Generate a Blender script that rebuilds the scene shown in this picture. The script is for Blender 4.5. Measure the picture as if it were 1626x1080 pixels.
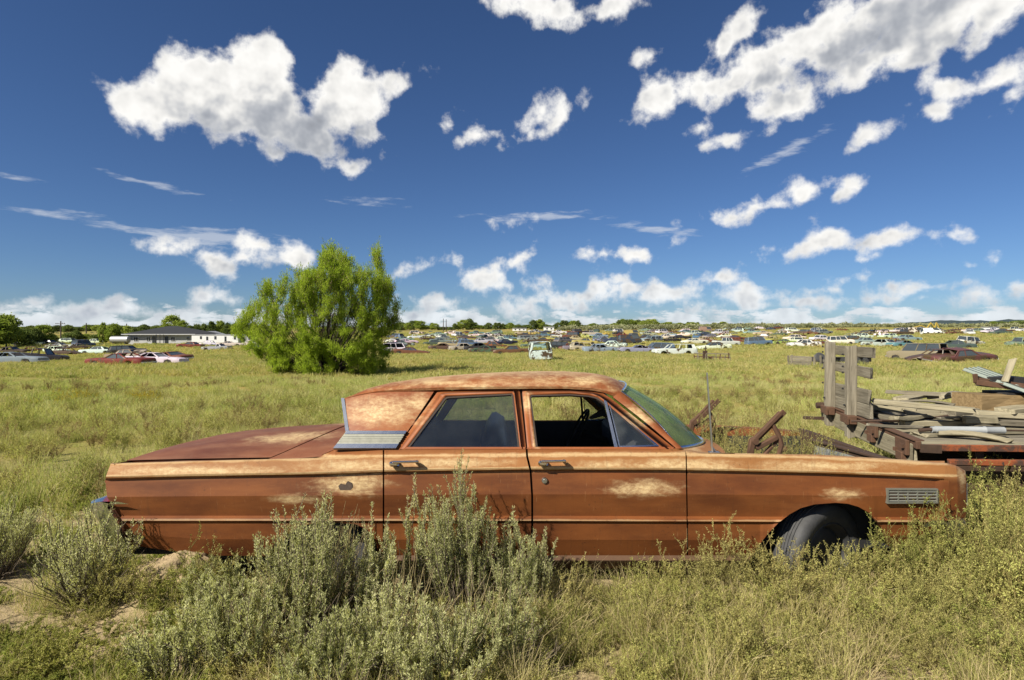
import bpy, bmesh, math, random
import numpy as np
from mathutils import Vector, Matrix, noise as mnoise

# ------------------------------------------------------------------ clearing, camera, world, sun, exposure
for o in list(bpy.data.objects):
    bpy.data.objects.remove(o)
scene = bpy.context.scene
COL = scene.collection
F, HY, CX, CAMZ = 938.0, 520.0, 813.0, 1.65      # focal length in photo pixels, horizon row, centre column, eye height

cam_d = bpy.data.cameras.new('camera')
cam = bpy.data.objects.new('camera', cam_d)
COL.objects.link(cam)
cam_d.sensor_width = 36.0
cam_d.lens = 36.0 * F / 1626.0
cam_d.shift_y = -20.0 / 1626.0
cam_d.clip_start = 0.05
cam_d.clip_end = 30000.0
cam.location = (0, 0, CAMZ)
cam.rotation_euler = (math.radians(90), 0, 0)
scene.camera = cam

scene.view_settings.view_transform = 'Standard'
scene.view_settings.look = 'None'
scene.view_settings.exposure = 0.88
scene.view_settings.gamma = 1.0
scene.view_settings.use_curve_mapping = False
scene.render.engine = 'CYCLES'
scene.cycles.use_denoising = True
scene.cycles.max_bounces = 8
scene.cycles.transparent_max_bounces = 12

SUN_TO = Vector((-0.94, -0.74, 0.98)).normalized()       # from the scene towards the sun: behind the camera, to its left
sun_el = math.asin(SUN_TO.z)
sun_az = math.atan2(SUN_TO.x, SUN_TO.y)                  # clockwise from +Y
sun_d = bpy.data.lights.new('sun', 'SUN')
sun_d.energy = 4.9
sun_d.angle = math.radians(0.53)
sun_d.color = (1.0, 0.93, 0.80)
sun = bpy.data.objects.new('sun', sun_d)
COL.objects.link(sun)
sun.rotation_euler = SUN_TO.to_track_quat('Z', 'Y').to_euler()

world = bpy.data.worlds.new('World')
scene.world = world
world.use_nodes = True


class G:
    """small wrapper that adds shader nodes and links them"""
    def __init__(s, tree):
        s.t = tree
        s.t.nodes.clear()
    def n(s, typ, props=None, **ins):
        nd = s.t.nodes.new(typ)
        for k, v in (props or {}).items():
            setattr(nd, k, v)
        for k, v in ins.items():
            key = int(k[1:]) if k[0] == 'i' and k[1:].isdigit() else k.replace('_', ' ')
            s.put(nd.inputs[key], v)
        return nd
    def put(s, sock, v):
        if isinstance(v, bpy.types.NodeSocket):
            s.t.links.new(v, sock)
        elif isinstance(v, bpy.types.Node):
            s.t.links.new(v.outputs[0], sock)
        else:
            if sock.type == 'RGBA' and len(v) == 3:
                v = (*v, 1.0)
            sock.default_value = v
    def m(s, op, a, b=0.0, c=0.0, clamp=False):
        nd = s.t.nodes.new('ShaderNodeMath')
        nd.operation = op
        nd.use_clamp = clamp
        s.put(nd.inputs[0], a); s.put(nd.inputs[1], b); s.put(nd.inputs[2], c)
        return nd.outputs[0]
    def vm(s, op, a, b=(0, 0, 0), scale=1.0):
        nd = s.t.nodes.new('ShaderNodeVectorMath')
        nd.operation = op
        s.put(nd.inputs[0], a); s.put(nd.inputs[1], b)
        if op == 'SCALE':
            s.put(nd.inputs[3], scale)
        return nd.outputs['Value'] if op in ('LENGTH', 'DOT_PRODUCT', 'DISTANCE') else nd.outputs[0]
    def ss(s, x, a, b, lo=0.0, hi=1.0):
        nd = s.t.nodes.new('ShaderNodeMapRange')
        nd.interpolation_type = 'SMOOTHSTEP'
        s.put(nd.inputs[0], x)
        flip = isinstance(a, (int, float)) and isinstance(b, (int, float)) and a > b
        if flip:
            a, b, lo, hi = b, a, hi, lo
        s.put(nd.inputs[1], a); s.put(nd.inputs[2], b); s.put(nd.inputs[3], lo); s.put(nd.inputs[4], hi)
        return nd.outputs[0]
    def mix(s, f, a, b, bt='MIX'):
        nd = s.t.nodes.new('ShaderNodeMix')
        nd.data_type = 'RGBA'
        nd.blend_type = bt
        s.put(nd.inputs['Factor'], f) if False else s.put(nd.inputs[0], f)
        s.put(nd.inputs[6], a); s.put(nd.inputs[7], b)
        return nd.outputs[2]
    def noise(s, vec, scale, detail=4.0, rough=0.55, dist=0.0, typ='FBM'):
        nd = s.t.nodes.new('ShaderNodeTexNoise')
        if vec is not None:
            s.put(nd.inputs['Vector'], vec)
        nd.inputs['Scale'].default_value = scale
        nd.inputs['Detail'].default_value = detail
        nd.inputs['Roughness'].default_value = rough
        nd.inputs['Distortion'].default_value = dist
        return nd.outputs[0]
    def ramp(s, f, stops):
        nd = s.t.nodes.new('ShaderNodeValToRGB')
        el = nd.color_ramp.elements
        while len(el) > 1:
            el.remove(el[-1])
        for i, (p, c) in enumerate(stops):
            e = el[0] if i == 0 else el.new(p)
            e.position = p
            e.color = (*c, 1.0) if len(c) == 3 else c
        s.put(nd.inputs[0], f)
        return nd.outputs[0]
    def map(s, vec, loc=(0, 0, 0), rot=(0, 0, 0), scale=(1, 1, 1), vt='POINT'):
        nd = s.t.nodes.new('ShaderNodeMapping')
        nd.vector_type = vt
        s.put(nd.inputs[0], vec)
        nd.inputs[1].default_value = loc; nd.inputs[2].default_value = rot; nd.inputs[3].default_value = scale
        return nd.outputs[0]


# --- the sky: Nishita daylight with fair-weather cumulus, a few cirrus streaks and a bank of cloud along the horizon
def build_sky():
    g = G(world.node_tree)
    sky = g.n('ShaderNodeTexSky', dict(sky_type='NISHITA', sun_disc=False, sun_elevation=sun_el, sun_rotation=sun_az % (2 * math.pi),
              altitude=1800.0, air_density=1.0, dust_density=0.7, ozone_density=2.2))
    tint = g.mix(1.0, sky.outputs[0], (0.335, 0.445, 0.605), 'MULTIPLY')
    d = g.n('ShaderNodeNewGeometry').outputs['Incoming']
    d = g.vm('SCALE', d, scale=-1.0)
    sep = g.n('ShaderNodeSeparateXYZ', i0=d)
    x, y, z = sep.outputs
    az = g.m('ARCTAN2', x, y)
    el = g.m('ARCSINE', z)
    p = g.n('ShaderNodeCombineXYZ', i0=az, i1=el, i2=0.0).outputs[0]
    def ae(px, py):
        vx, vz = (px - CX) / F, (HY - py) / F
        return math.atan2(vx, 1.0), math.asin(vz / math.sqrt(vx * vx + 1 + vz * vz))
    # domain warp so no edge stays an ellipse
    w = g.n('ShaderNodeTexNoise', dict(noise_dimensions='3D'), Vector=p, Scale=9.0, Detail=2.0, Roughness=0.5)
    wv = g.vm('SUBTRACT', w.outputs['Color'], (0.5, 0.5, 0.5))
    pw = g.vm('ADD', p, g.vm('SCALE', wv, scale=0.022))
    fb = g.noise(g.vm('ADD', p, g.vm('SCALE', wv, scale=0.016)), 20.0, 8.0, 0.55)
    fl = g.noise(p, 20.0, 3.0, 0.55)
    fl2 = g.noise(g.vm('ADD', p, (-0.011, 0.014, 0.0)), 20.0, 3.0, 0.55)
    def rot_of(vec, deg):
        c_, s_ = math.cos(math.radians(deg)), math.sin(math.radians(deg))
        return g.n('ShaderNodeCombineXYZ', i0=g.vm('DOT_PRODUCT', vec, (c_, s_, 0)), i1=g.vm('DOT_PRODUCT', vec, (-s_, c_, 0)), i2=0.0).outputs[0]
    def field(blobs, vec):
        # clouds are taken in batches of like tilt; each batch waits for the one before, which keeps the shader small
        bat = {}
        for b in blobs:
            rot = b[4] if len(b) > 4 else 0.0
            q = min((-36, -22, -12, 0, 8, 34), key=lambda k: abs(k - rot))
            bat.setdefault(q, []).append(b)
        cur = None
        for q, lst in bat.items():
            base = rot_of(vec, -q) if q else vec
            for i0 in range(0, len(lst), 14):
                bv = base
                if cur is not None:
                    sp_ = g.n('ShaderNodeSeparateXYZ', i0=base).outputs
                    bv = g.n('ShaderNodeCombineXYZ', i0=sp_[0], i1=sp_[1], i2=cur).outputs[0]
                for b in lst[i0:i0 + 14]:
                    a0, e0 = ae(b[0], b[1])
                    c_, s_ = math.cos(math.radians(-q)), math.sin(math.radians(-q))
                    u0, v0 = c_ * a0 + s_ * e0, -s_ * a0 + c_ * e0
                    ca = math.cos(a0)
                    sx, sy = b[3] * F / (b[2] * ca * ca), F / ca
                    nd = g.t.nodes.new('ShaderNodeVectorMath'); nd.operation = 'MULTIPLY_ADD'
                    g.put(nd.inputs[0], bv); nd.inputs[1].default_value = (sx, sy, 0.0); nd.inputs[2].default_value = (-u0 * sx, -v0 * sy, 0.0)
                    ln = g.m('SUBTRACT', g.vm('LENGTH', nd.outputs[0]), float(b[3]))      # distance outside the cloud's edge, in photo pixels
                    cur = ln if cur is None else g.m('SMOOTH_MIN', cur, ln, 7.0)
        return cur
    cumulus = [
        (250, 159.7, 81.4, 44.2, -8), (330, 127.1, 91.1, 50.6, -10), (415, 115, 57.5, 55.2, 0), (395, 176.4, 138.8, 47.8, 8), (545, 164.3, 76.6, 53.4, -18), (605, 124.3, 49.9, 20.2, -8), (470, 201.5, 110.2, 31.3, 6), (395, 222.9, 47.9, 14.7, 10), (572, 204.3, 34.5, 22.1, 0),
        (562, 262, 30, 12, 0),
        (710, 195, 16, 16, 40), (757, 213, 34, 13, -15), (836, 198, 24, 15, -34), (862, 176, 20, 17, -20), (846, 212, 14, 10, 0), (890, 182, 18, 15, -20), (795, 203, 14, 7, -12), (932, 160, 15, 16, 10), (815, 215, 22, 8, -15),
        (850, 8, 92, 26, 10), (985, 5, 42, 20, -8),
        (1045, 150, 38, 34, 10), (1105, 140, 90, 26, -16), (1200, 105, 100, 30, -24), (1290, 60, 120, 34, -24), (1420, 15, 190, 36, -14), (1570, 5, 90, 36, -10), (1235, 112, 90, 26, -22), (1340, 72, 130, 34, -22), (1470, 38, 130, 40, -22), (1205, 170, 32, 22, -10), (1275, 150, 70, 24, -20), (1370, 105, 85, 28, -24), (1480, 60, 120, 36, -24), (1580, 30, 80, 36, -20),
        (1150, 70, 40, 18, -40), (1180, 35, 40, 22, -30), (1460, 135, 42, 18, -35), (1500, 140, 40, 20, 30), (1570, 130, 60, 16, -14), (1615, 150, 32, 16, -10), (1520, 165, 40, 8, -5),
        (1112, 205, 24, 9, -20), (1165, 220, 34, 11, -16), (1375, 216, 34, 10, -14), (1030, 88, 16, 9, -30), 
        (1230, 325, 85, 15, -8), (1275, 308, 50, 20, -10), (1335, 303, 30, 12, -30),
        (1275, 400, 62, 14, -8), (1318, 382, 36, 18, -22), (1405, 377, 34, 11, -12), (1520, 368, 28, 13, -8), (1376, 414, 24, 8, -12), (1145, 443, 24, 10, 0), (1350, 443, 48, 16, -8), (1545, 422, 34, 8, -10), (1582, 408, 13, 8, -10), (1480, 455, 70, 16, -6), (1190, 470, 70, 18, 0), (1330, 462, 80, 10, 0),
        (960, 405, 32, 11, 0), (1010, 404, 38, 8, -12), (806, 352, 20, 6, 0), (680, 421, 40, 9, -6), (770, 440, 48, 18, -6), (822, 415, 24, 12, -30), (790, 452, 52, 9, 0), (930, 470, 80, 18, -8), (1060, 465, 70, 20, -6), (975, 450, 30, 16, -20), (850, 478, 60, 14, 0), (690, 480, 60, 12, 0),
        (660, 500, 55, 12, 0), (740, 494, 50, 14, 0), (830, 488, 50, 15, 0), (905, 478, 50, 17, 0), (978, 462, 44, 20, -12), (1062, 468, 50, 20, 0), (1130, 484, 50, 13, 0), (1210, 482, 50, 13, 0), (1290, 480, 60, 11, 0), (1385, 474, 50, 10, 0), (1470, 474, 50, 11, 0), (1560, 466, 50, 12, 0), (1620, 455, 36, 14, 0), (45, 494, 40, 11, 0), (250, 497, 50, 9, 0), (330, 494, 46, 9, 0),
        (275, 395, 32, 12, 0), (380, 408, 70, 22, -6), (395, 390, 34, 20, 0), (468, 405, 28, 26, -25), (330, 468, 38, 13, 0), (370, 478, 45, 8, 0), (110, 490, 70, 18, -4), (200, 488, 60, 12, 0), (10, 487, 30, 8, 0), 
    ]
    r = field(cumulus, pw)
    rn = g.m('ADD', r, g.m('MULTIPLY', g.m('SUBTRACT', fb, 0.5), 92.0))
    a_c = g.ss(rn, 4.0, -17.0)
    # cumulus elsewhere in the sky, out of this picture: same kind of cloud, scattered
    ring = g.m('ABSOLUTE', az)
    outside = g.ss(ring, 0.74, 0.88)
    far_n = g.noise(g.map(p, scale=(1.0, 1.9, 1.0)), 3.1, 4.0, 0.62)
    a_far = g.ss(g.m('SUBTRACT', far_n, g.m('MULTIPLY', g.m('SUBTRACT', 1.0, outside), 0.35)), 0.55, 0.64)
    high = g.ss(el, 0.55, 0.70)
    a_far = g.m('MAXIMUM', a_far, g.ss(g.m('SUBTRACT', far_n, g.m('MULTIPLY', g.m('SUBTRACT', 1.0, high), 0.35)), 0.55, 0.64))
    # bank of cloud along the horizon
    bn = g.noise(g.map(p, scale=(1.0, 2.6, 1.0)), 12.0, 6.0, 0.60)
    lim = g.ss(el, 0.0, 0.075, 0.40, 0.78)
    a_b = g.ss(g.m('SUBTRACT', bn, lim), -0.01, 0.09)
    a_b = g.m('MULTIPLY', a_b, 0.88)
    alpha = g.m('MAXIMUM', g.m('MAXIMUM', a_c, a_b), a_far)
    # cirrus streaks
    streaks = [(250, 372, 120, 7, 6), (85, 338, 55, 5, 3), (240, 292, 62, 4, 6), (590, 320, 48, 5, 2), (860, 344, 85, 6, 2), (1040, 364, 58, 6, 8), (330, 376, 70, 12, 3), (25, 283, 30, 4, 2), (1250, 240, 60, 8, -20), (400, 372, 40, 4, 0)]
    rs = field(streaks, p)
    sn = g.noise(g.map(p, scale=(1.0, 5.0, 1.0)), 22.0, 4.0, 0.6)
    a_s = g.m('MULTIPLY', g.ss(g.m('ADD', rs, g.m('MULTIPLY', g.m('SUBTRACT', sn, 0.5), 26.0)), 2.0, -7.0), 0.55)
    # body shade of the clouds: thick middles are greyer, billows turn towards or away from the sun
    billow = g.m('MULTIPLY', g.m('SUBTRACT', fl, fl2), 0.62)
    grey = field([(470, 205, 150, 46, 6), (330, 190, 70, 30, 10), (560, 200, 40, 26, 0), (1420, 38, 220, 40, -22), (1500, 75, 90, 26, -22), (1310, 90, 110, 22, -22), (1260, 337, 66, 9, -10), (1292, 406, 46, 7, -10), (390, 420, 60, 8, 0), (1220, 120, 60, 12, -22)], pw)
    gr = g.ss(g.m('ADD', grey, g.m('MULTIPLY', g.m('SUBTRACT', fl, 0.5), 45.0)), 14.0, -26.0)
    low = g.ss(el, 0.115, 0.0)
    rim = g.ss(rn, -26.0, -4.0)
    lum = g.m('ADD', g.m('SUBTRACT', 0.97, g.m('MULTIPLY', gr, 0.30)), g.m('ADD', billow, g.m('MULTIPLY', rim, 0.10)))
    lum = g.m('SUBTRACT', lum, g.m('MULTIPLY', low, 0.16))
    lum = g.m('MINIMUM', g.m('MAXIMUM', lum, 0.42), 1.04)
    ccol = g.mix(g.ss(lum, 0.55, 0.95), (0.66, 0.70, 0.78), (1.0, 0.985, 0.95))
    ccol = g.vm('SCALE', ccol, scale=g.m('MULTIPLY', lum, 7.4))
    ccol = g.mix(low, ccol, g.vm('MULTIPLY', ccol, (0.86, 0.92, 1.0)))
    out = g.mix(a_s, tint, (5.2, 5.5, 6.0))
    out = g.mix(alpha, out, ccol)
    bg = g.n('ShaderNodeBackground', Color=out, Strength=0.072)
    g.n('ShaderNodeOutputWorld', Surface=bg)

build_sky()

# ------------------------------------------------------------------ helpers
RNG = np.random.default_rng(7)
random.seed(11)

def W(px, py, Y):
    """the point at depth Y that the photograph shows at (px, py)"""
    return Vector(((px - CX) * Y / F, Y, CAMZ - (py - HY) * Y / F))

_TK = np.array([-60, 0, 6, 13, 29, 45, 61, 83, 109, 141, 192, 256, 352, 448, 960, 6000], float)
_TZ = np.array([0, 0, 0, -0.38, -1.0, -1.35, -1.72, -2.08, -2.15, -1.75, -0.75, 0.15, 0.75, 1.0, 1.2, 1.2], float)
def ground(x, y):
    """height of the terrain"""
    x = np.asarray(x, float); y = np.asarray(y, float)
    base = np.interp(y, _TK, _TZ)
    wgt = np.clip((y - 26) / 51, 0, 1) * np.clip((576 - y) / 320, 0, 1)
    lat = 0.009 * np.clip(x, -160, 160) * wgt
    und = 0.035 * np.sin(x * 0.9 + 1.3 * np.sin(y * 0.5)) * np.clip((y - 5.5) / 5, 0, 1) + 0.10 * np.sin(x * 0.11 + 2) * np.sin(y * 0.14) * np.clip((y - 10) / 26, 0, 1)
    mound = 0.13 * np.exp(-(((x + 1.98) / 0.22) ** 2 + ((y - 3.55) / 0.16) ** 2)) + 0.05 * np.exp(-(((x + 2.35) / 0.3) ** 2 + ((y - 3.45) / 0.2) ** 2))
    fore = 0.02 * np.sin(x * 5.1 + y * 2.2) * np.sin(y * 6.3 - x) * np.clip((5 - y) / 1.5, 0, 1)
    return base + lat + und + mound + fore
def gz(x, y):
    return float(ground(x, y))
def on_ground(px, py):
    """the terrain point the photograph shows at (px, py)"""
    prev = None
    Y = 2.0
    while Y < 2000:
        q = W(px, py, Y)
        if q.z <= gz(q.x, Y):
            lo, hi = Y / 1.02, Y
            for _ in range(20):
                mid = (lo + hi) / 2
                q = W(px, py, mid)
                if q.z <= gz(q.x, mid): hi = mid
                else: lo = mid
            q = W(px, py, hi)
            q.z = gz(q.x, q.y)
            return q
        Y *= 1.02
    q = W(px, py, 900.0); q.z = gz(q.x, q.y)
    return q


class M:
    """collects geometry for one mesh object"""
    def __init__(s):
        s.v, s.f, s.mi, s.cur = [], [], [], 0
    def add(s, vs, fs, mi=None):
        b = len(s.v)
        s.v.extend([tuple(q) for q in vs])
        for q in fs:
            s.f.append(tuple(b + i for i in q)); s.mi.append(s.cur if mi is None else mi)
        return b
    def box(s, c, size, rot=None, bev=0.0, mi=None):
        hx, hy, hz = size[0] / 2, size[1] / 2, size[2] / 2
        c = Vector(c)
        R = rot if rot is not None else Matrix.Identity(3)
        if bev <= 0:
            P = [(-hx, -hy, -hz), (hx, -hy, -hz), (hx, hy, -hz), (-hx, hy, -hz), (-hx, -hy, hz), (hx, -hy, hz), (hx, hy, hz), (-hx, hy, hz)]
            s.add([c + R @ Vector(p) for p in P], [(0, 3, 2, 1), (4, 5, 6, 7), (0, 1, 5, 4), (1, 2, 6, 5), (2, 3, 7, 6), (3, 0, 4, 7)], mi)
        else:
            b = min(bev, hx * .9, hy * .9, hz * .9)
            vs, idx = [], {}
            for sx in (-1, 1):
                for sy in (-1, 1):
                    for sz in (-1, 1):
                        for ax in range(3):
                            q = [sx * (hx - b), sy * (hy - b), sz * (hz - b)]
                            q[ax] = (sx, sy, sz)[ax] * (hx, hy, hz)[ax]
                            idx[(sx, sy, sz, ax)] = len(vs)
                            vs.append(c + R @ Vector(q))
            fs = []
            o4 = [(-1, -1), (1, -1), (1, 1), (-1, 1)]
            for ax in range(3):
                for sg in (-1, 1):
                    fc = []
                    for a, bb in o4:
                        k = [0, 0, 0]; k[ax] = sg; k[(ax + 1) % 3] = a; k[(ax + 2) % 3] = bb
                        fc.append(idx[(*k, ax)])
                    fs.append(fc if sg > 0 else fc[::-1])
            for ax in range(3):
                u, w = (ax + 1) % 3, (ax + 2) % 3
                for su in (-1, 1):
                    for sw in (-1, 1):
                        k0 = [0, 0, 0]; k0[ax] = -1; k0[u] = su; k0[w] = sw
                        k1 = list(k0); k1[ax] = 1
                        fs.append([idx[(*k0, u)], idx[(*k1, u)], idx[(*k1, w)], idx[(*k0, w)]])
            for sx in (-1, 1):
                for sy in (-1, 1):
                    for sz in (-1, 1):
                        fs.append([idx[(sx, sy, sz, 0)], idx[(sx, sy, sz, 1)], idx[(sx, sy, sz, 2)]])
            s.add(vs, fs, mi)
        return s
    def beam(s, a, b, w, h, up=(0, 0, 1), bev=0.0, mi=None):
        a, b = Vector(a), Vector(b)
        d = b - a
        L = d.length
        d.normalize()
        up = Vector(up)
        side = d.cross(up)
        if side.length < 1e-4:
            side = d.cross(Vector((1, 0, 0)))
        side.normalize()
        u = side.cross(d)
        R = Matrix((d, side, u)).transposed()
        return s.box((a + b) / 2, (L, w, h), R, bev, mi)
    def tube(s, pts, rad, n=6, cap=True, mi=None):
        pts = [Vector(p) for p in pts]
        rs = rad if isinstance(rad, (list, tuple)) else [rad] * len(pts)
        vs, fs = [], []
        ref = None
        for i, p in enumerate(pts):
            t = (pts[min(i + 1, len(pts) - 1)] - pts[max(i - 1, 0)])
            if t.length < 1e-9: t = Vector((0, 0, 1))
            t.normalize()
            if ref is None:
                ref = t.orthogonal().normalized()
            ref = (ref - t * ref.dot(t))
            ref = ref.normalized() if ref.length > 1e-6 else t.orthogonal().normalized()
            bi = t.cross(ref)
            for k in range(n):
                a = 2 * math.pi * k / n
                vs.append(p + (ref * math.cos(a) + bi * math.sin(a)) * rs[i])
        for i in range(len(pts) - 1):
            for k in range(n):
                k2 = (k + 1) % n
                fs.append((i * n + k, i * n + k2, (i + 1) * n + k2, (i + 1) * n + k))
        if cap:
            fs.append(tuple(range(n - 1, -1, -1)))
            fs.append(tuple((len(pts) - 1) * n + k for k in range(n)))
        s.add(vs, fs, mi)
        return s
    def grid(s, rows, mi=None, flip=False):
        R, Cn = len(rows), len(rows[0])
        vs = [q for r in rows for q in r]
        fs = []
        for i in range(R - 1):
            for j in range(Cn - 1):
                q = (i * Cn + j, i * Cn + j + 1, (i + 1) * Cn + j + 1, (i + 1) * Cn + j)
                fs.append(q[::-1] if flip else q)
        s.add(vs, fs, mi)
        return s
    def slab(s, poly, off, mi=None):
        """polygon of 3-D points made thick by the vector off"""
        off = Vector(off)
        n = len(poly)
        vs = [Vector(p) for p in poly] + [Vector(p) + off for p in poly]
        fs = [tuple(range(n)), tuple(range(2 * n - 1, n - 1, -1))]
        fs += [(i, i + n, (i + 1) % n + n, (i + 1) % n) for i in range(n)]
        s.add(vs, fs, mi)
        return s
    def lathe(s, prof, n=24, M4=None, mi=None):
        """profile of (radius, height) turned about local z, placed by the matrix M4"""
        M4 = M4 or Matrix.Identity(4)
        rows = []
        for r, h in prof:
            rows.append([M4 @ Vector((r * math.cos(2 * math.pi * k / n), r * math.sin(2 * math.pi * k / n), h)) for k in range(n)])
        vs = [q for r in rows for q in r]
        fs = []
        for i in range(len(prof) - 1):
            for k in range(n):
                k2 = (k + 1) % n
                fs.append((i * n + k, i * n + k2, (i + 1) * n + k2, (i + 1) * n + k))
        s.add(vs, fs, mi)
        return s
    def mesh(s, name, mats, smooth=None, merge=0.0):
        me = bpy.data.meshes.new(name)
        me.from_pydata(s.v, [], s.f)
        for m in (mats if isinstance(mats, (list, tuple)) else [mats]):
            me.materials.append(m)
        me.polygons.foreach_set('material_index', s.mi)
        if merge > 0 or smooth is not None:
            bm = bmesh.new(); bm.from_mesh(me)
            if merge > 0:
                bmesh.ops.remove_doubles(bm, verts=bm.verts, dist=merge)
            if smooth is not None:
                bmesh.ops.recalc_face_normals(bm, faces=bm.faces)
                lim = math.radians(smooth)
                for f in bm.faces: f.smooth = True
                for e in bm.edges:
                    e.smooth = not (len(e.link_faces) == 2 and e.calc_face_angle(0.0) > lim)
            bm.to_mesh(me); bm.free()
        me.update()
        return me

WLOC = {}
def empty(name, loc, label=None, cat=None, group=None, rz=0.0, kind=None):
    o = bpy.data.objects.new(name, None)
    COL.objects.link(o)
    o.location = loc
    o.rotation_euler = (0, 0, rz)
    o.empty_display_size = 0.2
    WLOC[o.name] = Vector(loc)
    return tag(o, label, cat, group, kind)
def tag(o, label=None, cat=None, group=None, kind=None):
    if label: o['label'] = label
    if cat: o['category'] = cat
    if group: o['group'] = group
    if kind: o['kind'] = kind
    return o
def put(name, m, mats, parent=None, smooth=None, merge=0.0, world=True, loc=None):
    """link the collected mesh as one object; world=True: its points are world points and the parent stands unrotated"""
    if world and parent is not None:
        off = WLOC[parent.name]
        m.v = [(a - off.x, b - off.y, c - off.z) for a, b, c in m.v]
    if loc is not None:
        m.v = [(a - loc[0], b - loc[1], c - loc[2]) for a, b, c in m.v]
    me = m if isinstance(m, bpy.types.Mesh) else m.mesh(name, mats, smooth, merge)
    o = bpy.data.objects.new(name, me)
    COL.objects.link(o)
    if parent is not None:
        o.parent = parent
        WLOC[o.name] = WLOC[parent.name].copy() if world else Vector((0, 0, 0))
    elif loc is not None:
        o.location = loc
        WLOC[o.name] = Vector(loc)
    else:
        WLOC[o.name] = Vector((0, 0, 0))
    return o
def link_mesh(name, me, parent=None, loc=(0, 0, 0)):
    o = bpy.data.objects.new(name, me)
    COL.objects.link(o)
    o.location = loc
    if parent is not None: o.parent = parent
    return o
KIDS = {}
def copy_tree(o, parent=None):
    c = o.copy()
    COL.objects.link(c)
    c.parent = parent
    for ch in list(o.children):
        copy_tree(ch, c)
    return c

# ------------------------------------------------------------------ materials
def mat(name):
    m = bpy.data.materials.new(name)
    m.use_nodes = True
    return m, G(m.node_tree)
def finish(g, col, rough=0.6, metal=0.0, bump=None, bs=0.3, bd=0.01, spec=0.5, **kw):
    b = g.n('ShaderNodeBsdfPrincipled')
    g.put(b.inputs['Base Color'], col)
    g.put(b.inputs['Roughness'], rough)
    g.put(b.inputs['Metallic'], metal)
    g.put(b.inputs['Specular IOR Level'], spec)
    for k, v in kw.items():
        g.put(b.inputs[k.replace('_', ' ')], v)
    if bump is not None:
        bn = g.n('ShaderNodeBump', Height=bump, Strength=bs, Distance=bd)
        g.put(b.inputs['Normal'], bn.outputs[0])
    g.n('ShaderNodeOutputMaterial', Surface=b)
def simple(name, col, rough=0.6, metal=0.0, var=0.25, sc=8.0, bs=0.2):
    m, g = mat(name)
    P = g.n('ShaderNodeNewGeometry').outputs['Position']
    n = g.noise(P, sc, 5.0)
    c = g.mix(n, tuple(v * (1 - var) for v in col), tuple(min(1, v * (1 + var)) for v in col))
    finish(g, c, rough, metal, n, bs)
    return m
def srgb(r, g, b):
    f = lambda c: (c / 12.92 if c <= 0.04045 else ((c + 0.055) / 1.055) ** 2.4)
    return tuple(f(v / 255.0) for v in (r, g, b))

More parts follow.
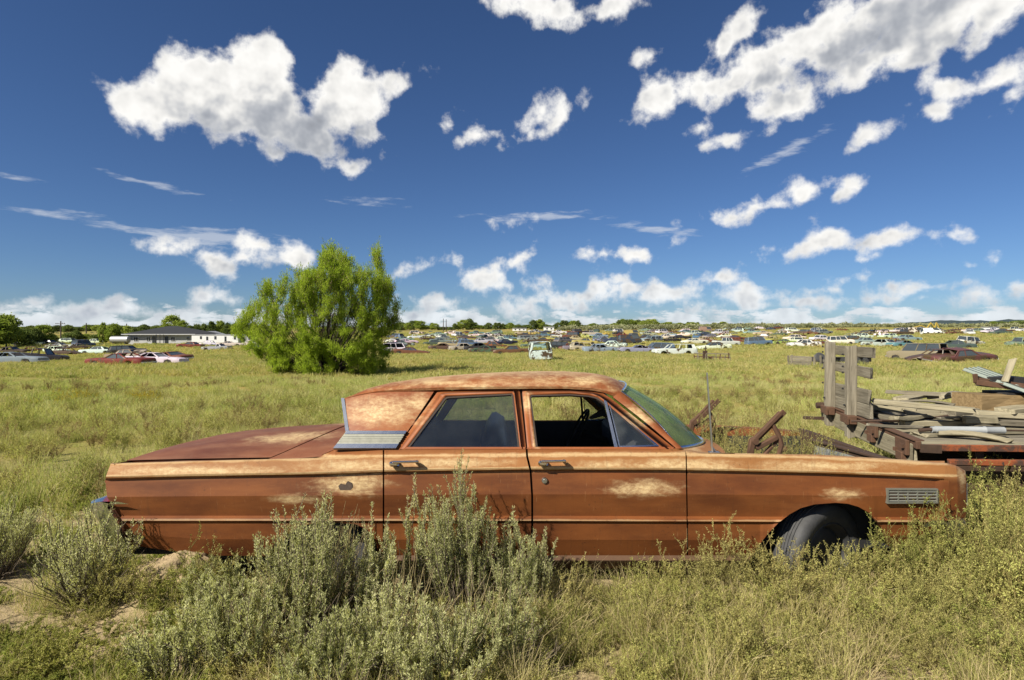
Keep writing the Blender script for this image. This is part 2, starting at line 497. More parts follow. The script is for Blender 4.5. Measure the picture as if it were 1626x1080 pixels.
# weathered bronze-orange car paint: chalky worn-through places are kept to where the photograph shows bare patches
def spots(g, P, lst):
    cur = None
    for (c, rad) in lst:
        ln = g.vm('LENGTH', g.map(P, c, (0, 0, 0), rad, 'TEXTURE'))
        cur = ln if cur is None else g.m('SMOOTH_MIN', cur, ln, 0.2)
    return cur
def paint(name, dusty=0.0, dark=(0.092, 0.028, 0.009), base=(0.172, 0.055, 0.0135), wear_list=(), streak=0.18, lines=(), fade=None, wear=0.72):
    m, g = mat(name)
    P = g.n('ShaderNodeNewGeometry').outputs['Position']
    big = g.noise(g.map(P, scale=(0.8, 1, 2.2)), 2.3, 5.0, 0.6)
    fine = g.noise(P, 70.0, 4.0, 0.6)
    hor = g.noise(g.map(P, scale=(1.3, 3, 8)), 2.2, 6.0, 0.66)
    c = g.mix(g.ss(big, 0.3, 0.7), dark, base)
    c = g.mix(g.m('MULTIPLY', g.ss(hor, 0.45, 0.75), streak), c, (0.29, 0.115, 0.036))
    pale = g.mix(fine, (0.42, 0.28, 0.12), (0.60, 0.47, 0.27))
    sep = g.n('ShaderNodeSeparateXYZ', i0=P).outputs
    def along(pts, wd):
        nd = g.t.nodes.new('ShaderNodeFloatCurve')
        cv = nd.mapping.curves[0]
        x0, x1 = -2.7, 3.0
        cv.points[0].location = ((pts[0][0] - x0) / (x1 - x0), pts[0][1]); cv.points[1].location = ((pts[-1][0] - x0) / (x1 - x0), pts[-1][1])
        for q in pts[1:-1]:
            cv.points.new((q[0] - x0) / (x1 - x0), q[1])
        for q in cv.points: q.handle_type = 'VECTOR'
        nd.mapping.update()
        g.put(nd.inputs['Value'], g.m('DIVIDE', g.m('SUBTRACT', sep[0], x0), x1 - x0))
        return g.m('ABSOLUTE', g.m('DIVIDE', g.m('SUBTRACT', sep[2], nd.outputs[0]), wd))
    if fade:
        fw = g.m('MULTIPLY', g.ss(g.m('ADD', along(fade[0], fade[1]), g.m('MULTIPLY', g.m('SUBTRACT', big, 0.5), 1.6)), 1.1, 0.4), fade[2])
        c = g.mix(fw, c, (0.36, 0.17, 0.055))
    w = None
    if wear_list:
        r = spots(g, P, wear_list)
        brk = g.noise(g.map(P, scale=(2.0, 2.0, 5.0)), 5.0, 7.0, 0.7)
        flake = g.ss(g.noise(g.map(P, scale=(1.0, 1.0, 2.0)), 30.0, 7.0, 0.72), 0.40, 0.60)
        w = g.m('MULTIPLY', g.m('MULTIPLY', g.m('ADD', 0.55, g.m('MULTIPLY', flake, 0.45)), 1.0), g.ss(g.m('ADD', r, g.m('MULTIPLY', g.m('SUBTRACT', brk, 0.5), 2.2)), 1.25, 0.0), wear)
    for (pts, wd, amt) in lines:          # crease bands along the body: worn paint with the edge highlight coloured in
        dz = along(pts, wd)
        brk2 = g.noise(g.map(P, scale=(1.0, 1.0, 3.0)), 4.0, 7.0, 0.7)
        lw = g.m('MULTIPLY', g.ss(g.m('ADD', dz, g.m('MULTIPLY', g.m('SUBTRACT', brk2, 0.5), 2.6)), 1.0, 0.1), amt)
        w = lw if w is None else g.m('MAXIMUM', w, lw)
    if w is not None:
        c = g.mix(w, c, pale)
    rust = g.ss(g.noise(P, 11.0, 8.0, 0.7), 0.63, 0.76)
    c = g.mix(g.m('MULTIPLY', rust, 0.55), c, (0.09, 0.030, 0.014))
    drip = g.ss(g.noise(g.map(P, scale=(26, 6, 1.6)), 2.0, 4.0, 0.6), 0.56, 0.72)
    c = g.mix(g.m('MULTIPLY', drip, 0.22), c, (0.060, 0.026, 0.012))
    scr = g.ss(g.noise(g.map(P, rot=(0, 0.5, 0), scale=(60, 20, 3)), 3.0, 2.0, 0.5), 0.70, 0.73)
    c = g.mix(g.m('MULTIPLY', scr, 0.30), c, (0.36, 0.20, 0.09))
    pit = g.m('MULTIPLY', g.ss(g.noise(P, 55.0, 5.0, 0.7), 0.60, 0.66), g.ss(g.noise(P, 3.0, 4.0, 0.6), 0.45, 0.65))
    c = g.mix(g.m('MULTIPLY', pit, 0.6), c, (0.045, 0.018, 0.010))
    speck = g.ss(g.noise(P, 160.0, 2.0, 0.5), 0.69, 0.75)
    c = g.mix(g.m('MULTIPLY', speck, 0.5), c, (0.06, 0.03, 0.02))
    if dusty > 0:
        c = g.mix(g.m('MULTIPLY', g.ss(hor, 0.3, 0.8), dusty), c, (0.25, 0.13, 0.075))
    rough = g.m('ADD', 0.46, g.m('MULTIPLY', big, 0.22))
    finish(g, c, rough, 0.0, g.m('ADD', g.m('MULTIPLY', fine, 0.25), g.m('MULTIPLY', hor, 1.0)), 0.10, 0.004, spec=0.30)
    return m
# ------------------------------------------------------------------ the terrain and the far hills
def build_ground():
    ys = np.unique(np.concatenate([np.linspace(-30, 2.5, 8), np.arange(2.5, 8, 0.07), np.geomspace(8, 140, 110), np.geomspace(141, 6000, 60)]))
    us = np.concatenate([-np.geomspace(3.0, 0.62, 14), np.linspace(-0.6, 0.6, 95), np.geomspace(0.62, 3.0, 14)])
    rows = []
    for y in ys:
        w = max(abs(y), 5.0)
        xs = us * w
        zs = ground(xs, np.full_like(xs, y))
        rows.append([(a, y, b) for a, b in zip(xs, zs)])
    m, g = mat('field_soil')
    P = g.n('ShaderNodeNewGeometry').outputs['Position']
    y = g.n('ShaderNodeSeparateXYZ', i0=P).outputs[1]
    n1 = g.noise(P, 0.10, 6.0, 0.6)
    n2 = g.noise(P, 2.2, 7.0, 0.62)
    n3 = g.noise(P, 26.0, 5.0, 0.6)
    nb = g.noise(g.map(P, scale=(0.25, 1.0, 1.0)), 0.045, 5.0, 0.6)
    sand = g.mix(n3, (0.22, 0.165, 0.09), (0.36, 0.285, 0.165))
    sand = g.mix(g.ss(n2, 0.55, 0.75), sand, (0.15, 0.11, 0.055))
    green = g.mix(n2, (0.145, 0.145, 0.038), (0.25, 0.23, 0.07))
    gold = g.mix(n2, (0.22, 0.165, 0.045), (0.33, 0.25, 0.08))
    fld = g.mix(g.ss(n1, 0.46, 0.62), green, gold)
    fld = g.mix(g.m('MULTIPLY', g.ss(nb, 0.45, 0.62), 0.7), fld, (0.27, 0.20, 0.065))
    fld = g.mix(g.m('MULTIPLY', g.ss(g.noise(P, 0.9, 4.0, 0.6), 0.60, 0.75), 0.5), fld, (0.06, 0.065, 0.02))
    near = g.ss(y, 4.5, 9.0)
    c = g.mix(near, sand, fld)
    finish(g, c, 0.95, 0.0, g.m('ADD', g.m('MULTIPLY', n2, 0.6), n3), 0.8, 0.03, spec=0.1)
    me = M().grid(rows).mesh('ground', m, 180)
    o = link_mesh('ground', me)
    tag(o, kind='structure')

    mh, g = mat('hazy_juniper_hills')
    P = g.n('ShaderNodeNewGeometry').outputs['Position']
    n = g.noise(P, 0.006, 6.0, 0.6)
    finish(g, g.mix(n, (0.030, 0.046, 0.055), (0.060, 0.078, 0.080)), 1.0, spec=0.0)  # dark juniper with the blue of distance haze put into the colour
    def ridge(name, Y, prof, depth):
        rows = []
        for dy, k in ((0, 0.0), (0.25, 0.75), (0.5, 1.0), (0.75, 0.8), (1.0, 0.0)):
            r = []
            for i in range(90):
                t = i / 89
                px = prof[0][0] + (prof[-1][0] - prof[0][0]) * t
                top = np.interp(px, [q[0] for q in prof], [q[1] for q in prof])
                q = W(px, top, Y)
                h = max(q.z - 0.0, 0.0) * (1 + 0.10 * math.sin(px * 0.11 + dy * 9) + 0.06 * math.sin(px * 0.37))
                r.append((q.x, Y + dy * depth, -4 + (h + 4) * k))
            rows.append(r)
        o = link_mesh(name, M().grid(rows).mesh(name, mh, 180))
        tag(o, kind='structure')
    ridge('hills', 4200.0, [(1240, 521), (1330, 517), (1390, 514.5), (1480, 515.5), (1560, 516), (1700, 514), (1900, 517), (2300, 520)], 900)
    ridge('hills', 3300.0, [(1440, 521), (1500, 513.5), (1530, 510.5), (1570, 508.5), (1600, 508.0), (1640, 509), (1720, 506), (1850, 512), (2000, 519)], 700)
    ridge('hills', 5200.0, [(-900, 521), (-500, 516), (-100, 519), (300, 518), (560, 519.5), (900, 521)], 900)
build_ground()

# ------------------------------------------------------------------ car materials
def zz(py, Y=3.67): return CAMZ - (py - HY) * Y / F
def xx(px, Y=3.67): return (px - CX) * Y / F
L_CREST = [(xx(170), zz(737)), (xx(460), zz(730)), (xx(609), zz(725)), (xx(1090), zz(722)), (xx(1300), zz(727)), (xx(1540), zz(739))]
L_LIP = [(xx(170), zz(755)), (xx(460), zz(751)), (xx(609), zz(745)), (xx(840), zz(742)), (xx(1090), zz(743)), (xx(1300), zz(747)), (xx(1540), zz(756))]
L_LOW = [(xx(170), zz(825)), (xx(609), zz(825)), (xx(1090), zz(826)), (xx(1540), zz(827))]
def sp(px, py, rx, ry, Y=3.70, ry3=None):
    q = W(px, py, Y)
    return ((q.x, q.y, q.z), (rx * Y / F, 0.9, ry * Y / F))
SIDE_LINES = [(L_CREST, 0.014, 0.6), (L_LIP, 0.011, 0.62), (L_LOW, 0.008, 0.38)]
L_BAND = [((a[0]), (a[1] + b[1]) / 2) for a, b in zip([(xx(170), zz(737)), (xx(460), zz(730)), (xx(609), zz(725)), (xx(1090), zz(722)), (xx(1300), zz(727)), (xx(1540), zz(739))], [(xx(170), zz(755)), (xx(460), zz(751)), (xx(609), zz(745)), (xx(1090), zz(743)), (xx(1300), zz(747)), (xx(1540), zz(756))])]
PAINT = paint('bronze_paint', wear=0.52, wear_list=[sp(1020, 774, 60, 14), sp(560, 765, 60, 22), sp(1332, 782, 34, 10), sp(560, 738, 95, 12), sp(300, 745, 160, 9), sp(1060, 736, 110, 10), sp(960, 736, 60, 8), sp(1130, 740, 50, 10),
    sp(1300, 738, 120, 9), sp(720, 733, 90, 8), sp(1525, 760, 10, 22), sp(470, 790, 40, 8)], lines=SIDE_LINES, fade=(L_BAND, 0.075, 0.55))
PAINT_PILLAR = paint('bronze_paint_pillar', base=(0.255, 0.080, 0.022), dark=(0.17, 0.046, 0.014), wear_list=[sp(610, 652, 75, 24, 3.9), sp(660, 640, 30, 14, 3.9), sp(838, 640, 10, 18, 3.9), sp(850, 690, 6, 22, 3.9), sp(1010, 660, 30, 20, 3.9)])
PAINT_ROOF = paint('bronze_paint_roof', wear=0.92, base=(0.23, 0.068, 0.018), dark=(0.15, 0.04, 0.012), wear_list=[
    ((-0.2, 4.80, 1.29), (2.0, 1.02, 0.5)), ((0.25, 4.80, 1.29), (1.3, 1.02, 0.5)), sp(690, 606, 60, 5, 4.05), sp(930, 603, 40, 8, 4.05), sp(760, 612, 40, 6, 4.05)])
PAINT_TRUNK = paint('bronze_paint_trunk', dusty=0.5, base=(0.165, 0.056, 0.025), dark=(0.105, 0.034, 0.017), streak=0.15,
    wear_list=[((-1.55, 4.2, 0.86), (0.35, 0.18, 0.08)), ((-1.3, 4.9, 0.90), (0.4, 0.3, 0.05))])
CHROME = simple('chrome', (0.60, 0.62, 0.66), 0.16, 1.0, 0.12, 14.0, 0.05)
DULLCHROME = simple('pitted_chrome', (0.46, 0.47, 0.47), 0.34, 1.0, 0.3, 30.0, 0.1)
OLIVEMETAL = simple('tarnished_trim', (0.20, 0.20, 0.165), 0.55, 0.5, 0.25, 30.0, 0.1)
RUSTDARK = simple('dark_rust', (0.048, 0.026, 0.015), 0.85, 0.1, 0.5, 18.0, 0.4)
RUSTMID = simple('brown_rust', (0.085, 0.042, 0.022), 0.85, 0.1, 0.5, 14.0, 0.5)
BLACK = simple('black_interior', (0.018, 0.018, 0.019), 0.7, 0.0, 0.4, 12.0, 0.2)
GREYVINYL = simple('dark_vinyl', (0.030, 0.032, 0.036), 0.5, 0.0, 0.3, 20.0, 0.15)
RUBBER = simple('old_rubber', (0.042, 0.042, 0.043), 0.72, 0.0, 0.5, 18.0, 0.4)
GASKET = simple('window_rubber', (0.030, 0.018, 0.012), 0.8, 0.0, 0.3, 20.0, 0.2)
WHITEPL = simple('pale_lens', (0.42, 0.43, 0.38), 0.35, 0.0, 0.15, 20.0, 0.1)

def glass(name, tintc, dust, rough=0.03, dcol=(0.30, 0.29, 0.25), refl=1.1):
    m, g = mat(name)
    P = g.n('ShaderNodeNewGeometry').outputs['Position']
    n = g.noise(g.map(P, scale=(1, 1, 0.5)), 4.0, 6.0, 0.6)
    tr = g.n('ShaderNodeBsdfTransparent', Color=tintc)
    gl = g.n('ShaderNodeBsdfGlossy', Color=(0.9, 0.95, 1.0), Roughness=rough)
    fr = g.n('ShaderNodeFresnel', IOR=1.55)
    a = g.n('ShaderNodeMixShader', i0=g.m('MULTIPLY', fr.outputs[0], refl, clamp=True), i1=tr.outputs[0], i2=gl.outputs[0])
    df = g.n('ShaderNodeBsdfDiffuse', Color=dcol)
    b = g.n('ShaderNodeMixShader', i0=g.m('MULTIPLY', g.ss(n, 0.1, 0.85), dust), i1=a.outputs[0], i2=df.outputs[0])
    g.n('ShaderNodeOutputMaterial', Surface=b.outputs[0])
    return m
GLASS_SIDE = glass('dusty_side_glass', (0.88, 0.91, 0.92), 0.07, dcol=(0.17, 0.185, 0.19))
GLASS_SCREEN = glass('green_windscreen_glass', (0.56, 0.78, 0.44), 0.62, dcol=(0.27, 0.35, 0.145), refl=0.35)  # green diffuse layer paints the reflected surroundings into the glass

# ------------------------------------------------------------------ the sedan
YC = 4.63                                   # centre line of the car
Y0 = 3.65                                   # depth of its near flank
SEDAN = empty('sedan', (0.1, YC, 0.0), 'long rust bronze four door sedan without a bonnet standing in sagebrush', 'car')
LIST = 0.062                                # it lists: the far side has sunk lower
def mir(p): return Vector((p[0], 2 * YC - p[1], p[2] - LIST * 2 * (YC - p[1])))
def lst(y): return -LIST * (y - Y0)

# rows of the flank: (photo row, inset from the widest line); keyed along the length by photo column
def _prof(c0, c1, c2, c3, b0, b1, rec, mid, low, bot, i0=0.16, i1=0.08):
    return [(c0, i0), (c1, i1), (c2, .040), (c3, .022), (b0, .001), (b1, .004), (rec, .024), (mid - 2, .006), (mid + 1, .008), (low - 7, .036), (low - 3, .015), (low + 1, .010), (low + 4, .027), ((low + bot) / 2 + 2, .042), (bot, .088)]
KEYS = [
    (150, _prof(737, 737, 738, 741, 757, 760, 763, 792, 826, 866, .2, .1)),
    (190, _prof(735, 735, 736, 739, 756, 759, 762, 791, 826, 868, .2, .1)),
    (300, _prof(732, 732, 733, 736, 753, 756, 759, 790, 826, 882)),
    (500, _prof(727, 727, 728, 730, 750, 753, 755.5, 789, 826, 884)),
    (530, _prof(714, 726, 727, 729.5, 749, 752, 754.5, 789, 826, 884, .12, .055)),
    (609, _prof(711, 722.5, 724.5, 727, 746, 749, 751, 788, 826, 884, .10, .045)),
    (840, _prof(711, 721, 723, 725.5, 742.5, 745.5, 747.5, 787, 826, 884, .10, .045)),
    (1072, _prof(711, 718.5, 720.5, 723, 743, 746, 748, 787, 827, 884, .10, .045)),
    (1090, _prof(715, 718.5, 720.5, 723, 743.5, 746.5, 748.5, 787, 827, 884, .11, .05)),
    (1125, _prof(719, 719, 721, 724, 744, 747, 749, 787, 827, 884, .15, .07)),
    (1300, _prof(722, 722, 724, 727, 748, 751, 753.5, 789, 828, 884)),
    (1440, _prof(730, 730, 731.5, 734, 753.5, 756.5, 759, 790, 828, 868)),
    (1484, _prof(734.5, 734.5, 736, 738, 756.5, 759.5, 762, 791, 828, 866)),
]
_last = [(735, .16), (735, .08), (737, .04), (739, .024), (757, .004), (760, .003), (763, .003), (790, .003), (793, .004), (821, .012), (825, .010), (829, .008), (832, .022), (850, .04), (866, .088)]
KEYS.append((1503, _last))
KEYS.append((1522, [(740, .17), (740, .10), (742, .055), (745, .038), (757, .018), (760, .015), (764, .015), (791, .015), (794, .016), (821, .03), (825, .028), (829, .028), (832, .04), (850, .06), (866, .10)]))
KEYS.append((1533, [(748, .20), (749, .14), (751, .10), (754, .08), (760, .06), (763, .055), (767, .05), (792, .05), (795, .05), (821, .06), (825, .06), (829, .06), (832, .07), (850, .09), (866, .12)]))
KX = np.array([k[0] for k in KEYS], float)
KP = np.array([[a for a, b in k[1]] for k in KEYS], float)
KI = np.array([[b for a, b in k[1]] for k in KEYS], float)
FARCH = [(1192, 890), (1204, 868), (1216, 850), (1234, 831), (1252, 817), (1270, 807), (1292, 801), (1325, 798.5), (1345, 800), (1362, 805), (1378, 814), (1390, 826), (1402, 842), (1412, 860), (1420, 890)]
RARCH = [(428, 890), (434, 866), (446, 849), (464, 837), (490, 831), (530, 830), (560, 832), (580, 840), (594, 856), (602, 890)]
def arch_at(px, arch):
    if arch is None or px <= arch[0][0] or px >= arch[-1][0]: return 999.0
    return float(np.interp(px, [a[0] for a in arch], [a[1] for a in arch]))
def flank_col(px, arch=None):
    rp = np.array([np.interp(px, KX, KP[:, k]) for k in range(15)])
    ri = np.array([np.interp(px, KX, KI[:, k]) for k in range(15)])
    pb = arch_at(px, arch)
    out = []
    for k in range(15):
        py = min(rp[k], pb)
        ins = ri[k] if py == rp[k] else float(np.interp(py, rp, ri))
        if pb < 990:
            ins -= 0.011 * math.exp(-((pb - py) / 5.0) ** 2)
        out.append((py, ins))
    # round the flank by extra points between the long rows
    return out
def flank(px0, px1, arch=None, rear_rows=None, step=7.0, left_curve=None, right_curve=None):
    n = max(3, int(abs(px1 - px0) / step))
    us = list(np.linspace(0, 1, n + 1))
    if arch is not None:
        ax = np.arange(arch[0][0] - 2, arch[-1][0] + 3, 4.0)
        us = sorted(set(us) | set(float((a - px0) / (px1 - px0)) for a in ax if px0 < a < px1))
    cols = []
    for u in us:
        px = px0 + (px1 - px0) * u
        col = flank_col(px, arch)
        pts = []
        for k, (py, ins) in enumerate(col):
            a = px0 + (left_curve(py) if left_curve else 0.0)
            b = px1 + (right_curve(py) if right_curve else 0.0)
            pts.append(W(a + (b - a) * u, py, Y0 + ins))
        cols.append(pts)
    return cols
def panel(name, parent, cols, mats, flange=0.03, far=False, label=None, smooth=9, top_flange=False):
    m = M()
    fx = mir if far else (lambda p: p)
    g2 = [[fx(p) for p in c] for c in cols]
    m.grid(g2)
    dy = Vector((0, -flange if far else flange, 0))
    edges = [g2[0], g2[-1], [c[-1] for c in g2]] + ([[c[0] for c in g2]] if top_flange else [])
    for e in edges:
        m.grid([e, [p + dy for p in e]])
    o = put(name, m, mats, parent, smooth, 0.0004)
    if label: o['label'] = label
    return o

def cv_rear(py): return float(np.interp(py, [730, 736, 757, 778, 793, 826, 866], [11, 8, 0, -4, 4, 26, 34]))
def cv_mid(py): return float(np.interp(py, [700, 712, 726, 750, 790, 850, 884], [-4, -4, -3, 3.0, 5.0, 5.0, 2]))
def cv_frt(py): return float(np.interp(py, [700, 720, 850, 884], [-1, 0, 2, 2]))
def cv_front(py): return float(np.interp(py, [735, 750, 770, 830, 870], [-2, 0, 2, 1, -3]))

for far in (False, True):
    sd = 1
    q = panel('rear_fender', SEDAN, flank(168, 607.6, RARCH, left_curve=cv_rear), PAINT, far=far)
    rd = panel('door', SEDAN, flank(610.2, 838.5, RARCH if False else None, right_curve=cv_mid), PAINT, far=far)
    fd = panel('door', SEDAN, flank(841.8, 1088.6, None, left_curve=cv_mid, right_curve=cv_frt), PAINT, far=far)
    ff = panel('front_fender', SEDAN, flank(1091.2, 1533, FARCH, left_curve=cv_frt, right_curve=cv_front), PAINT, far=far)
    if far:
        FAR_RD, FAR_FD, FAR_FF, FAR_RF = rd, fd, ff, q
    else:
        NEAR_RD, NEAR_FD, NEAR_FF, NEAR_RF = rd, fd, ff, q

# inner liners: what closes the gaps between the panels, the inside of the fenders and the wheel housings
SILLM = simple('dirty_sill', (0.085, 0.042, 0.02), 0.8, 0.0, 0.4, 10.0, 0.3)
for far in (False, True):
    fx = mir if far else (lambda p: p)
    rows = []
    for px in np.linspace(205, 1088, 40):
        pb = min(arch_at(px, RARCH), 880)
        rows.append([fx(W(px, 714 if px > 609 else 737, Y0 + 0.135)), fx(W(px, 790, Y0 + 0.12)), fx(W(px, pb, Y0 + 0.13))])
    put('inner_shell', M().grid(rows), BLACK, SEDAN, 60)
    r0 = np.linspace(1120, 1500, 30)
    m = M().grid([[fx(W(px, np.interp(px, KX, KP[:, 0]) + .3, Y0 + np.interp(px, KX, KI[:, 0]))), fx(W(px, 732, Y0 + .20)), fx(W(px, 738, Y0 + .205))] for px in r0])
    put('fender_return', m, PAINT, SEDAN, 60)
    m = M().grid([[fx(W(px, 738, Y0 + .206)), fx(W(px, 800, Y0 + .24)), fx(W(px, 870, Y0 + .24))] for px in r0])
    put('inner_fender', m, BLACK, SEDAN, 60)
    for arch in (FARCH, RARCH):
        m = M()
        m.grid([[fx(W(a, min(b, 900), Y0 + .05)), fx(W(a, min(b, 900) - 6, Y0 + .30)), fx(W(a, min(b, 900) - 2, Y0 + .5)), ] for a, b in arch])
        c = [fx(W(a, min(b, 900) - 2, Y0 + .5)) for a, b in arch]
        m.add(c, [tuple(range(len(c)))])
        put('wheel_housing', m, BLACK, SEDAN, 40, 0.0004)
    # sill under the doors
    m = M().grid([[fx(W(px, 882, Y0 + .075)), fx(W(px, 890, Y0 + .06)), fx(W(px, 898, Y0 + .085)), fx(W(px, 903, Y0 + .20))] for px in np.linspace(604, 1194, 20)])
    put('sill', m, SILLM, SEDAN, 40)

# rear end panel, tail lamps, bumpers
m = M()
m.grid([[W(168 + cv_rear(py) + 6, py, Y0 + .03 + 0.0), Vector((W(168 + cv_rear(py) + 6, py, Y0).x - 0.03, YC, W(0, py, Y0).z + lst(YC) - .012)), mir(W(168 + cv_rear(py) + 6, py, Y0 + .03))] for py in (737, 757, 778, 793, 826, 866)])
put('tail_panel', m, PAINT_TRUNK, SEDAN, 40)
for far in (False, True):
    fx = mir if far else (lambda p: p)
    m = M()
    m.slab([fx(W(174, 764, Y0 + .12)), fx(W(174, 764, Y0 + .34)), fx(W(186, 804, Y0 + .34)), fx(W(186, 804, Y0 + .12))], (-0.03, 0, 0))
    put('tail_lamp', m, simple('red_lens', (0.22, 0.012, 0.010), 0.25, 0.0, 0.1, 8.0, 0.05) if not far else bpy.data.materials['red_lens'], SEDAN, 30)
def bumper(pts, name, matl, wrap):
    """pts: cross-section (x, z) swept across the car with wrapped ends"""
    m = M()
    ts = [(-1.0, wrap), (-1.0, 0.0), (-0.93, -0.045), (-0.6, -0.07), (0, -0.08), (0.6, -0.07), (0.93, -0.045), (1.0, 0.0), (1.0, wrap)]
    sgn = 1 if pts[0][0] < 0 else -1
    rows = []
    for t, dx in ts:
        rows.append([Vector((x + sgn * dx, YC + t * .99, z + lst(YC + t * .99))) for x, z in pts])
    m.grid(rows)
    return put(name, m, matl, SEDAN, 50)
bx = lambda px: xx(px, 3.65)
bz = lambda py: zz(py, 3.65)
bumper([(bx(178), bz(800)), (bx(160), bz(796)), (bx(146), bz(799)), (bx(144), bz(806)), (bx(158), bz(826)), (bx(166), bz(850)), (bx(178), bz(868)), (bx(200), bz(870))], 'bumper', CHROME, .11)
bumper([(bx(1490), bz(836)), (bx(1508), bz(826)), (bx(1528), bz(826)), (bx(1534), bz(834)), (bx(1524), bz(852)), (bx(1502), bz(872)), (bx(1486), bz(874))], 'bumper', DULLCHROME, .12)
for far in (False,):
    m = M()
    m.slab([W(1521, 770, Y0 + .03), W(1533, 768, Y0 + .06), W(1533, 802, Y0 + .06), W(1521, 803, Y0 + .03)], (0.012, 0.02, 0))
    m.slab([W(1533, 768, Y0 + .06), W(1533, 768, Y0 + .40), W(1533, 802, Y0 + .40), W(1533, 802, Y0 + .06)], (0.012, 0, 0))
    put('headlamp_bezel', m, WHITEPL, SEDAN)
m = M()
m.box((2.66, YC, 0.60), (0.05, 1.62, 0.24)); m.box((2.60, YC, 0.42), (0.06, 1.7, 0.10))
put('front_grille', m, RUSTDARK, SEDAN)

# near-side details: handles, lock, fender vent, antenna
def handle(door, pxa, pxb, py, Yh):
    m = M()
    a, b = W(pxa + 5, py - 1, Yh - .045), W(pxb - 3, py - 2, Yh - .045)
    m.box(W(pxa + 8, py + 1, Yh - .018), (0.058, 0.052, 0.032), None, 0.010)
    m.beam(a, b, 0.016, 0.015, bev=0.005)
    m.beam(W(pxb - 7, py - 2.5, Yh - .040), W(pxb - 3, py + 3, Yh + .01), 0.024, 0.020, bev=0.006)
    m.tube([W(pxa + 3, py + 3.5, Yh - .03), W(pxa + 16, py + 4.5, Yh - .03)], 0.010, 8)
    return put('handle', m, CHROME, door, 35)
handle(NEAR_RD, 618, 668, 735, Y0 + .012)
handle(NEAR_FD, 854, 902, 734, Y0 + .012)
m = M()
q = W(864.5, 762.5, Y0 + .02)
m.lathe([(0.0, 0.020), (0.009, 0.020), (0.010, 0.016), (0.0165, 0.016), (0.019, 0.010), (0.019, 0.0)], 16, Matrix.Translation(q) @ Matrix.Rotation(math.radians(90), 4, 'X'))
put('lock', m, DULLCHROME, NEAR_FD, 40)

vy = Y0 + 0.008
m = M()
fr = [(1409, 776), (1490, 776.5), (1490, 799.5), (1409, 800)]
def ring(m, outer, inner, Y, th):
    n = len(outer)
    o3 = [W(a, b, Y) for a, b in outer]; i3 = [W(a, b, Y) for a, b in inner]
    off = Vector((0, th, 0))
    for k in range(n):
        j = (k + 1) % n
        m.add([o3[k], o3[j], i3[j], i3[k], o3[k] + off, o3[j] + off, i3[j] + off, i3[k] + off], [(0, 1, 2, 3), (0, 4, 5, 1), (3, 2, 6, 7)])
ring(m, fr, [(1411.5, 778.5), (1487.5, 779), (1487.5, 797.5), (1411.5, 797.8)], vy - .012, .02)
VENT = put('fender_vent', m, OLIVEMETAL, NEAR_FF)
m = M()
m.slab([W(a, b, vy + .004) for a, b in fr], (0, .004, 0))
put('vent_back', m, BLACK, VENT)
for k in range(4):
    a = 779.6 + k * 4.85
    m = M().slab([W(1411, a, vy - .006), W(1488, a + .1, vy - .006), W(1488, a + 2.4, vy - .010), W(1411, a + 2.3, vy - .010)], (0, .007, 0))
    put('slat', m, OLIVEMETAL, VENT)
for k in range(1, 5):
    a = 1411.5 + k * 15.2
    m = M().slab([W(a - 1, 778.5, vy - .008), W(a + 1, 778.5, vy - .008), W(a + 1, 797.6, vy - .008), W(a - 1, 797.6, vy - .008)], (0, .012, 0))
    put('mullion', m, OLIVEMETAL, VENT)

YA = 3.81
m = M()
m.tube([W(1131, 717, YA), W(1122.6, 592, YA)], [0.0068, 0.0048], 8)
m.tube([W(1137, 719, YA + .02), W(1129, 707, YA)], 0.006, 6)
AN = put('antenna', m, DULLCHROME, SEDAN, 40)
m = M().box(W(1134, 719.4, YA), (0.075, 0.05, 0.016), None, 0.006)
put('antenna_foot', m, DULLCHROME, AN)
# torn dent with bare metal on the quarter panel
m = M()
pts = [(537, 772), (541, 768), (548, 770), (552, 764), (558, 767), (560, 773), (556, 780), (548, 783), (541, 780)]
m.slab([W(a, b, Y0 + .0105) for a, b in pts], (0, .006, 0))
put('scar', m, simple('bare_scar', (0.085, 0.060, 0.045), 0.6, 0.2, 0.4, 30.0, 0.3), NEAR_RF)

# ---- greenhouse: everything that lies in the leaning plane of the side windows
PB, PT = W(840, 711, Y0 + .10), W(840, 619, 3.97)
_nx = Vector((0, PT.y - PB.y, PT.z - PB.z)).normalized()      # up the pane
PN = Vector((0, -_nx.z, _nx.y))                               # outwards
CAMP = Vector((0, 0, CAMZ))
def GH(px, py, out=0.0):
    d = Vector(((px - CX) / F, 1.0, -(py - HY) / F))
    t = (PB + PN * out - CAMP).dot(PN) / d.dot(PN)
    return CAMP + d * t
def gslab(m, poly, out, th, far=False):
    pts = [GH(a, b, out) for a, b in poly]
    off = -PN * th
    if far:
        pts = [mir(p) for p in pts]; off = Vector((off.x, -off.y, off.z))
    m.slab(pts, off)
def gring(m, outer, inner, out, th, closed=True, far=False, out_in=None):
    fx = mir if far else (lambda p: p)
    o3 = [fx(GH(a, b, out)) for a, b in outer]; i3 = [fx(GH(a, b, out if out_in is None else out_in)) for a, b in inner]
    off = -PN * th
    if far: off = Vector((off.x, -off.y, off.z))
    n = len(outer)
    for k in range(n if closed else n - 1):
        j = (k + 1) % n
        m.add([o3[k], o3[j], i3[j], i3[k], o3[k] + off, o3[j] + off, i3[j] + off, i3[k] + off], [(0, 1, 2, 3), (0, 4, 5, 1), (3, 2, 6, 7), (4, 7, 6, 5)])
RO = [(625.5, 718), (694.5, 622.5), (700, 620), (816, 616.8), (825, 618.5), (835.5, 713)]
RM = [(636, 713.5), (699, 627), (705, 624.5), (815, 620.2), (818.5, 622.5), (829, 712.5)]
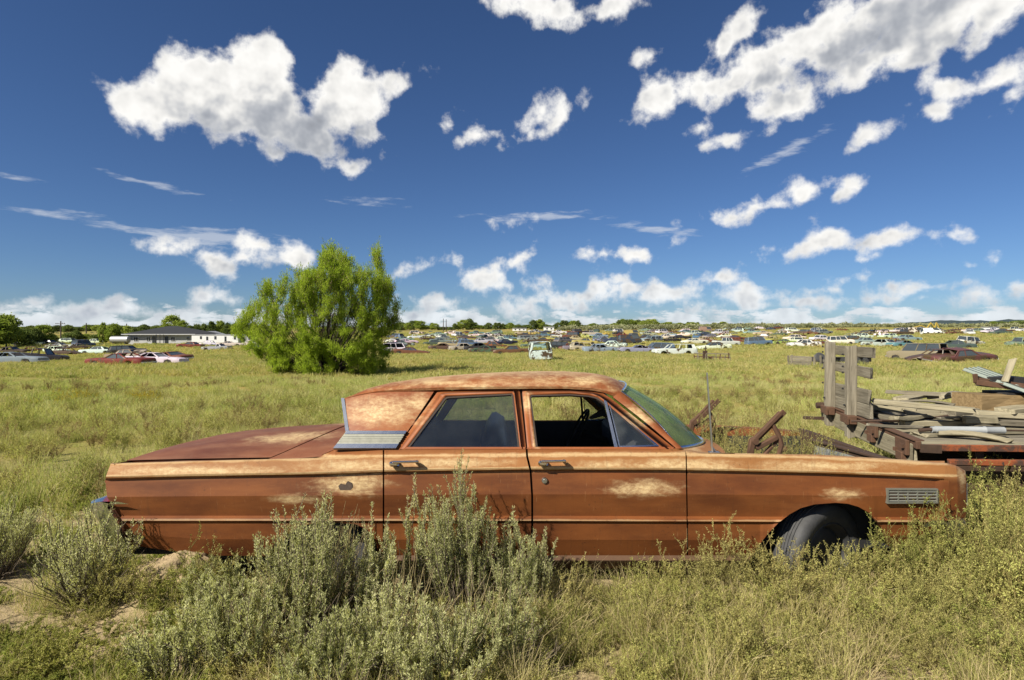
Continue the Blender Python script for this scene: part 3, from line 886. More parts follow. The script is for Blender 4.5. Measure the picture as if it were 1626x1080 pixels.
RI = [(645.5, 711.5), (704.5, 632.5), (709, 629.8), (813, 624.6), (815.5, 627.5), (825.5, 711.5)]
FO = [(837.6, 713), (829, 618.5), (832, 616.6), (905, 616), (941, 619.5), (956, 624), (970, 632.5), (1072, 713)]
FM = [(845, 712.5), (835.8, 624), (838, 621.5), (905, 620.6), (938, 623.5), (951, 627.5), (963, 635), (1060, 713)]
FI = [(851, 711.5), (841, 630), (843, 627), (905, 625.6), (935, 628), (948, 631), (959, 638), (1047, 711.5)]
for far in (False, True):
    rd, fd = (FAR_RD, FAR_FD) if far else (NEAR_RD, NEAR_FD)
    m = M(); gring(m, RO, RM, 0.004, .03, False, far, 0.012); gring(m, RM, RI, 0.012, .035, False, far, -0.004)
    put('window_frame', m, PAINT_PILLAR, rd, 45, 0.0003)
    m = M(); gring(m, FO, FM, 0.004, .03, False, far, 0.012); gring(m, FM, FI, 0.012, .035, False, far, -0.004)
    put('window_frame', m, PAINT_PILLAR, fd, 45, 0.0003)
    RG = [(649.5, 711.8), (707.5, 634.5), (711, 632.2), (811.5, 627.2), (813, 629.5), (822.6, 711.8)]
    m = M(); gring(m, RI, RG, -0.006, .02, False, far)
    put('gasket', m, GASKET, rd)
    FG = [(854, 711.8), (843.5, 631), (845, 629.4), (905, 627.8), (934, 630), (946, 633), (956.5, 639.5), (1042, 711.8)]
    m = M(); gring(m, FI, FG, -0.006, .02, False, far)
    put('gasket', m, GASKET, fd)
    m = M(); gslab(m, [(647, 713)] + RI[1:5] + [(825, 713)], -0.014, .005, far)
    put('pane', m, GLASS_SIDE, rd)
    # door divider and quarter light
    m = M(); gslab(m, [(957.5, 629), (962, 631), (981.5, 712), (976, 712)], 0.006, .018, far)
    gring(m, [(966, 637), (1047, 708.5), (983, 710.6)], [(968.5, 643), (1040.5, 706.2), (984.5, 708.0)], 0.002, .012, True, far)
    put('window_divider', m, CHROME, fd, 30)
    m = M(); gslab(m, [(967.5, 641), (1042, 707), (984, 709)], -0.002, .004, far)
    put('quarter_light', m, GLASS_SIDE, fd)
    # pale sill strip under the panes
    for dr, a, b in ((rd, 646, 834), (fd, 839, 1070)):
        m = M(); gslab(m, [(a, 709.8), (b, 709.8), (b, 713), (a - 3, 713)], 0.010, .03, far)
        put('window_sill', m, PAINT_PILLAR, dr)
    # centre post between the doors, just inside the gap
    m = M(); gslab(m, [(818, 618), (838, 618), (846, 714), (828, 714)], -0.012, .03, far)
    put('centre_post', m, GASKET, SEDAN)
    # windscreen post
    fx = mir if far else (lambda p: p)
    m = M()
    rows = []
    for t in np.linspace(0, 1, 10):
        a = (972 + (1073.5 - 972) * t, 631 + (713 - 631) * t - 2.0 * math.sin(math.pi * t))
        b = (985 + (1084 - 985) * t, 622 + (712 - 622) * t - 1.5 * math.sin(math.pi * t))
        rows.append([fx(GH(a[0], a[1], -.012)), fx(GH(a[0] + 1, a[1] - .5, .006)), fx(GH((a[0] + b[0]) / 2, (a[1] + b[1]) / 2, .012)), fx(GH(b[0], b[1], .0)), fx(GH(b[0], b[1], -.05))])
    m.grid(rows)
    put('windscreen_post', m, PAINT_PILLAR, SEDAN, 60)
    # rear roof pillar
    top = [(546, 634), (570, 628), (600, 622.5), (650, 617.5), (693, 615.5)]
    frt = lambda t: (693 + (626 - 693) * t, 618 + (716 - 618) * t)
    rr = lambda t: (546 + (556 - 546) * t, 634 + (712 - 634) * t)
    rows = []
    for i in range(12):
        t = i / 11
        r = []
        for j in range(14):
            u = j / 13
            a, b = rr(t), frt(t)
            tp = np.interp(a[0] + (b[0] - a[0]) * u, [q[0] for q in top], [q[1] for q in top])
            px = a[0] + (b[0] - a[0]) * u
            base_y = a[1] + (b[1] - a[1]) * u
            top_lin = 634 + (618 - 634) * u
            py = base_y + (tp - top_lin) * (1 - t)
            r.append(fx(GH(px, py, 0.006 + 0.022 * math.sin(math.pi * min(1, .15 + t * .85)) * math.sin(math.pi * (0.1 + .8 * u)))))
        rows.append(r)
    m = M().grid(rows)
    PIL = put('roof_pillar', m, PAINT_PILLAR, SEDAN, 60)
    # ribbed trim plate at the foot of the pillar
    m = M(); gslab(m, [(550, 684.5), (644.5, 684.5), (628, 712), (529, 712)], 0.024, .03, far)
    PLT = put('trim_plate', m, OLIVEMETAL, SEDAN)
    for (y0, y1, mt) in ((684, 689, CHROME), (704.5, 711.5, CHROME), (690.5, 692.5, OLIVEMETAL), (693.5, 695.5, OLIVEMETAL), (696.5, 698.5, OLIVEMETAL), (699.5, 701.5, OLIVEMETAL)):
        xl = lambda y: 551 - (y - 684) * .80
        xr = lambda y: 646 - (y - 684) * .63
        m = M(); gslab(m, [(xl(y0), y0), (xr(y0), y0), (xr(y1), y1), (xl(y1), y1)], 0.0275, .012, far)
        put('rib', m, mt, PLT)
    m = M(); gslab(m, [(541.5, 632), (546.5, 632), (554.5, 687), (549, 689)], 0.016, .03, far)
    put('edge_trim', m, CHROME, PIL)

# ---- roof skin
DRIP = [(543, 634), (556, 629), (575, 624), (600, 619.5), (650, 615.5), (700, 613.8), (760, 612.5), (840, 612), (900, 612), (940, 614.5), (960, 618.5), (975, 624), (986, 630)]
CROWN = [(540, 637), (556, 624), (575, 614), (600, 607.5), (650, 601), (700, 597.2), (760, 593.5), (810, 591.4), (870, 590.2), (920, 590.6), (950, 593), (966, 597), (978, 603), (988, 611)]
rows = []
for px in np.concatenate([np.linspace(543, 600, 10), np.linspace(610, 940, 26), np.linspace(948, 986, 8)]):
    dpy = np.interp(px, [q[0] for q in DRIP], [q[1] for q in DRIP]); cpy = np.interp(px, [q[0] for q in CROWN], [q[1] for q in CROWN])
    e = W(px, dpy, 3.95)
    zc = CAMZ - (cpy - HY) * 4.40 / F
    r = []
    half = YC - 3.95
    for v in np.concatenate([[-1.0, -.985, -.96, -.92, -.86], np.linspace(-.78, .78, 15), [.86, .92, .96, .985, 1.0]]):
        k = (1 - abs(v) ** 3.2) ** (1 / 2.2)
        bow = 0.12 * (1 - v * v) * max(0, (px - 930) / 56) - 0.05 * (1 - v * v) * max(0, (600 - px) / 57)
        r.append(Vector((e.x + bow, YC + v * half, e.z + (zc + LIST * .45 - e.z) * k - LIST * (1 + v) * half)))
    rows.append(r)
m = M().grid(rows)
# turned-down drip rail along both sides
for s_ in (0, -1):
    m.grid([[r[s_], r[s_] + Vector((0, (-.012 if s_ == 0 else .012), -.006)), r[s_] + Vector((0, (-.008 if s_ == 0 else .008), -.022)), r[s_] + Vector((0, .02 if s_ == 0 else -.02, -.026))] for r in rows])
put('roof', m, PAINT_ROOF, SEDAN, 60)
ROOF_FRONT = rows[-1]; ROOF_REAR = rows[0]
# head lining
m = M().grid([[p - Vector((0, 0, .045)) for p in r[2:-2]] for r in rows[2:-2]])
put('head_lining', m, GREYVINYL, SEDAN, 60)

# ---- windscreen with its bright moulding
def ws(v, t):
    top = Vector((ROOF_FRONT[0].x + .005 + .12 * (1 - v * v), YC + .665 * v, 1.219 + .042 * (1 - v * v)))
    bot = Vector((1.067 + .345 * (1 - abs(v) ** 2.6), YC + .84 * v, .876 - .02 * (1 - v * v)))
    top.z -= LIST * (1 + v) * .665; bot.z -= LIST * (1 + v) * .84
    p = top.lerp(bot, t)
    p.x += .035 * math.sin(math.pi * t) * (1 - .6 * v * v)
    p.z += .020 * math.sin(math.pi * t)
    return p
vs_ = [math.sin(a) for a in np.linspace(-math.pi / 2, math.pi / 2, 25)]
m = M().grid([[ws(v, t) for t in np.linspace(0, 1, 9)] for v in vs_])
WSC = put('windscreen', m, GLASS_SCREEN, SEDAN, 80)
m = M()
m.tube([ws(v, 1.0) + Vector((.006, 0, 0)) for v in vs_], .013, 6)
m.tube([ws(v, 0.0) + Vector((.004, 0, .004)) for v in vs_], .010, 6)
for s_ in (-1, 1):
    m.tube([ws(s_, t) + Vector((0, s_ * .006, 0)) for t in np.linspace(0, 1, 9)], .008, 6)
put('moulding', m, CHROME, WSC, 60)
# cowl between the windscreen and the missing bonnet
rows = []
for v in vs_:
    a = ws(v, 1.0)
    edge = Vector((1.37 + .15 * (1 - v * v), YC + .86 * v, .838 - .01 * v * v + lst(YC + .86 * v)))
    rows.append([a + Vector((.008, 0, -.004)), a.lerp(edge, .5) + Vector((0, 0, .002)), edge, edge + Vector((0.004, 0, -.05))])
m = M().grid(rows)
for s_ in (0, -1):
    r = rows[s_]; sg = -1 if s_ == 0 else 1
    m.grid([[p for p in r[:3]], [Vector((p.x + .03, YC + sg * .93, .866 + lst(YC + sg * .93))) for p in r[:3]]])
put('cowl', m, PAINT, SEDAN, 50)
m = M()
m.grid([[Vector((1.37, YC + v, z)) for z in (.83, .3)] for v in (-.8, .8)])
put('firewall', m, BLACK, SEDAN)

# ---- rear window (leaning forward at its foot), deck and boot lid
m = M()
tp = [p + Vector((.03, 0, -.03)) for p in ROOF_REAR[3:-3]]
bt = [Vector((-1.04, p.y, .95 + lst(p.y))) for p in tp]
m.grid([tp, bt])
put('rear_window', m, GLASS_SIDE, SEDAN)
def deck_z(x, v):
    c = np.interp(x, [-2.56, -2.49, -2.42, -2.3, -2.1, -1.9, -1.5, -1.2, -1.0], [.79, .822, .838, .858, .885, .905, .932, .950, .957])
    e = np.interp(x, [-2.56, -2.49, -2.3, -1.5, -1.0], [.78, .796, .80, .81, .845])
    return e + (c - e) * (1 - abs(v) ** 2.4)
# the seam curves back towards the sides
rows = []
for t in np.linspace(0, 1, 18):
    r = []
    for v in np.linspace(-.97, .97, 25):
        xf = -1.30 - .28 * abs(v) ** 2.5
        x = -2.49 + (xf - (-2.49)) * t
        r.append(Vector((x, YC + v * .84, deck_z(x, v) + .003 + lst(YC + v * .84))))
    rows.append(r)
m = M().grid(rows); m.grid([rows[-1], [p - Vector((0, 0, .05)) for p in rows[-1]]]); m.grid([rows[0], [p - Vector((-.03, 0, .25)) for p in rows[0]]])
put('boot_lid', m, PAINT_TRUNK, SEDAN, 60)
rows = []
for t in np.linspace(0, 1, 6):
    r = []
    for v in np.linspace(-1.0, 1.0, 25):
        xf = -1.288 - .28 * abs(v) ** 2.5
        x = xf + (-.98 - xf) * t
        r.append(Vector((x, YC + v * .86, deck_z(x, v * .99) + lst(YC + v * .86))))
    rows.append(r)
m = M().grid(rows)
m.grid([rows[0], [p - Vector((0, 0, .05)) for p in rows[0]]])
put('deck_panel', m, PAINT_TRUNK, SEDAN, 60)
# gutters joining deck and fender crests
for s_ in (-1, 1):
    m = M()
    rr_ = []
    for px in np.linspace(185, 640, 30):
        q = W(px, np.interp(px, KX, KP[:, 0]), Y0 + np.interp(px, KX, KI[:, 0]))
        x = q.x
        a = Vector(q) if s_ < 0 else mir(q)
        xx_ = min(x, -1.0)
        bpt = Vector((x, YC + s_ * .80, deck_z(xx_, .96) - .008 + lst(YC + s_ * .80)))
        rr_.append([a, a.lerp(bpt, .5) - Vector((0, 0, .006)), bpt])
    m.grid(rr_)
    put('deck_gutter', m, PAINT_TRUNK, SEDAN, 50)

# ---- inside: seats, dash, steering wheel, floor, sun visor and mirror
m = M()
m.box((0.0, YC, .16), (2.1, 1.5, .04)); m.box((-1.0, YC, .5), (.04, 1.5, .75))
put('floor_pan', m, BLACK, SEDAN)
def seat(x, lean, hgt):
    m = M()
    m.box((x + .22, YC, .36), (.52, 1.42, .20), None, .06)
    m.box((x - .08, YC, .62), (.16, 1.42, hgt), Matrix.Rotation(-lean, 3, 'Y'), .06)
    return put('seat', m, GREYVINYL, SEDAN, 50)
seat(-.02, .22, .56)
seat(-.92, .22, .52)
m = M()
m.box((.92, YC, .74), (.22, 1.5, .22), None, .05)
DASH = put('dashboard', m, BLACK, SEDAN, 40)
m = M()
cx_ = Vector((.56, YC + .40, .78))
Rt = Matrix.Translation(cx_) @ Matrix.Rotation(math.radians(-62), 4, 'Y')
m.tube([Rt @ Vector((.19 * math.cos(a), .19 * math.sin(a), 0)) for a in np.linspace(0, 2 * math.pi, 25)], .011, 6, False)
m.tube([Rt @ Vector((-.19, 0, 0)), Rt @ Vector((.19, 0, 0))], .010, 6)
m.tube([cx_, Vector((.95, YC + .40, .64))], .022, 6)
put('steering_wheel', m, BLACK, SEDAN, 60)
m = M()
m.slab([W(932, 629, 4.5), W(937, 627, 4.5), W(966, 652, 4.5), W(962, 656, 4.5)], (0, .03, 0))
m.slab([W(944, 630, 4.65), W(947, 628, 4.65), W(967, 648, 4.65), W(965, 651, 4.65)], (0, .02, 0))
m.slab([W(936, 663, 4.55), W(938, 666, 4.55), W(962, 660, 4.55), W(970, 643, 4.55), (W(966, 644, 4.55))], (0, .03, 0))
put('sun_visor', m, BLACK, SEDAN)
for pl_ in ([(868, 622), (878, 622), (873, 632)], [(840, 625), (858, 625), (852, 629), (842, 629)]):
    m = M(); gslab(m, pl_, -.05, .01); put('torn_lining', m, BLACK, SEDAN)
# inner faces of the far doors
m = M().grid([[mir(W(px, 708, Y0 + .16)), mir(W(px, 880, Y0 + .18))] for px in np.linspace(640, 1080, 5)])
put('door_trim', m, GREYVINYL, SEDAN)

# ---- wheels
def wheel(c, steer, name='wheel', r=.345, w=.20):
    T = Matrix.Translation(c) @ Matrix.Rotation(steer, 4, 'Z') @ Matrix.Rotation(math.radians(90), 4, 'X')
    m = M()
    m.lathe([(r * .64, w * .38), (r * .72, w * .46), (r * .86, w * .50), (r * .95, w * .44), (r * .985, w * .36), (r, w * .22), (r, -w * .22), (r * .985, -w * .36), (r * .95, -w * .44), (r * .86, -w * .5), (r * .64, -w * .4)], 48, T)
    for k in range(-2, 3):     # tread ribs
        m.lathe([(r + .0005, k * w * .105 + w * .034), (r + .006, k * w * .105 + w * .026), (r + .006, k * w * .105 - w * .026), (r + .0005, k * w * .105 - w * .034)], 48, T)
    wo = put(name, m, RUBBER, SEDAN, 40)
    m = M()
    m.lathe([(r * .655, w * .40), (r * .63, w * .42), (r * .60, w * .34), (r * .52, w * .14), (r * .44, w * .22), (r * .2, w * .26), (.0, w * .26)], 32, T)
    put('rim', m, simple('dull_steel', (0.05, 0.05, 0.052), 0.6, 0.4, 0.4, 14.0, 0.2), wo, 40)
    return wo
FWX = xx(1305, 3.80)
wheel(Vector((FWX, Y0 + .20, .175)), math.radians(27))
wheel(Vector((FWX, 2 * YC - Y0 - .20, .08)), math.radians(27))
wheel(Vector((xx(515, 3.80), Y0 + .24, .09)), 0.0)
wheel(Vector((xx(515, 3.80), 2 * YC - Y0 - .24, .0)), 0.0)

# ---- what is left under the missing bonnet: hinges, radiator support, cross member
def hinge(fx_, flip):
    m = M()
    Yh = 3.97
    P3 = lambda a, b, d=0.0: fx_(W(a, b, Yh + d))
    m.beam(P3(1196, 700), P3(1240, 655), .035, .026, bev=.004)
    m.beam(P3(1199, 700, .03), P3(1246, 653, .03), .012, .038, bev=.003)
    m.beam(P3(1191, 722), P3(1195, 698), .035, .04, bev=.006)
    m.beam(P3(1200, 712), P3(1234, 694), .035, .030, bev=.004)
    m.tube([P3(1227, 674), P3(1236, 690), P3(1241, 706), P3(1236, 724)], [.014, .018, .018, .014], 8)
    m.beam(P3(1214, 722), P3(1238, 694, .02), .03, .02, bev=.003)
    m.lathe([(0, .03), (.022, .03), (.022, -.03), (0, -.03)], 10, Matrix.Translation(P3(1198, 700)) @ Matrix.Rotation(math.radians(90), 4, 'X'))
    return put('bonnet_hinge', m, RUSTMID, SEDAN, 40)
hinge(lambda p: p, 0)
hinge(mir, 1)
m = M()
m.beam(W(1290, 699, 5.06), W(1412, 731, 3.82), .05, .022, bev=.006)
m.beam(W(1290, 699, 5.06) - Vector((0, 0, .03)), W(1412, 731, 3.82) - Vector((0, 0, .03)), .02, .05)
put('radiator_support', m, RUSTDARK, SEDAN)
m = M()
m.slab([W(1296, 708, 4.9), W(1400, 736, 3.95), W(1400, 736, 3.95) - Vector((.02, 0, .25)), W(1296, 708, 4.9) - Vector((.02, 0, .25))], (-.015, 0, 0))
put('splash_plate', m, simple('bare_grey_panel', (0.25, 0.26, 0.25), 0.5, 0.3, 0.25, 8.0, 0.2), SEDAN)
m = M(); m.tube([W(1240, 716, 4.45), W(1250, 712, 4.45)], .02, 8)
put('bracket', m, RUSTMID, SEDAN)
# ------------------------------------------------------------------ plants
def leaf_mat(name, c0, c1, trans=0.30, dry=None, dry_amt=0.0, sc=1.3, spread=0.25):
    m, g = mat(name)
    P = g.n('ShaderNodeNewGeometry').outputs['Position']
    oi = g.n('ShaderNodeObjectInfo').outputs['Random']
    n = g.noise(P, sc, 4.0, 0.6)
    f = g.m('ADD', g.m('MULTIPLY', n, 0.7), g.m('MULTIPLY', oi, 0.3))
    c = g.mix(g.ss(f, 0.28, 0.68), c0, c1)
    if dry:
        k = g.m('FRACT', g.m('MULTIPLY', oi, 7.31))
        n2 = g.noise(P, 0.35, 4.0, 0.6)
        c = g.mix(g.m('MULTIPLY', g.ss(g.m('ADD', g.m('MULTIPLY', k, 0.45), n2), 0.48, 0.98), dry_amt), c, dry)
    fine = g.noise(P, 38.0, 2.0, 0.5)
    c = g.vm('MULTIPLY', c, g.n('ShaderNodeCombineXYZ', i0=g.ss(fine, 0.2, 0.8, 1 - spread, 1 + spread), i1=g.ss(fine, 0.2, 0.8, 1 - spread, 1 + spread), i2=g.ss(fine, 0.2, 0.8, 1 - spread, 1 + spread)))
    d = g.n('ShaderNodeBsdfDiffuse', Color=c)
    t = g.n('ShaderNodeBsdfTranslucent', Color=g.vm('MULTIPLY', c, (1.05, 1.1, 0.6)))
    mx = g.n('ShaderNodeMixShader', i0=trans, i1=d.outputs[0], i2=t.outputs[0])
    g.n('ShaderNodeOutputMaterial', Surface=mx.outputs[0])
    return m
SAGE = leaf_mat('sage_leaf', (0.41, 0.42, 0.195), (0.60, 0.595, 0.32), 0.42)
SAGE_STEM = simple('sage_wood', (0.135, 0.105, 0.075), 0.9, 0.0, 0.4, 20.0, 0.3)
STRAW = leaf_mat('dry_straw', (0.40, 0.325, 0.17), (0.58, 0.48, 0.27), 0.35)
WEED = leaf_mat('weed_leaf', (0.31, 0.345, 0.085), (0.52, 0.52, 0.165), 0.42, (0.52, 0.43, 0.20), 0.6)
WEED_STEM = leaf_mat('weed_stem', (0.15, 0.14, 0.05), (0.25, 0.20, 0.08), 0.15)
GREEN = leaf_mat('low_weed_leaf', (0.19, 0.245, 0.045), (0.33, 0.37, 0.09), 0.4, (0.40, 0.33, 0.13), 0.5)
FIELDG = leaf_mat('field_grass', (0.27, 0.335, 0.080), (0.45, 0.475, 0.150), 0.45, (0.54, 0.47, 0.25), 0.72, 0.5, 0.2)
FARG = leaf_mat('far_field_grass', (0.25, 0.295, 0.08), (0.385, 0.40, 0.13), 0.45, (0.52, 0.41, 0.17), 0.7, 0.10, 0.15)
TAMG = leaf_mat('tamarisk_leaf', (0.28, 0.37, 0.04), (0.47, 0.56, 0.075), 0.52, None, 0, 0.9)
TAMF = leaf_mat('tamarisk_bloom', (0.36, 0.27, 0.16), (0.50, 0.36, 0.26), 0.35)
BARK = simple('bark', (0.060, 0.045, 0.034), 0.9, 0.0, 0.4, 12.0, 0.4)

class PB:
    """plant builder: arrays of leaves and stems in plain numpy"""
    def __init__(s, seed):
        s.r = np.random.default_rng(seed)
        s.V, s.Fq, s.Ft, s.Mq, s.Mt, s.n = [], [], [], [], [], 0
    def leaves(s, P, D, L, Wd, mi=0, bend=0.15):
        """diamond leaves: base points P, directions D, lengths L, widths Wd"""
        N = len(P)
        if N == 0: return
        D = D / (np.linalg.norm(D, axis=1, keepdims=True) + 1e-9)
        R = s.r.normal(size=(N, 3))
        S = np.cross(D, R); S /= np.linalg.norm(S, axis=1, keepdims=True) + 1e-9
        Nn = np.cross(S, D)
        L = np.broadcast_to(L, (N,))[:, None]; Wd = np.broadcast_to(Wd, (N,))[:, None]
        mid = P + D * L * 0.5 + Nn * L * bend
        v = np.stack([P, mid + S * Wd * .5, P + D * L, mid - S * Wd * .5], 1).reshape(-1, 3)
        i = s.n + np.arange(N)[:, None] * 4 + np.arange(4)[None]
        s.V.append(v); s.Fq.append(i); s.Mq.append(np.full(N, mi)); s.n += 4 * N
    def blades(s, base, tip, w, mi=0, sag=0.15):
        """grass blades in two tapering pieces"""
        N = len(base)
        D = tip - base
        S = np.cross(D, s.r.normal(size=(N, 3))); S /= np.linalg.norm(S, axis=1, keepdims=True) + 1e-9
        w = np.broadcast_to(w, (N,))[:, None]
        L = np.linalg.norm(D, axis=1, keepdims=True)
        mid = base + D * .55; mid[:, 2] += (L[:, 0]) * sag
        v = np.stack([base - S * w * .5, base + S * w * .5, mid + S * w * .38, mid - S * w * .38, tip], 1).reshape(-1, 3)
        k = s.n + np.arange(N) * 5
        s.V.append(v)
        s.Fq.append(np.stack([k, k + 1, k + 2, k + 3], 1)); s.Mq.append(np.full(N, mi))
        s.Ft.append(np.stack([k + 3, k + 2, k + 4], 1)); s.Mt.append(np.full(N, mi))
        s.n += 5 * N
    def stems(s, C, r0, r1, mi=0):
        """C: (N,K,3) centre lines; three-sided tapering stems"""
        N, K, _ = C.shape
        T = np.gradient(C, axis=1); T /= np.linalg.norm(T, axis=2, keepdims=True) + 1e-9
        A = np.cross(T, np.array([0.31, 0.77, 0.2])); A /= np.linalg.norm(A, axis=2, keepdims=True) + 1e-9
        B = np.cross(T, A)
        rad = np.linspace(0, 1, K)[None, :, None]
        r0 = np.broadcast_to(r0, (N,))[:, None, None]; r1 = np.broadcast_to(r1, (N,))[:, None, None]
        rr = r0 + (r1 - r0) * rad
        ring = [C + rr * (A * math.cos(a) + B * math.sin(a)) for a in (0, 2.094, 4.189)]
        v = np.stack(ring, 2).reshape(-1, 3)
        idx = s.n + np.arange(N * K * 3).reshape(N, K, 3)
        s.V.append(v)
        for k in range(3):
            k2 = (k + 1) % 3
            q = np.stack([idx[:, :-1, k], idx[:, :-1, k2], idx[:, 1:, k2], idx[:, 1:, k]], -1).reshape(-1, 4)
            s.Fq.append(q); s.Mq.append(np.full(len(q), mi))
        s.n += N * K * 3
    def mesh(s, name, mats):
        V = np.concatenate(s.V)
        fq = np.concatenate(s.Fq) if s.Fq else np.zeros((0, 4), int)
        ft = np.concatenate(s.Ft) if s.Ft else np.zeros((0, 3), int)
        me = bpy.data.meshes.new(name)
        nl = fq.size + ft.size
        npoly = len(fq) + len(ft)
        me.vertices.add(len(V)); me.loops.add(nl); me.polygons.add(npoly)
        me.vertices.foreach_set('co', V.astype(np.float32).ravel())
        me.loops.foreach_set('vertex_index', np.concatenate([fq.ravel(), ft.ravel()]).astype(np.int32))
        st = np.concatenate([np.arange(len(fq)) * 4, fq.size + np.arange(len(ft)) * 3]).astype(np.int32)
        me.polygons.foreach_set('loop_start', st)
        mi = np.concatenate((s.Mq if s.Mq else []) + (s.Mt if s.Mt else [])).astype(np.int32)
        for m in (mats if isinstance(mats, (list, tuple)) else [mats]): me.materials.append(m)
        me.polygons.foreach_set('material_index', mi)
        me.update(calc_edges=True)
        return me

def curve_bunch(r, N, K, h, spread, base_r=0.05, lean=(0, 0), hvar=(0.55, 1.0), power=1.5):
    """N stems fanning out of one root"""
    a = r.uniform(0, 2 * np.pi, N)
    q = np.sqrt(r.uniform(0, 1, N))
    t = np.linspace(0, 1, K)[None, :]
    hh = h * (r.uniform(*hvar, N)) * (1 - 0.35 * q ** 2)
    rx = np.cos(a) * q * spread + lean[0]; ry = np.sin(a) * q * spread + lean[1]
    bx_, by_ = np.cos(a) * q * base_r, np.sin(a) * q * base_r
    wob = r.normal(0, 0.018, (N, K, 2)) * t[:, :, None]
    x = bx_[:, None] + rx[:, None] * t ** (1 / power) * .35 + rx[:, None] * t * .65 + wob[:, :, 0]
    y = by_[:, None] + ry[:, None] * t ** (1 / power) * .35 + ry[:, None] * t * .65 + wob[:, :, 1]
    z = hh[:, None] * t ** 1.12
    return np.stack([x, y, z], -1)
def along_stems(r, C, n, t0, t1):
    """n points on each stem between the fractions t0 and t1, with the direction there"""
    N, K, _ = C.shape
    t = r.uniform(t0, t1, (N, n)) * (K - 1)
    i = np.clip(t.astype(int), 0, K - 2); f = (t - i)[..., None]
    ar = np.arange(N)[:, None]
    P = C[ar, i] * (1 - f) + C[ar, i + 1] * f
    D = C[ar, i + 1] - C[ar, i]; D /= np.linalg.norm(D, axis=-1, keepdims=True) + 1e-9
    return P.reshape(-1, 3), D.reshape(-1, 3), (t / (K - 1)).reshape(-1)

def sage_meshes(seed, h, spread, n=46, lean=(0, 0), dens=1.0):
    st, lf = PB(seed), PB(seed + 1)
    r = st.r
    C = curve_bunch(r, n, 9, h * 1.08, spread, 0.06, lean, (0.55, 1.0))
    st.stems(C, r.uniform(.004, .009, n), .0016)
    # upright leafy shoots off the upper wood
    P, D, t = along_stems(r, C, 5, 0.30, 0.95)
    M_ = len(P)
    up = D * .45 + np.array([0, 0, .8]) + r.normal(0, .16, (M_, 3))
    up /= np.linalg.norm(up, axis=1, keepdims=True)
    L = r.uniform(.06, .20, M_) * (h / .7)
    tt = np.linspace(0, 1, 4)[None, :, None]
    C2 = P[:, None, :] + up[:, None, :] * L[:, None, None] * tt
    st.stems(C2, .0022, .0012)
    for CC, k, a, b in ((C, int(110 * dens), .34, 1.0), (C2, int(66 * dens), .05, 1.0)):
        P, D, t = along_stems(r, CC, k, a, b)
        rd = r.normal(0, 1, P.shape); rd /= np.linalg.norm(rd, axis=1, keepdims=True)
        dirs = D * .75 + rd * .75 + np.array([0, 0, .15])
        lf.leaves(P + rd * .003, dirs, r.uniform(.009, .021, len(P)), r.uniform(.0026, .0048, len(P)))
    # dead twigs low down and a few bare straws
    C3 = curve_bunch(r, 90, 6, h * .70, spread * 1.25, .08, lean, (0.3, 1.0))
    st.stems(C3, .003, .001)
    return st.mesh('sage_stems', SAGE_STEM), lf.mesh('sage_leaves', SAGE)

def weed_meshes(seed, h, spread, n=16, lean=(0, 0), leafm=None, dens=1.0, bud=.006):
    st, lf = PB(seed), PB(seed + 1)
    r = st.r
    C = curve_bunch(r, n, 8, h, spread, 0.04, lean, (0.5, 1.0), 1.3)
    st.stems(C, .0028, .0011)
    P, D, t = along_stems(r, C, 15, .15, .97)
    M_ = len(P)
    rd = r.normal(0, 1, (M_, 3)); rd[:, 2] = np.abs(rd[:, 2]) * .6; rd /= np.linalg.norm(rd, axis=1, keepdims=True)
    d2 = D * .6 + rd * .8; d2 /= np.linalg.norm(d2, axis=1, keepdims=True)
    L = r.uniform(.04, .13, M_) * (1.15 - t * .6) * (h / .5)
    tt = np.linspace(0, 1, 4)[None, :, None]
    C2 = P[:, None, :] + d2[:, None, :] * L[:, None, None] * tt
    C2[:, :, 2] += (tt[:, :, 0] ** 2) * L[:, None] * .25
    st.stems(C2, .0013, .0007)
    for CC, k, a, b in ((C2, int(14 * dens), .15, 1.0), (C, int(26 * dens), .2, 1.0)):
        P, D, t = along_stems(r, CC, k, a, b)
        rd = r.normal(0, 1, P.shape); rd /= np.linalg.norm(rd, axis=1, keepdims=True)
        lf.leaves(P, D * .5 + rd * .8, r.uniform(.6, 1.8, len(P)) * bud * 1.4, r.uniform(.35, .7, len(P)) * bud)
    return st.mesh('weed_stems', WEED_STEM), lf.mesh('weed_leaves', leafm or WEED)
def joined(a, b, name):
    """one mesh out of two, keeping both materials"""
    bm = bmesh.new(); bm.from_mesh(a)
    n0 = len(bm.faces)
    bm.from_mesh(b)
    bm.faces.ensure_lookup_table()
    for f in bm.faces[n0:] if False else list(bm.faces)[n0:]: f.material_index = 1
    me = bpy.data.meshes.new(name); bm.to_mesh(me); bm.free()
    me.materials.append(a.materials[0]); me.materials.append(b.materials[0])
    return me
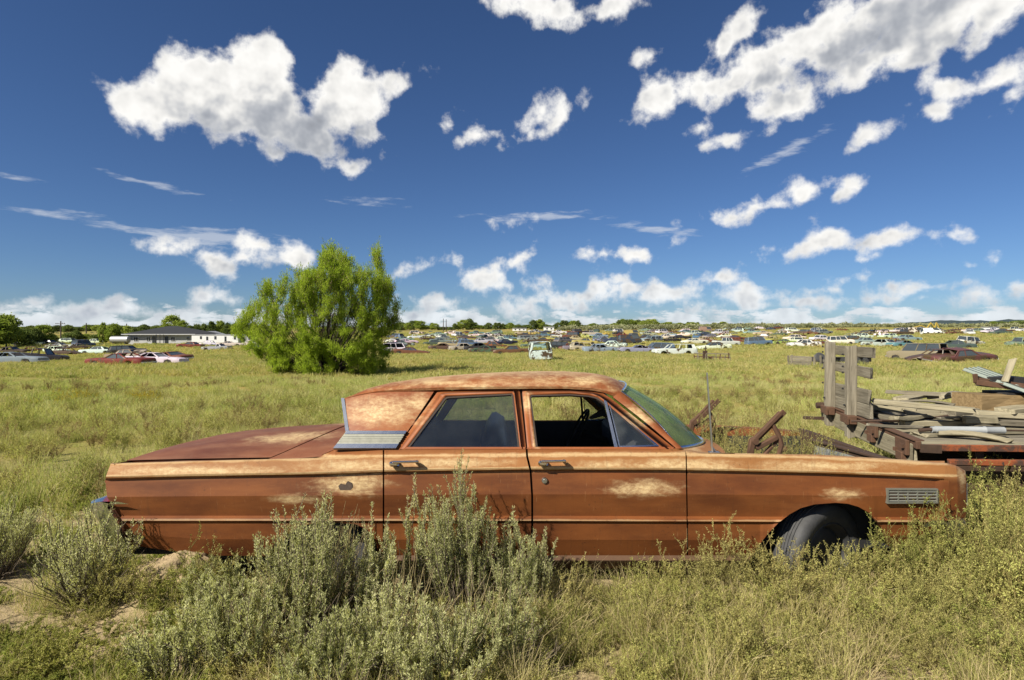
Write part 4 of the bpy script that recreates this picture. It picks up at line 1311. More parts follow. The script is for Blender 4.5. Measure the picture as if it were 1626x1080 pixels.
def tuft_mesh(seed, h, rad, n, w, mats, spread=.12, heads=0, strawfrac=.15):
    p = PB(seed); r = p.r
    a, q = r.uniform(0, 6.283, n), np.sqrt(r.uniform(0, 1, n)) * rad
    base = np.stack([np.cos(a) * q, np.sin(a) * q, np.full(n, -.02)], -1)
    hh = h * r.uniform(.35, 1.0, n)
    tip = base + np.stack([r.normal(0, spread, n), r.normal(0, spread, n), hh], -1)
    k = int(n * strawfrac)
    p.blades(base[k:], tip[k:], w, 0); p.blades(base[:k], tip[:k], w * .9, 1)
    if heads:
        i = r.integers(0, n, heads)
        P = np.repeat(tip[i], 7, 0); D = np.repeat(tip[i] - base[i], 7, 0); D /= np.linalg.norm(D, axis=1, keepdims=True)
        P = P - D * r.uniform(0, .10, len(P))[:, None]
        p.leaves(P, D + r.normal(0, .5, P.shape), r.uniform(.6, 1.4, len(P)) * w * 3.2, w * 1.3, 1)
    return p.mesh('tuft', mats)

SRC = bpy.data.collections.new('plant_sources')
def gn_group():
    ng = bpy.data.node_groups.new('scatter_plants', 'GeometryNodeTree')
    ng.interface.new_socket('Geometry', in_out='INPUT', socket_type='NodeSocketGeometry')
    ng.interface.new_socket('Plants', in_out='INPUT', socket_type='NodeSocketCollection')
    ng.interface.new_socket('Geometry', in_out='OUTPUT', socket_type='NodeSocketGeometry')
    N = ng.nodes
    gi, go = N.new('NodeGroupInput'), N.new('NodeGroupOutput')
    m2p, ip, ci = N.new('GeometryNodeMeshToPoints'), N.new('GeometryNodeInstanceOnPoints'), N.new('GeometryNodeCollectionInfo')
    ci.inputs['Separate Children'].default_value = True
    ci.inputs['Reset Children'].default_value = True
    ip.inputs['Pick Instance'].default_value = True
    at = {}
    for nm, dt in (('idx', 'INT'), ('rot', 'FLOAT_VECTOR'), ('scl', 'FLOAT_VECTOR')):
        k = N.new('GeometryNodeInputNamedAttribute'); k.data_type = dt; k.inputs['Name'].default_value = nm
        at[nm] = k.outputs['Attribute']
    L = ng.links
    L.new(gi.outputs[0], m2p.inputs[0]); L.new(gi.outputs[1], ci.inputs[0])
    L.new(m2p.outputs[0], ip.inputs['Points']); L.new(ci.outputs[0], ip.inputs['Instance'])
    L.new(at['idx'], ip.inputs['Instance Index']); L.new(at['rot'], ip.inputs['Rotation']); L.new(at['scl'], ip.inputs['Scale'])
    L.new(ip.outputs[0], go.inputs[0])
    return ng
NG = gn_group()
def scatter(name, meshes, pts, scl, idx=None, tilt=.12, seed=1):
    r = np.random.default_rng(seed)
    c = bpy.data.collections.new(name + '_sources')
    for k, me in enumerate(meshes):
        o = bpy.data.objects.new('%s_source_%02d' % (name, k), me)
        c.objects.link(o)
    N = len(pts)
    me = bpy.data.meshes.new(name)
    me.vertices.add(N)
    me.vertices.foreach_set('co', np.asarray(pts, np.float32).ravel())
    if idx is None: idx = r.integers(0, len(meshes), N)
    rot = np.stack([r.normal(0, tilt, N), r.normal(0, tilt, N), r.uniform(0, 6.283, N)], -1)
    a = me.attributes.new('idx', 'INT', 'POINT'); a.data.foreach_set('value', np.asarray(idx, np.int32))
    a = me.attributes.new('rot', 'FLOAT_VECTOR', 'POINT'); a.data.foreach_set('vector', rot.astype(np.float32).ravel())
    s3 = np.repeat(np.asarray(scl, np.float32)[:, None], 3, 1); s3[:, 2] *= r.uniform(.75, 1.25, N)
    a = me.attributes.new('scl', 'FLOAT_VECTOR', 'POINT'); a.data.foreach_set('vector', s3.astype(np.float32).ravel())
    o = bpy.data.objects.new(name, me)
    COL.objects.link(o)
    md = o.modifiers.new('scatter', 'NODES')
    md.node_group = NG
    md[[i for i in NG.interface.items_tree if i.name == 'Plants'][0].identifier] = c
    tag(o, kind='stuff')
    return o

def in_car(x, y, pad=0.0):
    """under the sedan or the flat bed"""
    return (x > -2.55 - pad) & (x < 2.80 + pad) & (y > 3.66 - pad) & (y < 5.62 + pad)
def fieldpts(y0, y1, dens, seed, wid=0.93, jit=None):
    r = np.random.default_rng(seed)
    A = wid * (y1 ** 2 - y0 ** 2)
    N = int(A * dens)
    y = np.sqrt(r.uniform(y0 ** 2, y1 ** 2, N))
    x = r.uniform(-wid, wid, N) * y
    return x, y, r

# --- the field behind the car
FT = [tuft_mesh(100 + k, .34, .20, 90, .0045, [FIELDG, STRAW], .10, 16, .18) for k in range(4)]
x, y, r = fieldpts(3.0, 13.0, 17.0, 5, 1.45)
keep = ~in_car(x, y, .05) & ((y > 4.0) | (np.abs(x / np.maximum(y, .1)) > 1.0))
k2 = np.array([mnoise.noise(Vector((a * .55, b * .55, 3.1))) for a, b in zip(x, y)])
keep &= r.uniform(0, 1, len(x)) < np.clip(.92 + k2 * 1.5, .18, 1.0)
x, y, k2 = x[keep], y[keep], k2[keep]
scatter('grass', FT, np.stack([x, y, ground(x, y)], -1), r.uniform(.35, .82, len(x)) * (1 + .5 * k2), seed=2)
FT2 = [tuft_mesh(120 + k, .36, .38, 120, .009, [FIELDG, STRAW], .13, 0, .15) for k in range(4)]
x, y, r = fieldpts(12.5, 32.0, 7.5, 6, 1.3)
k2 = np.array([mnoise.noise(Vector((a * .22, b * .22, 5.5))) + .5 * mnoise.noise(Vector((a * .7, b * .7, 1.5))) for a, b in zip(x, y)])
keep = r.uniform(0, 1, len(x)) < np.clip(.95 + k2 * 1.3, .22, 1.0)
x, y, k2 = x[keep], y[keep], k2[keep]
scatter('grass', FT2, np.stack([x, y, ground(x, y)], -1), r.uniform(.4, .88, len(x)) * (1 + .45 * k2), seed=3)
FT3 = [tuft_mesh(140 + k, .40, .70, 120, .022, [FARG, STRAW], .18, 0, .12) for k in range(4)]
x, y, r = fieldpts(31.0, 85.0, 2.0, 7, 1.2)
scatter('grass', FT3, np.stack([x, y, ground(x, y)], -1), r.uniform(.5, 1.1, len(x)), seed=4)
FT4 = [tuft_mesh(160 + k, .42, 1.5, 120, .06, [FARG, STRAW], .3, 0, .1) for k in range(3)]
x, y, r = fieldpts(84.0, 230.0, .28, 8)
scatter('grass', FT4, np.stack([x, y, ground(x, y)], -1), r.uniform(.5, 1.1, len(x)), seed=5)
# feathery field weeds between the grass near by
FW = [joined(*weed_meshes(200 + 2 * k, .42, .20, 9, dens=.6, bud=.010), 'field_weed') for k in range(3)]
x, y, r = fieldpts(5.0, 20.0, 3.4, 9)
keep = ~in_car(x, y, .1)
x, y = x[keep], y[keep]
scatter('field_weeds', FW, np.stack([x, y, ground(x, y)], -1), r.uniform(.5, 1.1, len(x)), seed=6)

# brown seeded patches and a few yellow flowering clumps
BROWNW = leaf_mat('seeded_weed', (0.22, 0.16, 0.075), (0.34, 0.25, 0.12), 0.3)
YELLOWW = leaf_mat('yellow_bloom', (0.42, 0.33, 0.03), (0.58, 0.46, 0.05), 0.3)
FB = [joined(*weed_meshes(230 + 2 * k, .40, .22, 10, leafm=BROWNW, dens=.5, bud=.010), 'seeded_weed') for k in range(2)]
x, y, r = fieldpts(5.0, 30.0, 1.6, 19)
k2 = np.array([mnoise.noise(Vector((a * .25, b * .25, 9.1))) for a, b in zip(x, y)])
keep = ~in_car(x, y, .1) & (k2 > .12)
x, y = x[keep], y[keep]
scatter('field_weeds', FB, np.stack([x, y, ground(x, y)], -1), r.uniform(.6, 1.2, len(x)), seed=16)
FY = [joined(*weed_meshes(240 + 2 * k, .34, .22, 9, leafm=YELLOWW, dens=.5, bud=.012), 'yellow_weed') for k in range(2)]
pts = []
r = np.random.default_rng(3)
for (px, py, n_) in ((95, 640, 12), (130, 637, 9), (215, 634, 10), (240, 640, 5), (30, 645, 5), (300, 628, 4), (620, 600, 4)):
    for _ in range(n_):
        q = on_ground(px + r.normal(0, 14), py + r.normal(0, 3)); pts.append((q.x, q.y, q.z))
scatter('yellow_flowers', FY, np.array(pts), r.uniform(.6, 1.1, len(pts)), seed=17)

# --- the strip in front of the car
def at(px, py):
    q = on_ground(px, py); return q.x, q.y
NG1 = [tuft_mesh(300 + k, .15, .09, 80, .0022, [GREEN, STRAW], .05, 0, .2) for k in range(4)]
NG2 = [tuft_mesh(310 + k, .30, .10, 70, .0020, [STRAW, WEED], .10, 12, .35) for k in range(4)]
NW = [joined(*weed_meshes(320 + 2 * k, .26, .17, 12, dens=1.0, bud=.0055), 'low_weed') for k in range(4)]
NL = [joined(*weed_meshes(340 + 2 * k, .11, .13, 14, leafm=GREEN, dens=1.0, bud=.006), 'low_weed') for k in range(4)]
NT = [joined(*weed_meshes(360 + 2 * k, .44, .20, 15, dens=1.15, bud=.0062), 'tall_weed') for k in range(5)]
def strip(n, x0, x1, y0, y1, seed, dens_fn):
    r = np.random.default_rng(seed)
    y = r.uniform(y0, y1, n); x = r.uniform(x0, x1, n) * y
    keep = r.uniform(0, 1, n) < dens_fn(x / y * F + CX, y)
    keep &= ~((x > -2.5) & (x < 2.78) & (y > 3.60) & (y < 5.7))
    return x[keep], y[keep], r
_sn = lambda x, y, s, o: np.array([mnoise.noise(Vector((a * s, b * s * 1.0, o))) for a, b in zip(np.atleast_1d(x), np.atleast_1d(y))])
# low green cover on the left, with sand showing between
def d_left(px, y):
    n = _sn(px / F * y, y, 3.2, 8.0)
    return np.clip(.64 + n * 1.6, 0.06, 1) * np.interp(px, [-200, 250, 600, 900], [1, .9, .45, .25]) * np.where((px < 130) & (y > 3.1) & (y < 4.2), .35, 1)
x, y, r = strip(2600, -1.1, .4, 2.3, 6.2, 21, d_left)
scatter('ground_cover', NL + NG1, np.stack([x, y, ground(x, y)], -1), r.uniform(.5, 1.15, len(x)), seed=22)
# pale dry grass and fine weeds on the right
def d_right(px, y):
    n = _sn(px / F * y, y, 2.6, 1.0)
    k = np.interp(px, [300, 700, 860, 1000, 1626, 1900], [.10, .35, .9, 1, 1, 1])
    bare = ((px > 1330) & (px < 1560) & (y < 2.95)) | ((px > 860) & (px < 1120) & (y < 3.0))
    return np.clip(.66 + n * 1.7, .05, 1) * k * np.where(bare, .22, 1)
x, y, r = strip(3400, -.45, 1.1, 2.25, 3.62, 31, d_right)
scatter('dry_grass', NG2 + NW, np.stack([x, y, ground(x, y)], -1), r.uniform(.35, 1.0, len(x)), seed=32)
def d_tall(px, y):
    return np.interp(px, [860, 1000, 1060, 1150, 1250, 1330, 1400, 1500, 1600, 1900], [.05, .2, .35, .6, .4, .35, .6, .8, 1, 1]) * np.interp(y, [2.4, 2.9, 3.2, 3.6, 7], [.0, .15, .8, 1, .9])
x, y, r = strip(900, 0.0, 1.1, 2.6, 6.5, 41, d_tall)
scatter('weeds', NT + NG2[:2], np.stack([x, y, ground(x, y)], -1), r.uniform(.65, 1.2, len(x)) * np.interp(x / y * F + CX, [860, 1060, 1380, 1560, 1700], [.6, .8, .85, 1.15, 1.3]), seed=42)
x, y, r = strip(420, -1.1, .12, 2.5, 3.6, 51, lambda px, y: np.interp(px, [0, 250, 420, 600, 860], [.15, .25, .6, .7, .7]))
scatter('weeds', NW + NG2 + NL, np.stack([x, y, ground(x, y)], -1), r.uniform(.5, .95, len(x)), seed=52)

# the same low growth goes on behind the photographer's feet and out to the sides
r = np.random.default_rng(61)
n = 5200
x, y = r.uniform(-8, 8, n), r.uniform(-3.0, 3.4, n)
keep = (y < 2.2) | (np.abs(x) > 1.05 * y + .3)
k2 = np.array([mnoise.noise(Vector((a * .8, b * .8, 2.0))) for a, b in zip(x, y)])
keep &= r.uniform(0, 1, n) < np.clip(.6 + 1.4 * k2, .05, 1)
x, y = x[keep], y[keep]
scatter('ground_cover', NL + NG1 + NG2[:2], np.stack([x, y, ground(x, y)], -1), r.uniform(.4, .75, len(x)), seed=62)

# --- sagebrush one can tell apart
def bush(name, px, py, h, spread, seed, label, n=46, lean=(0, 0), dens=1.0, cat='shrub', group=None):
    x, y = at(px, py)
    e = empty(name, (x, y, gz(x, y) - .01), label, cat, group)
    a, b = sage_meshes(seed, h, spread, int(n * 1.35), lean, dens)
    link_mesh('stems', a, e); link_mesh('leaves', b, e)
    return e
SG = 'sagebrush in front of the sedan'
bush('sagebrush', 735, 985, .80, .17, 500, 'tall grey green sagebrush in front of the rear door', 40, (-.02, .02), 1.0, 'shrub', SG)
bush('sagebrush', 672, 960, .72, .09, 504, 'slim upright sagebrush left of the tallest one before the rear door', 16, (0, .02), 1.1, 'shrub', SG)
bush('sagebrush', 815, 985, .56, .15, 508, 'rounder sagebrush before the gap between the two doors', 34, (.03, .02), 1.0, 'shrub', SG)
bush('sagebrush', 490, 1010, .70, .22, 512, 'wide sagebrush with bare straws before the rear wheel arch', 50, (-.02, .04), .9, 'shrub', SG)
bush('sagebrush', 590, 1000, .56, .13, 516, 'grey sagebrush between the wide one and the slim upright one', 30, (0, .02), .9, 'shrub', SG)
bush('sagebrush', 400, 1062, .46, .24, 520, 'sprawling sagebrush in the lower foreground left of the wide one', 44, (-.06, .0), .9, 'shrub', SG)
bush('sagebrush', 530, 1120, .42, .22, 524, 'low sagebrush at the bottom edge under the wide straw filled one', 40, (0, 0), .9, 'shrub', SG)
bush('sagebrush', 700, 1110, .40, .20, 528, 'dark low sagebrush at the bottom edge below the rear door', 36, (0, 0), .8, 'shrub', SG)
bush('sagebrush', 620, 1085, .46, .20, 544, 'loose grey sagebrush low between the wide one and the dark one', 30, (.02, 0), .8, 'shrub', SG)
bush('sagebrush', 800, 1075, .40, .17, 548, 'thin sagebrush at the bottom under the rounder one', 22, (.03, 0), .8, 'shrub', SG)
bush('sagebrush', 280, 1085, .34, .18, 552, 'low wispy sagebrush nearest the bottom left', 22, (0, 0), .7, 'shrub', SG)
bush('sagebrush', 345, 985, .36, .13, 532, 'small pale sagebrush beside the sandy mound', 26, (0, 0), 1.0, 'shrub', SG)
bush('rabbitbrush', 138, 955, .56, .26, 536, 'feathery dark stemmed brush beside the rear bumper', 44, (-.02, .02), .5, 'shrub')
bush('rabbitbrush', -10, 915, .55, .22, 540, 'feathery brush cut by the left edge of the picture', 50, (.0, 0), .6, 'shrub')
# bare straws standing out of the wide sagebrush
def straws(px, py, n, h, spread, lean, seed, label):
    x, y = at(px, py)
    p = PB(seed)
    C = curve_bunch(p.r, n, 6, h, spread, .05, lean, (.6, 1.0))
    p.stems(C, .0022, .0008)
    o = link_mesh('dry_stalks', p.mesh('dry_stalks', STRAW), None, (x, y, gz(x, y)))
    tag(o, label, 'dry stalks')
straws(520, 1000, 70, .72, .16, (.10, .02), 560, 'thin dry stalks leaning right out of the wide sagebrush')
straws(1290, 950, 26, .34, .20, (.10, 0), 564, 'thin dry stalks fanning across the front tyre')
straws(420, 1040, 60, .50, .22, (-.04, .02), 572, 'dry stalks fanning through the sprawling sagebrush')
straws(640, 1040, 60, .52, .22, (.05, .02), 576, 'dry stalks rising left of the tallest sagebrush')
straws(760, 1060, 40, .50, .18, (.03, .02), 580, 'dry stalks standing before the tallest sagebrush')
straws(1080, 1000, 40, .30, .25, (.05, .02), 584, 'tangle of dry stalks lying below the front door')
straws(1180, 1010, 36, .30, .25, (-.05, .02), 588, 'tangle of dry stalks left of the front tyre')
straws(870, 1010, 24, .36, .16, (.06, .03), 568, 'dry twiggy stalks beside the rounder sagebrush')
# weeds that stand out singly along the flank
def weed(px, py, h, spread, seed, label, n=10, cat='weed', group=None, y=None, name='weed', x=None, z=None):
    if x is None:
        x, yy = at(px, py)
        y = yy if y is None else y
        z = gz(x, y)
    e = empty(name, (x, y, z - .01), label, cat, group)
    a, b = weed_meshes(seed, h, spread, n, bud=.0062)
    link_mesh('stems', a, e); link_mesh('leaves', b, e)
    return e
weed(165, 965, .40, .16, 676, 'green twiggy weed at the foot of the rear bumper brush', 12)
weed(225, 960, .34, .14, 680, 'low green weed left of the sandy mound', 12)
weed(290, 955, .50, .10, 600, 'single yellow green weed before the sandy mound at the tail', 6)
weed(330, 945, .42, .10, 604, 'thin weed right of the sandy mound', 5)
weed(395, 950, .45, .08, 608, 'sparse weed standing before the rear wheel arch', 5)
weed(1012, 960, .40, .05, 612, 'spindly single weed under the front door', 3)
weed(1065, 965, .46, .12, 616, 'leaning twiggy weed under the front door edge', 7)
weed(1140, 960, .58, .17, 620, 'bushy pale weed before the gap of door and front fender', 26)
weed(1418, 955, .66, .16, 624, 'bushy weed just ahead of the front wheel', 24)
weed(1255, 965, .46, .15, 652, 'low bushy weed in front of the front tyre', 20)
weed(1300, 965, .42, .14, 664, 'yellow green weed leaning across the middle of the front tyre', 18)
weed(1385, 958, .50, .13, 668, 'dense seedy weed in the front edge of the wheel arch', 18)
weed(1215, 960, .44, .13, 672, 'weed at the rear edge of the front wheel arch', 16)
weed(1340, 962, .44, .14, 656, 'seedy weed right of the front tyre', 16)
weed(900, 985, .40, .16, 660, 'brownish seedy weed right of the rounder sagebrush', 22)
weed(1485, 955, .72, .18, 628, 'bushy weed hiding the front end of the sedan', 24)
weed(1565, 985, .80, .22, 632, 'tall light green weed off the front bumper', 26)
weed(1625, 990, .92, .22, 636, 'tallest weed at the right edge of the picture', 26)
for k, (X, Yb, h) in enumerate([(1.75, 4.15, .78), (2.05, 4.25, .80), (1.62, 4.65, .76), (2.0, 4.75, .74), (1.85, 5.1, .74), (2.3, 4.35, .70), (1.55, 4.25, .76), (2.2, 4.7, .70)]):
    weed(0, 0, h + .36, .26, 640 + 4 * k, 'green seedy weed growing up through the empty engine bay', 40, 'weed', 'weeds growing in the engine bay', Yb, 'engine_weed', X, .02)

# sandy earth heaved up by the tail, a few stones and pale scraps
SAND = simple('sandy_earth', (0.30, 0.225, 0.125), 0.95, 0.0, 0.35, 40.0, 0.9)
def lump(name, c, size, seed, matl, label, cat, group=None, sub=2):
    bm = bmesh.new()
    bmesh.ops.create_icosphere(bm, subdivisions=sub, radius=1.0)
    for v in bm.verts:
        d = v.co.normalized()
        k = 1 + .28 * mnoise.noise(d * 1.7 + Vector((seed, 0, 0))) + .12 * mnoise.noise(d * 5 + Vector((0, seed, 0))) + .07 * mnoise.noise(d * 13) + .04 * mnoise.noise(d * 31)
        v.co = Vector((d.x * size[0] * k, d.y * size[1] * k, d.z * size[2] * k))
    me = bpy.data.meshes.new(name); bm.to_mesh(me); bm.free()
    me.materials.append(matl)
    for f in me.polygons: f.use_smooth = True
    o = link_mesh(name, me, None, c)
    tag(o, label, cat, group)
    return o
q = W(272, 905, 3.62); lump('dirt_mound', (q.x, q.y, q.z - .08), (.30, .17, .16), 3, SAND, 'sandy earth mound under the tail of the sedan', 'mound', None, 5)
PALE = simple('pale_scrap', (0.55, 0.53, 0.50), 0.8, 0.0, 0.25, 20.0, 0.4)
q = at(385, 1010); lump('stone', (q[0], q[1], gz(*q) + .02), (.035, .03, .03), 8, PALE, 'pale stone between the sprawling sagebrush branches', 'stone')
q = at(345, 985); lump('stone', (q[0], q[1], gz(*q) + .05), (.02, .02, .025), 9, PALE, 'small whitish stone beside the pale sagebrush', 'stone')
# ------------------------------------------------------------------ wood and steel
def wood_mat(name, c0, c1, axis='x', sc=1.0):
    m, g = mat(name)
    tc = g.n('ShaderNodeTexCoord').outputs['Object']
    oi = g.n('ShaderNodeObjectInfo').outputs['Random']
    off = g.n('ShaderNodeCombineXYZ', i0=g.m('MULTIPLY', oi, 13.0), i1=g.m('MULTIPLY', oi, 29.0), i2=g.m('MULTIPLY', oi, 7.0)).outputs[0]
    v = g.vm('ADD', tc, off)
    s = {'x': (1.2, 22, 22), 'y': (22, 1.2, 22), 'z': (22, 22, 1.2)}[axis]
    gr = g.noise(g.map(v, scale=tuple(a * sc for a in s)), 2.2, 5.0, 0.65, 0.4)
    big = g.noise(v, 3.0, 4.0, 0.6)
    c = g.mix(g.ss(gr, 0.3, 0.7), c0, c1)
    c = g.mix(g.m('MULTIPLY', g.ss(big, 0.5, 0.8), 0.5), c, tuple(a * .6 for a in c0))
    crack = g.ss(g.noise(g.map(v, scale=tuple(a * sc for a in s)), 5.0, 2.0, 0.5), 0.68, 0.74)
    c = g.mix(g.m('MULTIPLY', crack, 0.75), c, (0.03, 0.025, 0.018))
    tone = g.m('ADD', 0.78, g.m('MULTIPLY', g.m('FRACT', g.m('MULTIPLY', oi, 5.77)), 0.44))
    c = g.vm('SCALE', c, scale=tone)
    finish(g, c, 0.85, 0.0, g.m('SUBTRACT', gr, g.m('MULTIPLY', crack, 0.8)), 0.5, 0.006, spec=0.2)
    return m
WOOD = wood_mat('grey_weathered_wood', (0.115, 0.10, 0.072), (0.225, 0.20, 0.15))
WOODZ = wood_mat('grey_weathered_post', (0.19, 0.165, 0.12), (0.36, 0.32, 0.24), 'z')
WOODP = wood_mat('pale_weathered_wood', (0.16, 0.14, 0.092), (0.30, 0.265, 0.18))
LOG = wood_mat('brown_timber', (0.13, 0.088, 0.042), (0.22, 0.155, 0.078))
def rail_mat():
    m, g = mat('rusted_red_steel')
    P = g.n('ShaderNodeNewGeometry').outputs['Position']
    n = g.noise(P, 9.0, 7.0, 0.7)
    c = g.mix(g.ss(n, 0.42, 0.58), (0.22, 0.055, 0.014), (0.055, 0.028, 0.018))
    c = g.mix(g.ss(g.noise(P, 26.0, 4.0, 0.6), 0.62, 0.7), c, (0.035, 0.025, 0.02))
    finish(g, c, 0.8, 0.0, n, 0.5)
    return m
REDSTEEL = rail_mat()

def beam_obj(name, a, b, w, t, matl, parent=None, up=(0, 0, 1), bev=.006, label=None, cat=None, group=None, warp=0.0, seed=0, taper=None):
    """a board from a to b in its own local frame (x along it), chipped at the ends"""
    a, b = Vector(a), Vector(b)
    d = (b - a); L = d.length; d.normalize()
    u = Vector(up)
    side = u.cross(d)
    if side.length < 1e-4: side = Vector((0, 1, 0)).cross(d)
    side.normalize(); u = d.cross(side)
    rr = random.Random(seed * 7 + 3)
    n = 7
    rows = []
    m = M()
    prof = [(-1, -.8), (-.9, -1), (.9, -1), (1, -.8), (1, .8), (.9, 1), (-.9, 1), (-1, .8)]
    ends = [rr.uniform(-.02, .02) for _ in prof]
    ends2 = [rr.uniform(-.03, .03) for _ in prof]
    for i in range(n):
        x = L * i / (n - 1) - L / 2
        k = 1.0 if taper is None else taper[0] + (taper[1] - taper[0]) * i / (n - 1)
        jw = 1 + rr.uniform(-.04, .04)
        r = []
        for j, (py_, pz_) in enumerate(prof):
            xx_ = x + (ends[j] if i == 0 else ends2[j] if i == n - 1 else 0)
            r.append(Vector((xx_, py_ * w / 2 * jw * k, pz_ * t / 2 + warp * math.sin(math.pi * i / (n - 1)))))
        rows.append(r)
    vs = [q for r in rows for q in r]
    fs = [(i * 8 + j, i * 8 + (j + 1) % 8, (i + 1) * 8 + (j + 1) % 8, (i + 1) * 8 + j) for i in range(n - 1) for j in range(8)]
    fs += [tuple(range(7, -1, -1)), tuple((n - 1) * 8 + j for j in range(8))]
    m.add(vs, fs)
    me = m.mesh(name, matl)
    o = bpy.data.objects.new(name, me)
    COL.objects.link(o)
    R = Matrix((d, side, u)).transposed().to_4x4()
    mw = Matrix.Translation((a + b) / 2) @ R
    if parent is not None:
        o.parent = parent
        mw = Matrix.Translation(-WLOC[parent.name]) @ mw
    o.matrix_local = mw
    return tag(o, label, cat, group)

# ------------------------------------------------------------------ the flat bed with its stake rack
EN, EF = Vector((3.155, 4.61, 0)), Vector((3.61, 6.81, 0))
ED = (EF - EN).normalized()
EO = Vector((-ED.y, ED.x, 0))                     # outwards: to the left, away from the bed
RD = Vector((0.998, -0.05, 0)).normalized()
def E(t, z, out=0.0):
    p = EN + (EF - EN) * t + EO * out
    return Vector((p.x, p.y, z))
BED = empty('flatbed', (4.4, 5.7, 0.0), 'old flatbed with a weathered stake rack standing at its left end', 'flatbed')
BL = 3.2
for k in range(10):
    t = (k + .5) / 10
    a = E(t, .705) + RD * .04
    beam_obj('plank', a, a + RD * (BL - .1) * (1 - .01 * (k % 3)), .212, .04, WOOD if k % 3 else WOODP, BED, seed=k)
m = M(); m.beam(E(0.0, .712, .012) + RD * .05, E(0, .712, .012) + RD * BL, .03, .050, bev=.004); put('side_rail', m, REDSTEEL, BED)
m = M(); m.beam(E(-.02, .612) + RD * .22, E(-.02, .612) + RD * BL, .05, .042, bev=.004); put('lower_rail', m, REDSTEEL, BED)
m = M(); m.beam(E(1.0, .712) + RD * .05, E(1.0, .712) + RD * BL, .03, .05); put('side_rail', m, RUSTDARK, BED)
m = M(); m.beam(E(-.03, .742, .008), E(1.03, .742, .008), .035, .062, bev=.004); m.beam(E(-.02, .775, .0), E(1.03, .775, .0), .075, .008)
put('end_rail', m, RUSTMID, BED)
m = M(); m.slab([E(-.035, .69) + RD * .0, E(-.035, .75), E(-.035, .75) + RD * .14 + ED * -.03, E(-.035, .69) + RD * .14 + ED * -.03], ED * .02); put('corner_plate', m, RUSTDARK, BED)
beam_obj('end_board', E(0.0, .66, .012), E(1.02, .645, .012), .155, .035, WOODP, BED, up=EO, seed=21)
for t, z0, z1 in ((.33, .63, .77), (.06, .60, .76)):
    m = M(); m.beam(E(t - .045, (z0 + z1) / 2 + .02, .045), E(t + .045, (z0 + z1) / 2 + .02, .045), .03, (z1 - z0) * .75, bev=.004)
    m.beam(E(t - .02, z0 + .02, .05), E(t + .03, z0 + .02, .05), .04, .07, bev=.004)
    m.box(E(t - .03, z1 - .05, .066), (.03, .03, .03)); m.box(E(t + .03, z0 + .06, .066), (.03, .03, .03))
    put('stake_pocket', m, RUSTMID, BED)
def post(t, z0, z1, seed):
    o = beam_obj('stake_post', E(t, z0, .055), E(t - .005, z1, .055), .078, .09, WOODZ if False else WOOD, BED, up=EO, seed=seed)
    m = M(); m.beam(E(t - .05, .745, .075), E(t + .05, .745, .075), .085, .085, bev=.006); m.beam(E(t - .055, .735, .12), E(t - .03, .735, .12), .02, .06)
    put('stake_pocket', m, RUSTMID, BED)
    for z in (1.44, 1.38, 1.26, 1.20, 1.04, .88):
        if z < z1 - .02:
            m = M(); m.lathe([(0, .014), (.009, .012), (.011, 0)], 8, Matrix.Translation(E(t + (.02 if z > 1 else .0), z, .108)) @ Matrix.Rotation(math.radians(90), 4, 'Y') @ Matrix.Rotation(math.radians(180), 4, 'X'))
            put('bolt', m, BLACK, BED)
post(.56, .565, 1.452, 31)
post(.845, .58, 1.478, 32)
for t0, t1, z0, z1, w, sd in ((.38, 1.0, 1.415, 1.40, .098, 41), (.40, 1.02, 1.222, 1.228, .098, 42), (.42, 1.0, .995, .965, .135, 43), (.41, 1.0, .858, .84, .13, 44)):
    beam_obj('stake_board', E(t0, z0, -.005), E(t1, z1, -.005), w, .032, WOOD, BED, up=EO, seed=sd)
m = M(); m.beam(E(.88, .64, .02), E(.88, .64, .30), .05, .03); m.tube([E(.96, .76, .05), E(.96, .76, .12)], .035, 8)
put('hook', m, RUSTDARK, BED)
m = M()
for t in (.25, .75):
    m.beam(E(t, .58) + RD * .25, E(t, .58) + RD * BL, .08, .16)
for x in (.5, 1.3, 2.1, 2.9):
    m.beam(E(.02, .64) + RD * x, E(.98, .64) + RD * x, .06, .07)
m.beam(E(.04, .42) + RD * .35, E(.04, .42) + RD * BL, .04, .26)
put('chassis', m, RUSTDARK, BED)
for t in (.10, .90):
    m = M(); m.lathe([(0, .11), (.2, .11), (.34, .10), (.38, .06), (.38, -.06), (.34, -.10), (.2, -.11), (0, -.11)], 24, Matrix.Translation(E(t, .30) + RD * 1.6) @ Matrix.Rotation(math.radians(90), 4, 'X'))
    put('wheel', m, RUBBER, BED, 40)

# the load: every board a thing of its own
def pt(px, py, z):
    Y = (CAMZ - z) * F / (py - HY)
    return W(px, py, Y)
LG = 'scrap boards lying on the flatbed'
def board(px0, py0, z0, px1, py1, z1, w, t, label, matl=None, seed=0, warp=0.0, up=(0, 0, 1), taper=None):
    return beam_obj('loose_board', pt(px0, py0, z0), pt(px1, py1, z1), w, t, matl or WOOD, None, up, label=label, cat='board', group=LG, warp=warp, seed=seed, taper=taper)
board(1386, 637, .95, 1546, 652, .93, .10, .045, 'long pale board lying across the load toward the big timber', WOODP, 51)
board(1408, 622, .93, 1528, 628, .92, .10, .04, 'splintered board at the back of the load', WOOD, 52, taper=(.3, 1))
board(1430, 634, .89, 1470, 626, .89, .16, .035, 'short wide board sloping behind the long pale board', WOODP, 53)
board(1484, 632, .88, 1522, 624, .88, .15, .035, 'second short board sloping behind the long pale board', WOOD, 54)
board(1384, 646, .87, 1452, 652, .86, .13, .05, 'thick board end under the long pale board', WOODP, 55)
board(1461, 652, .855, 1500, 649, .87, .14, .05, 'board stub under the middle of the long pale board', WOOD, 56)
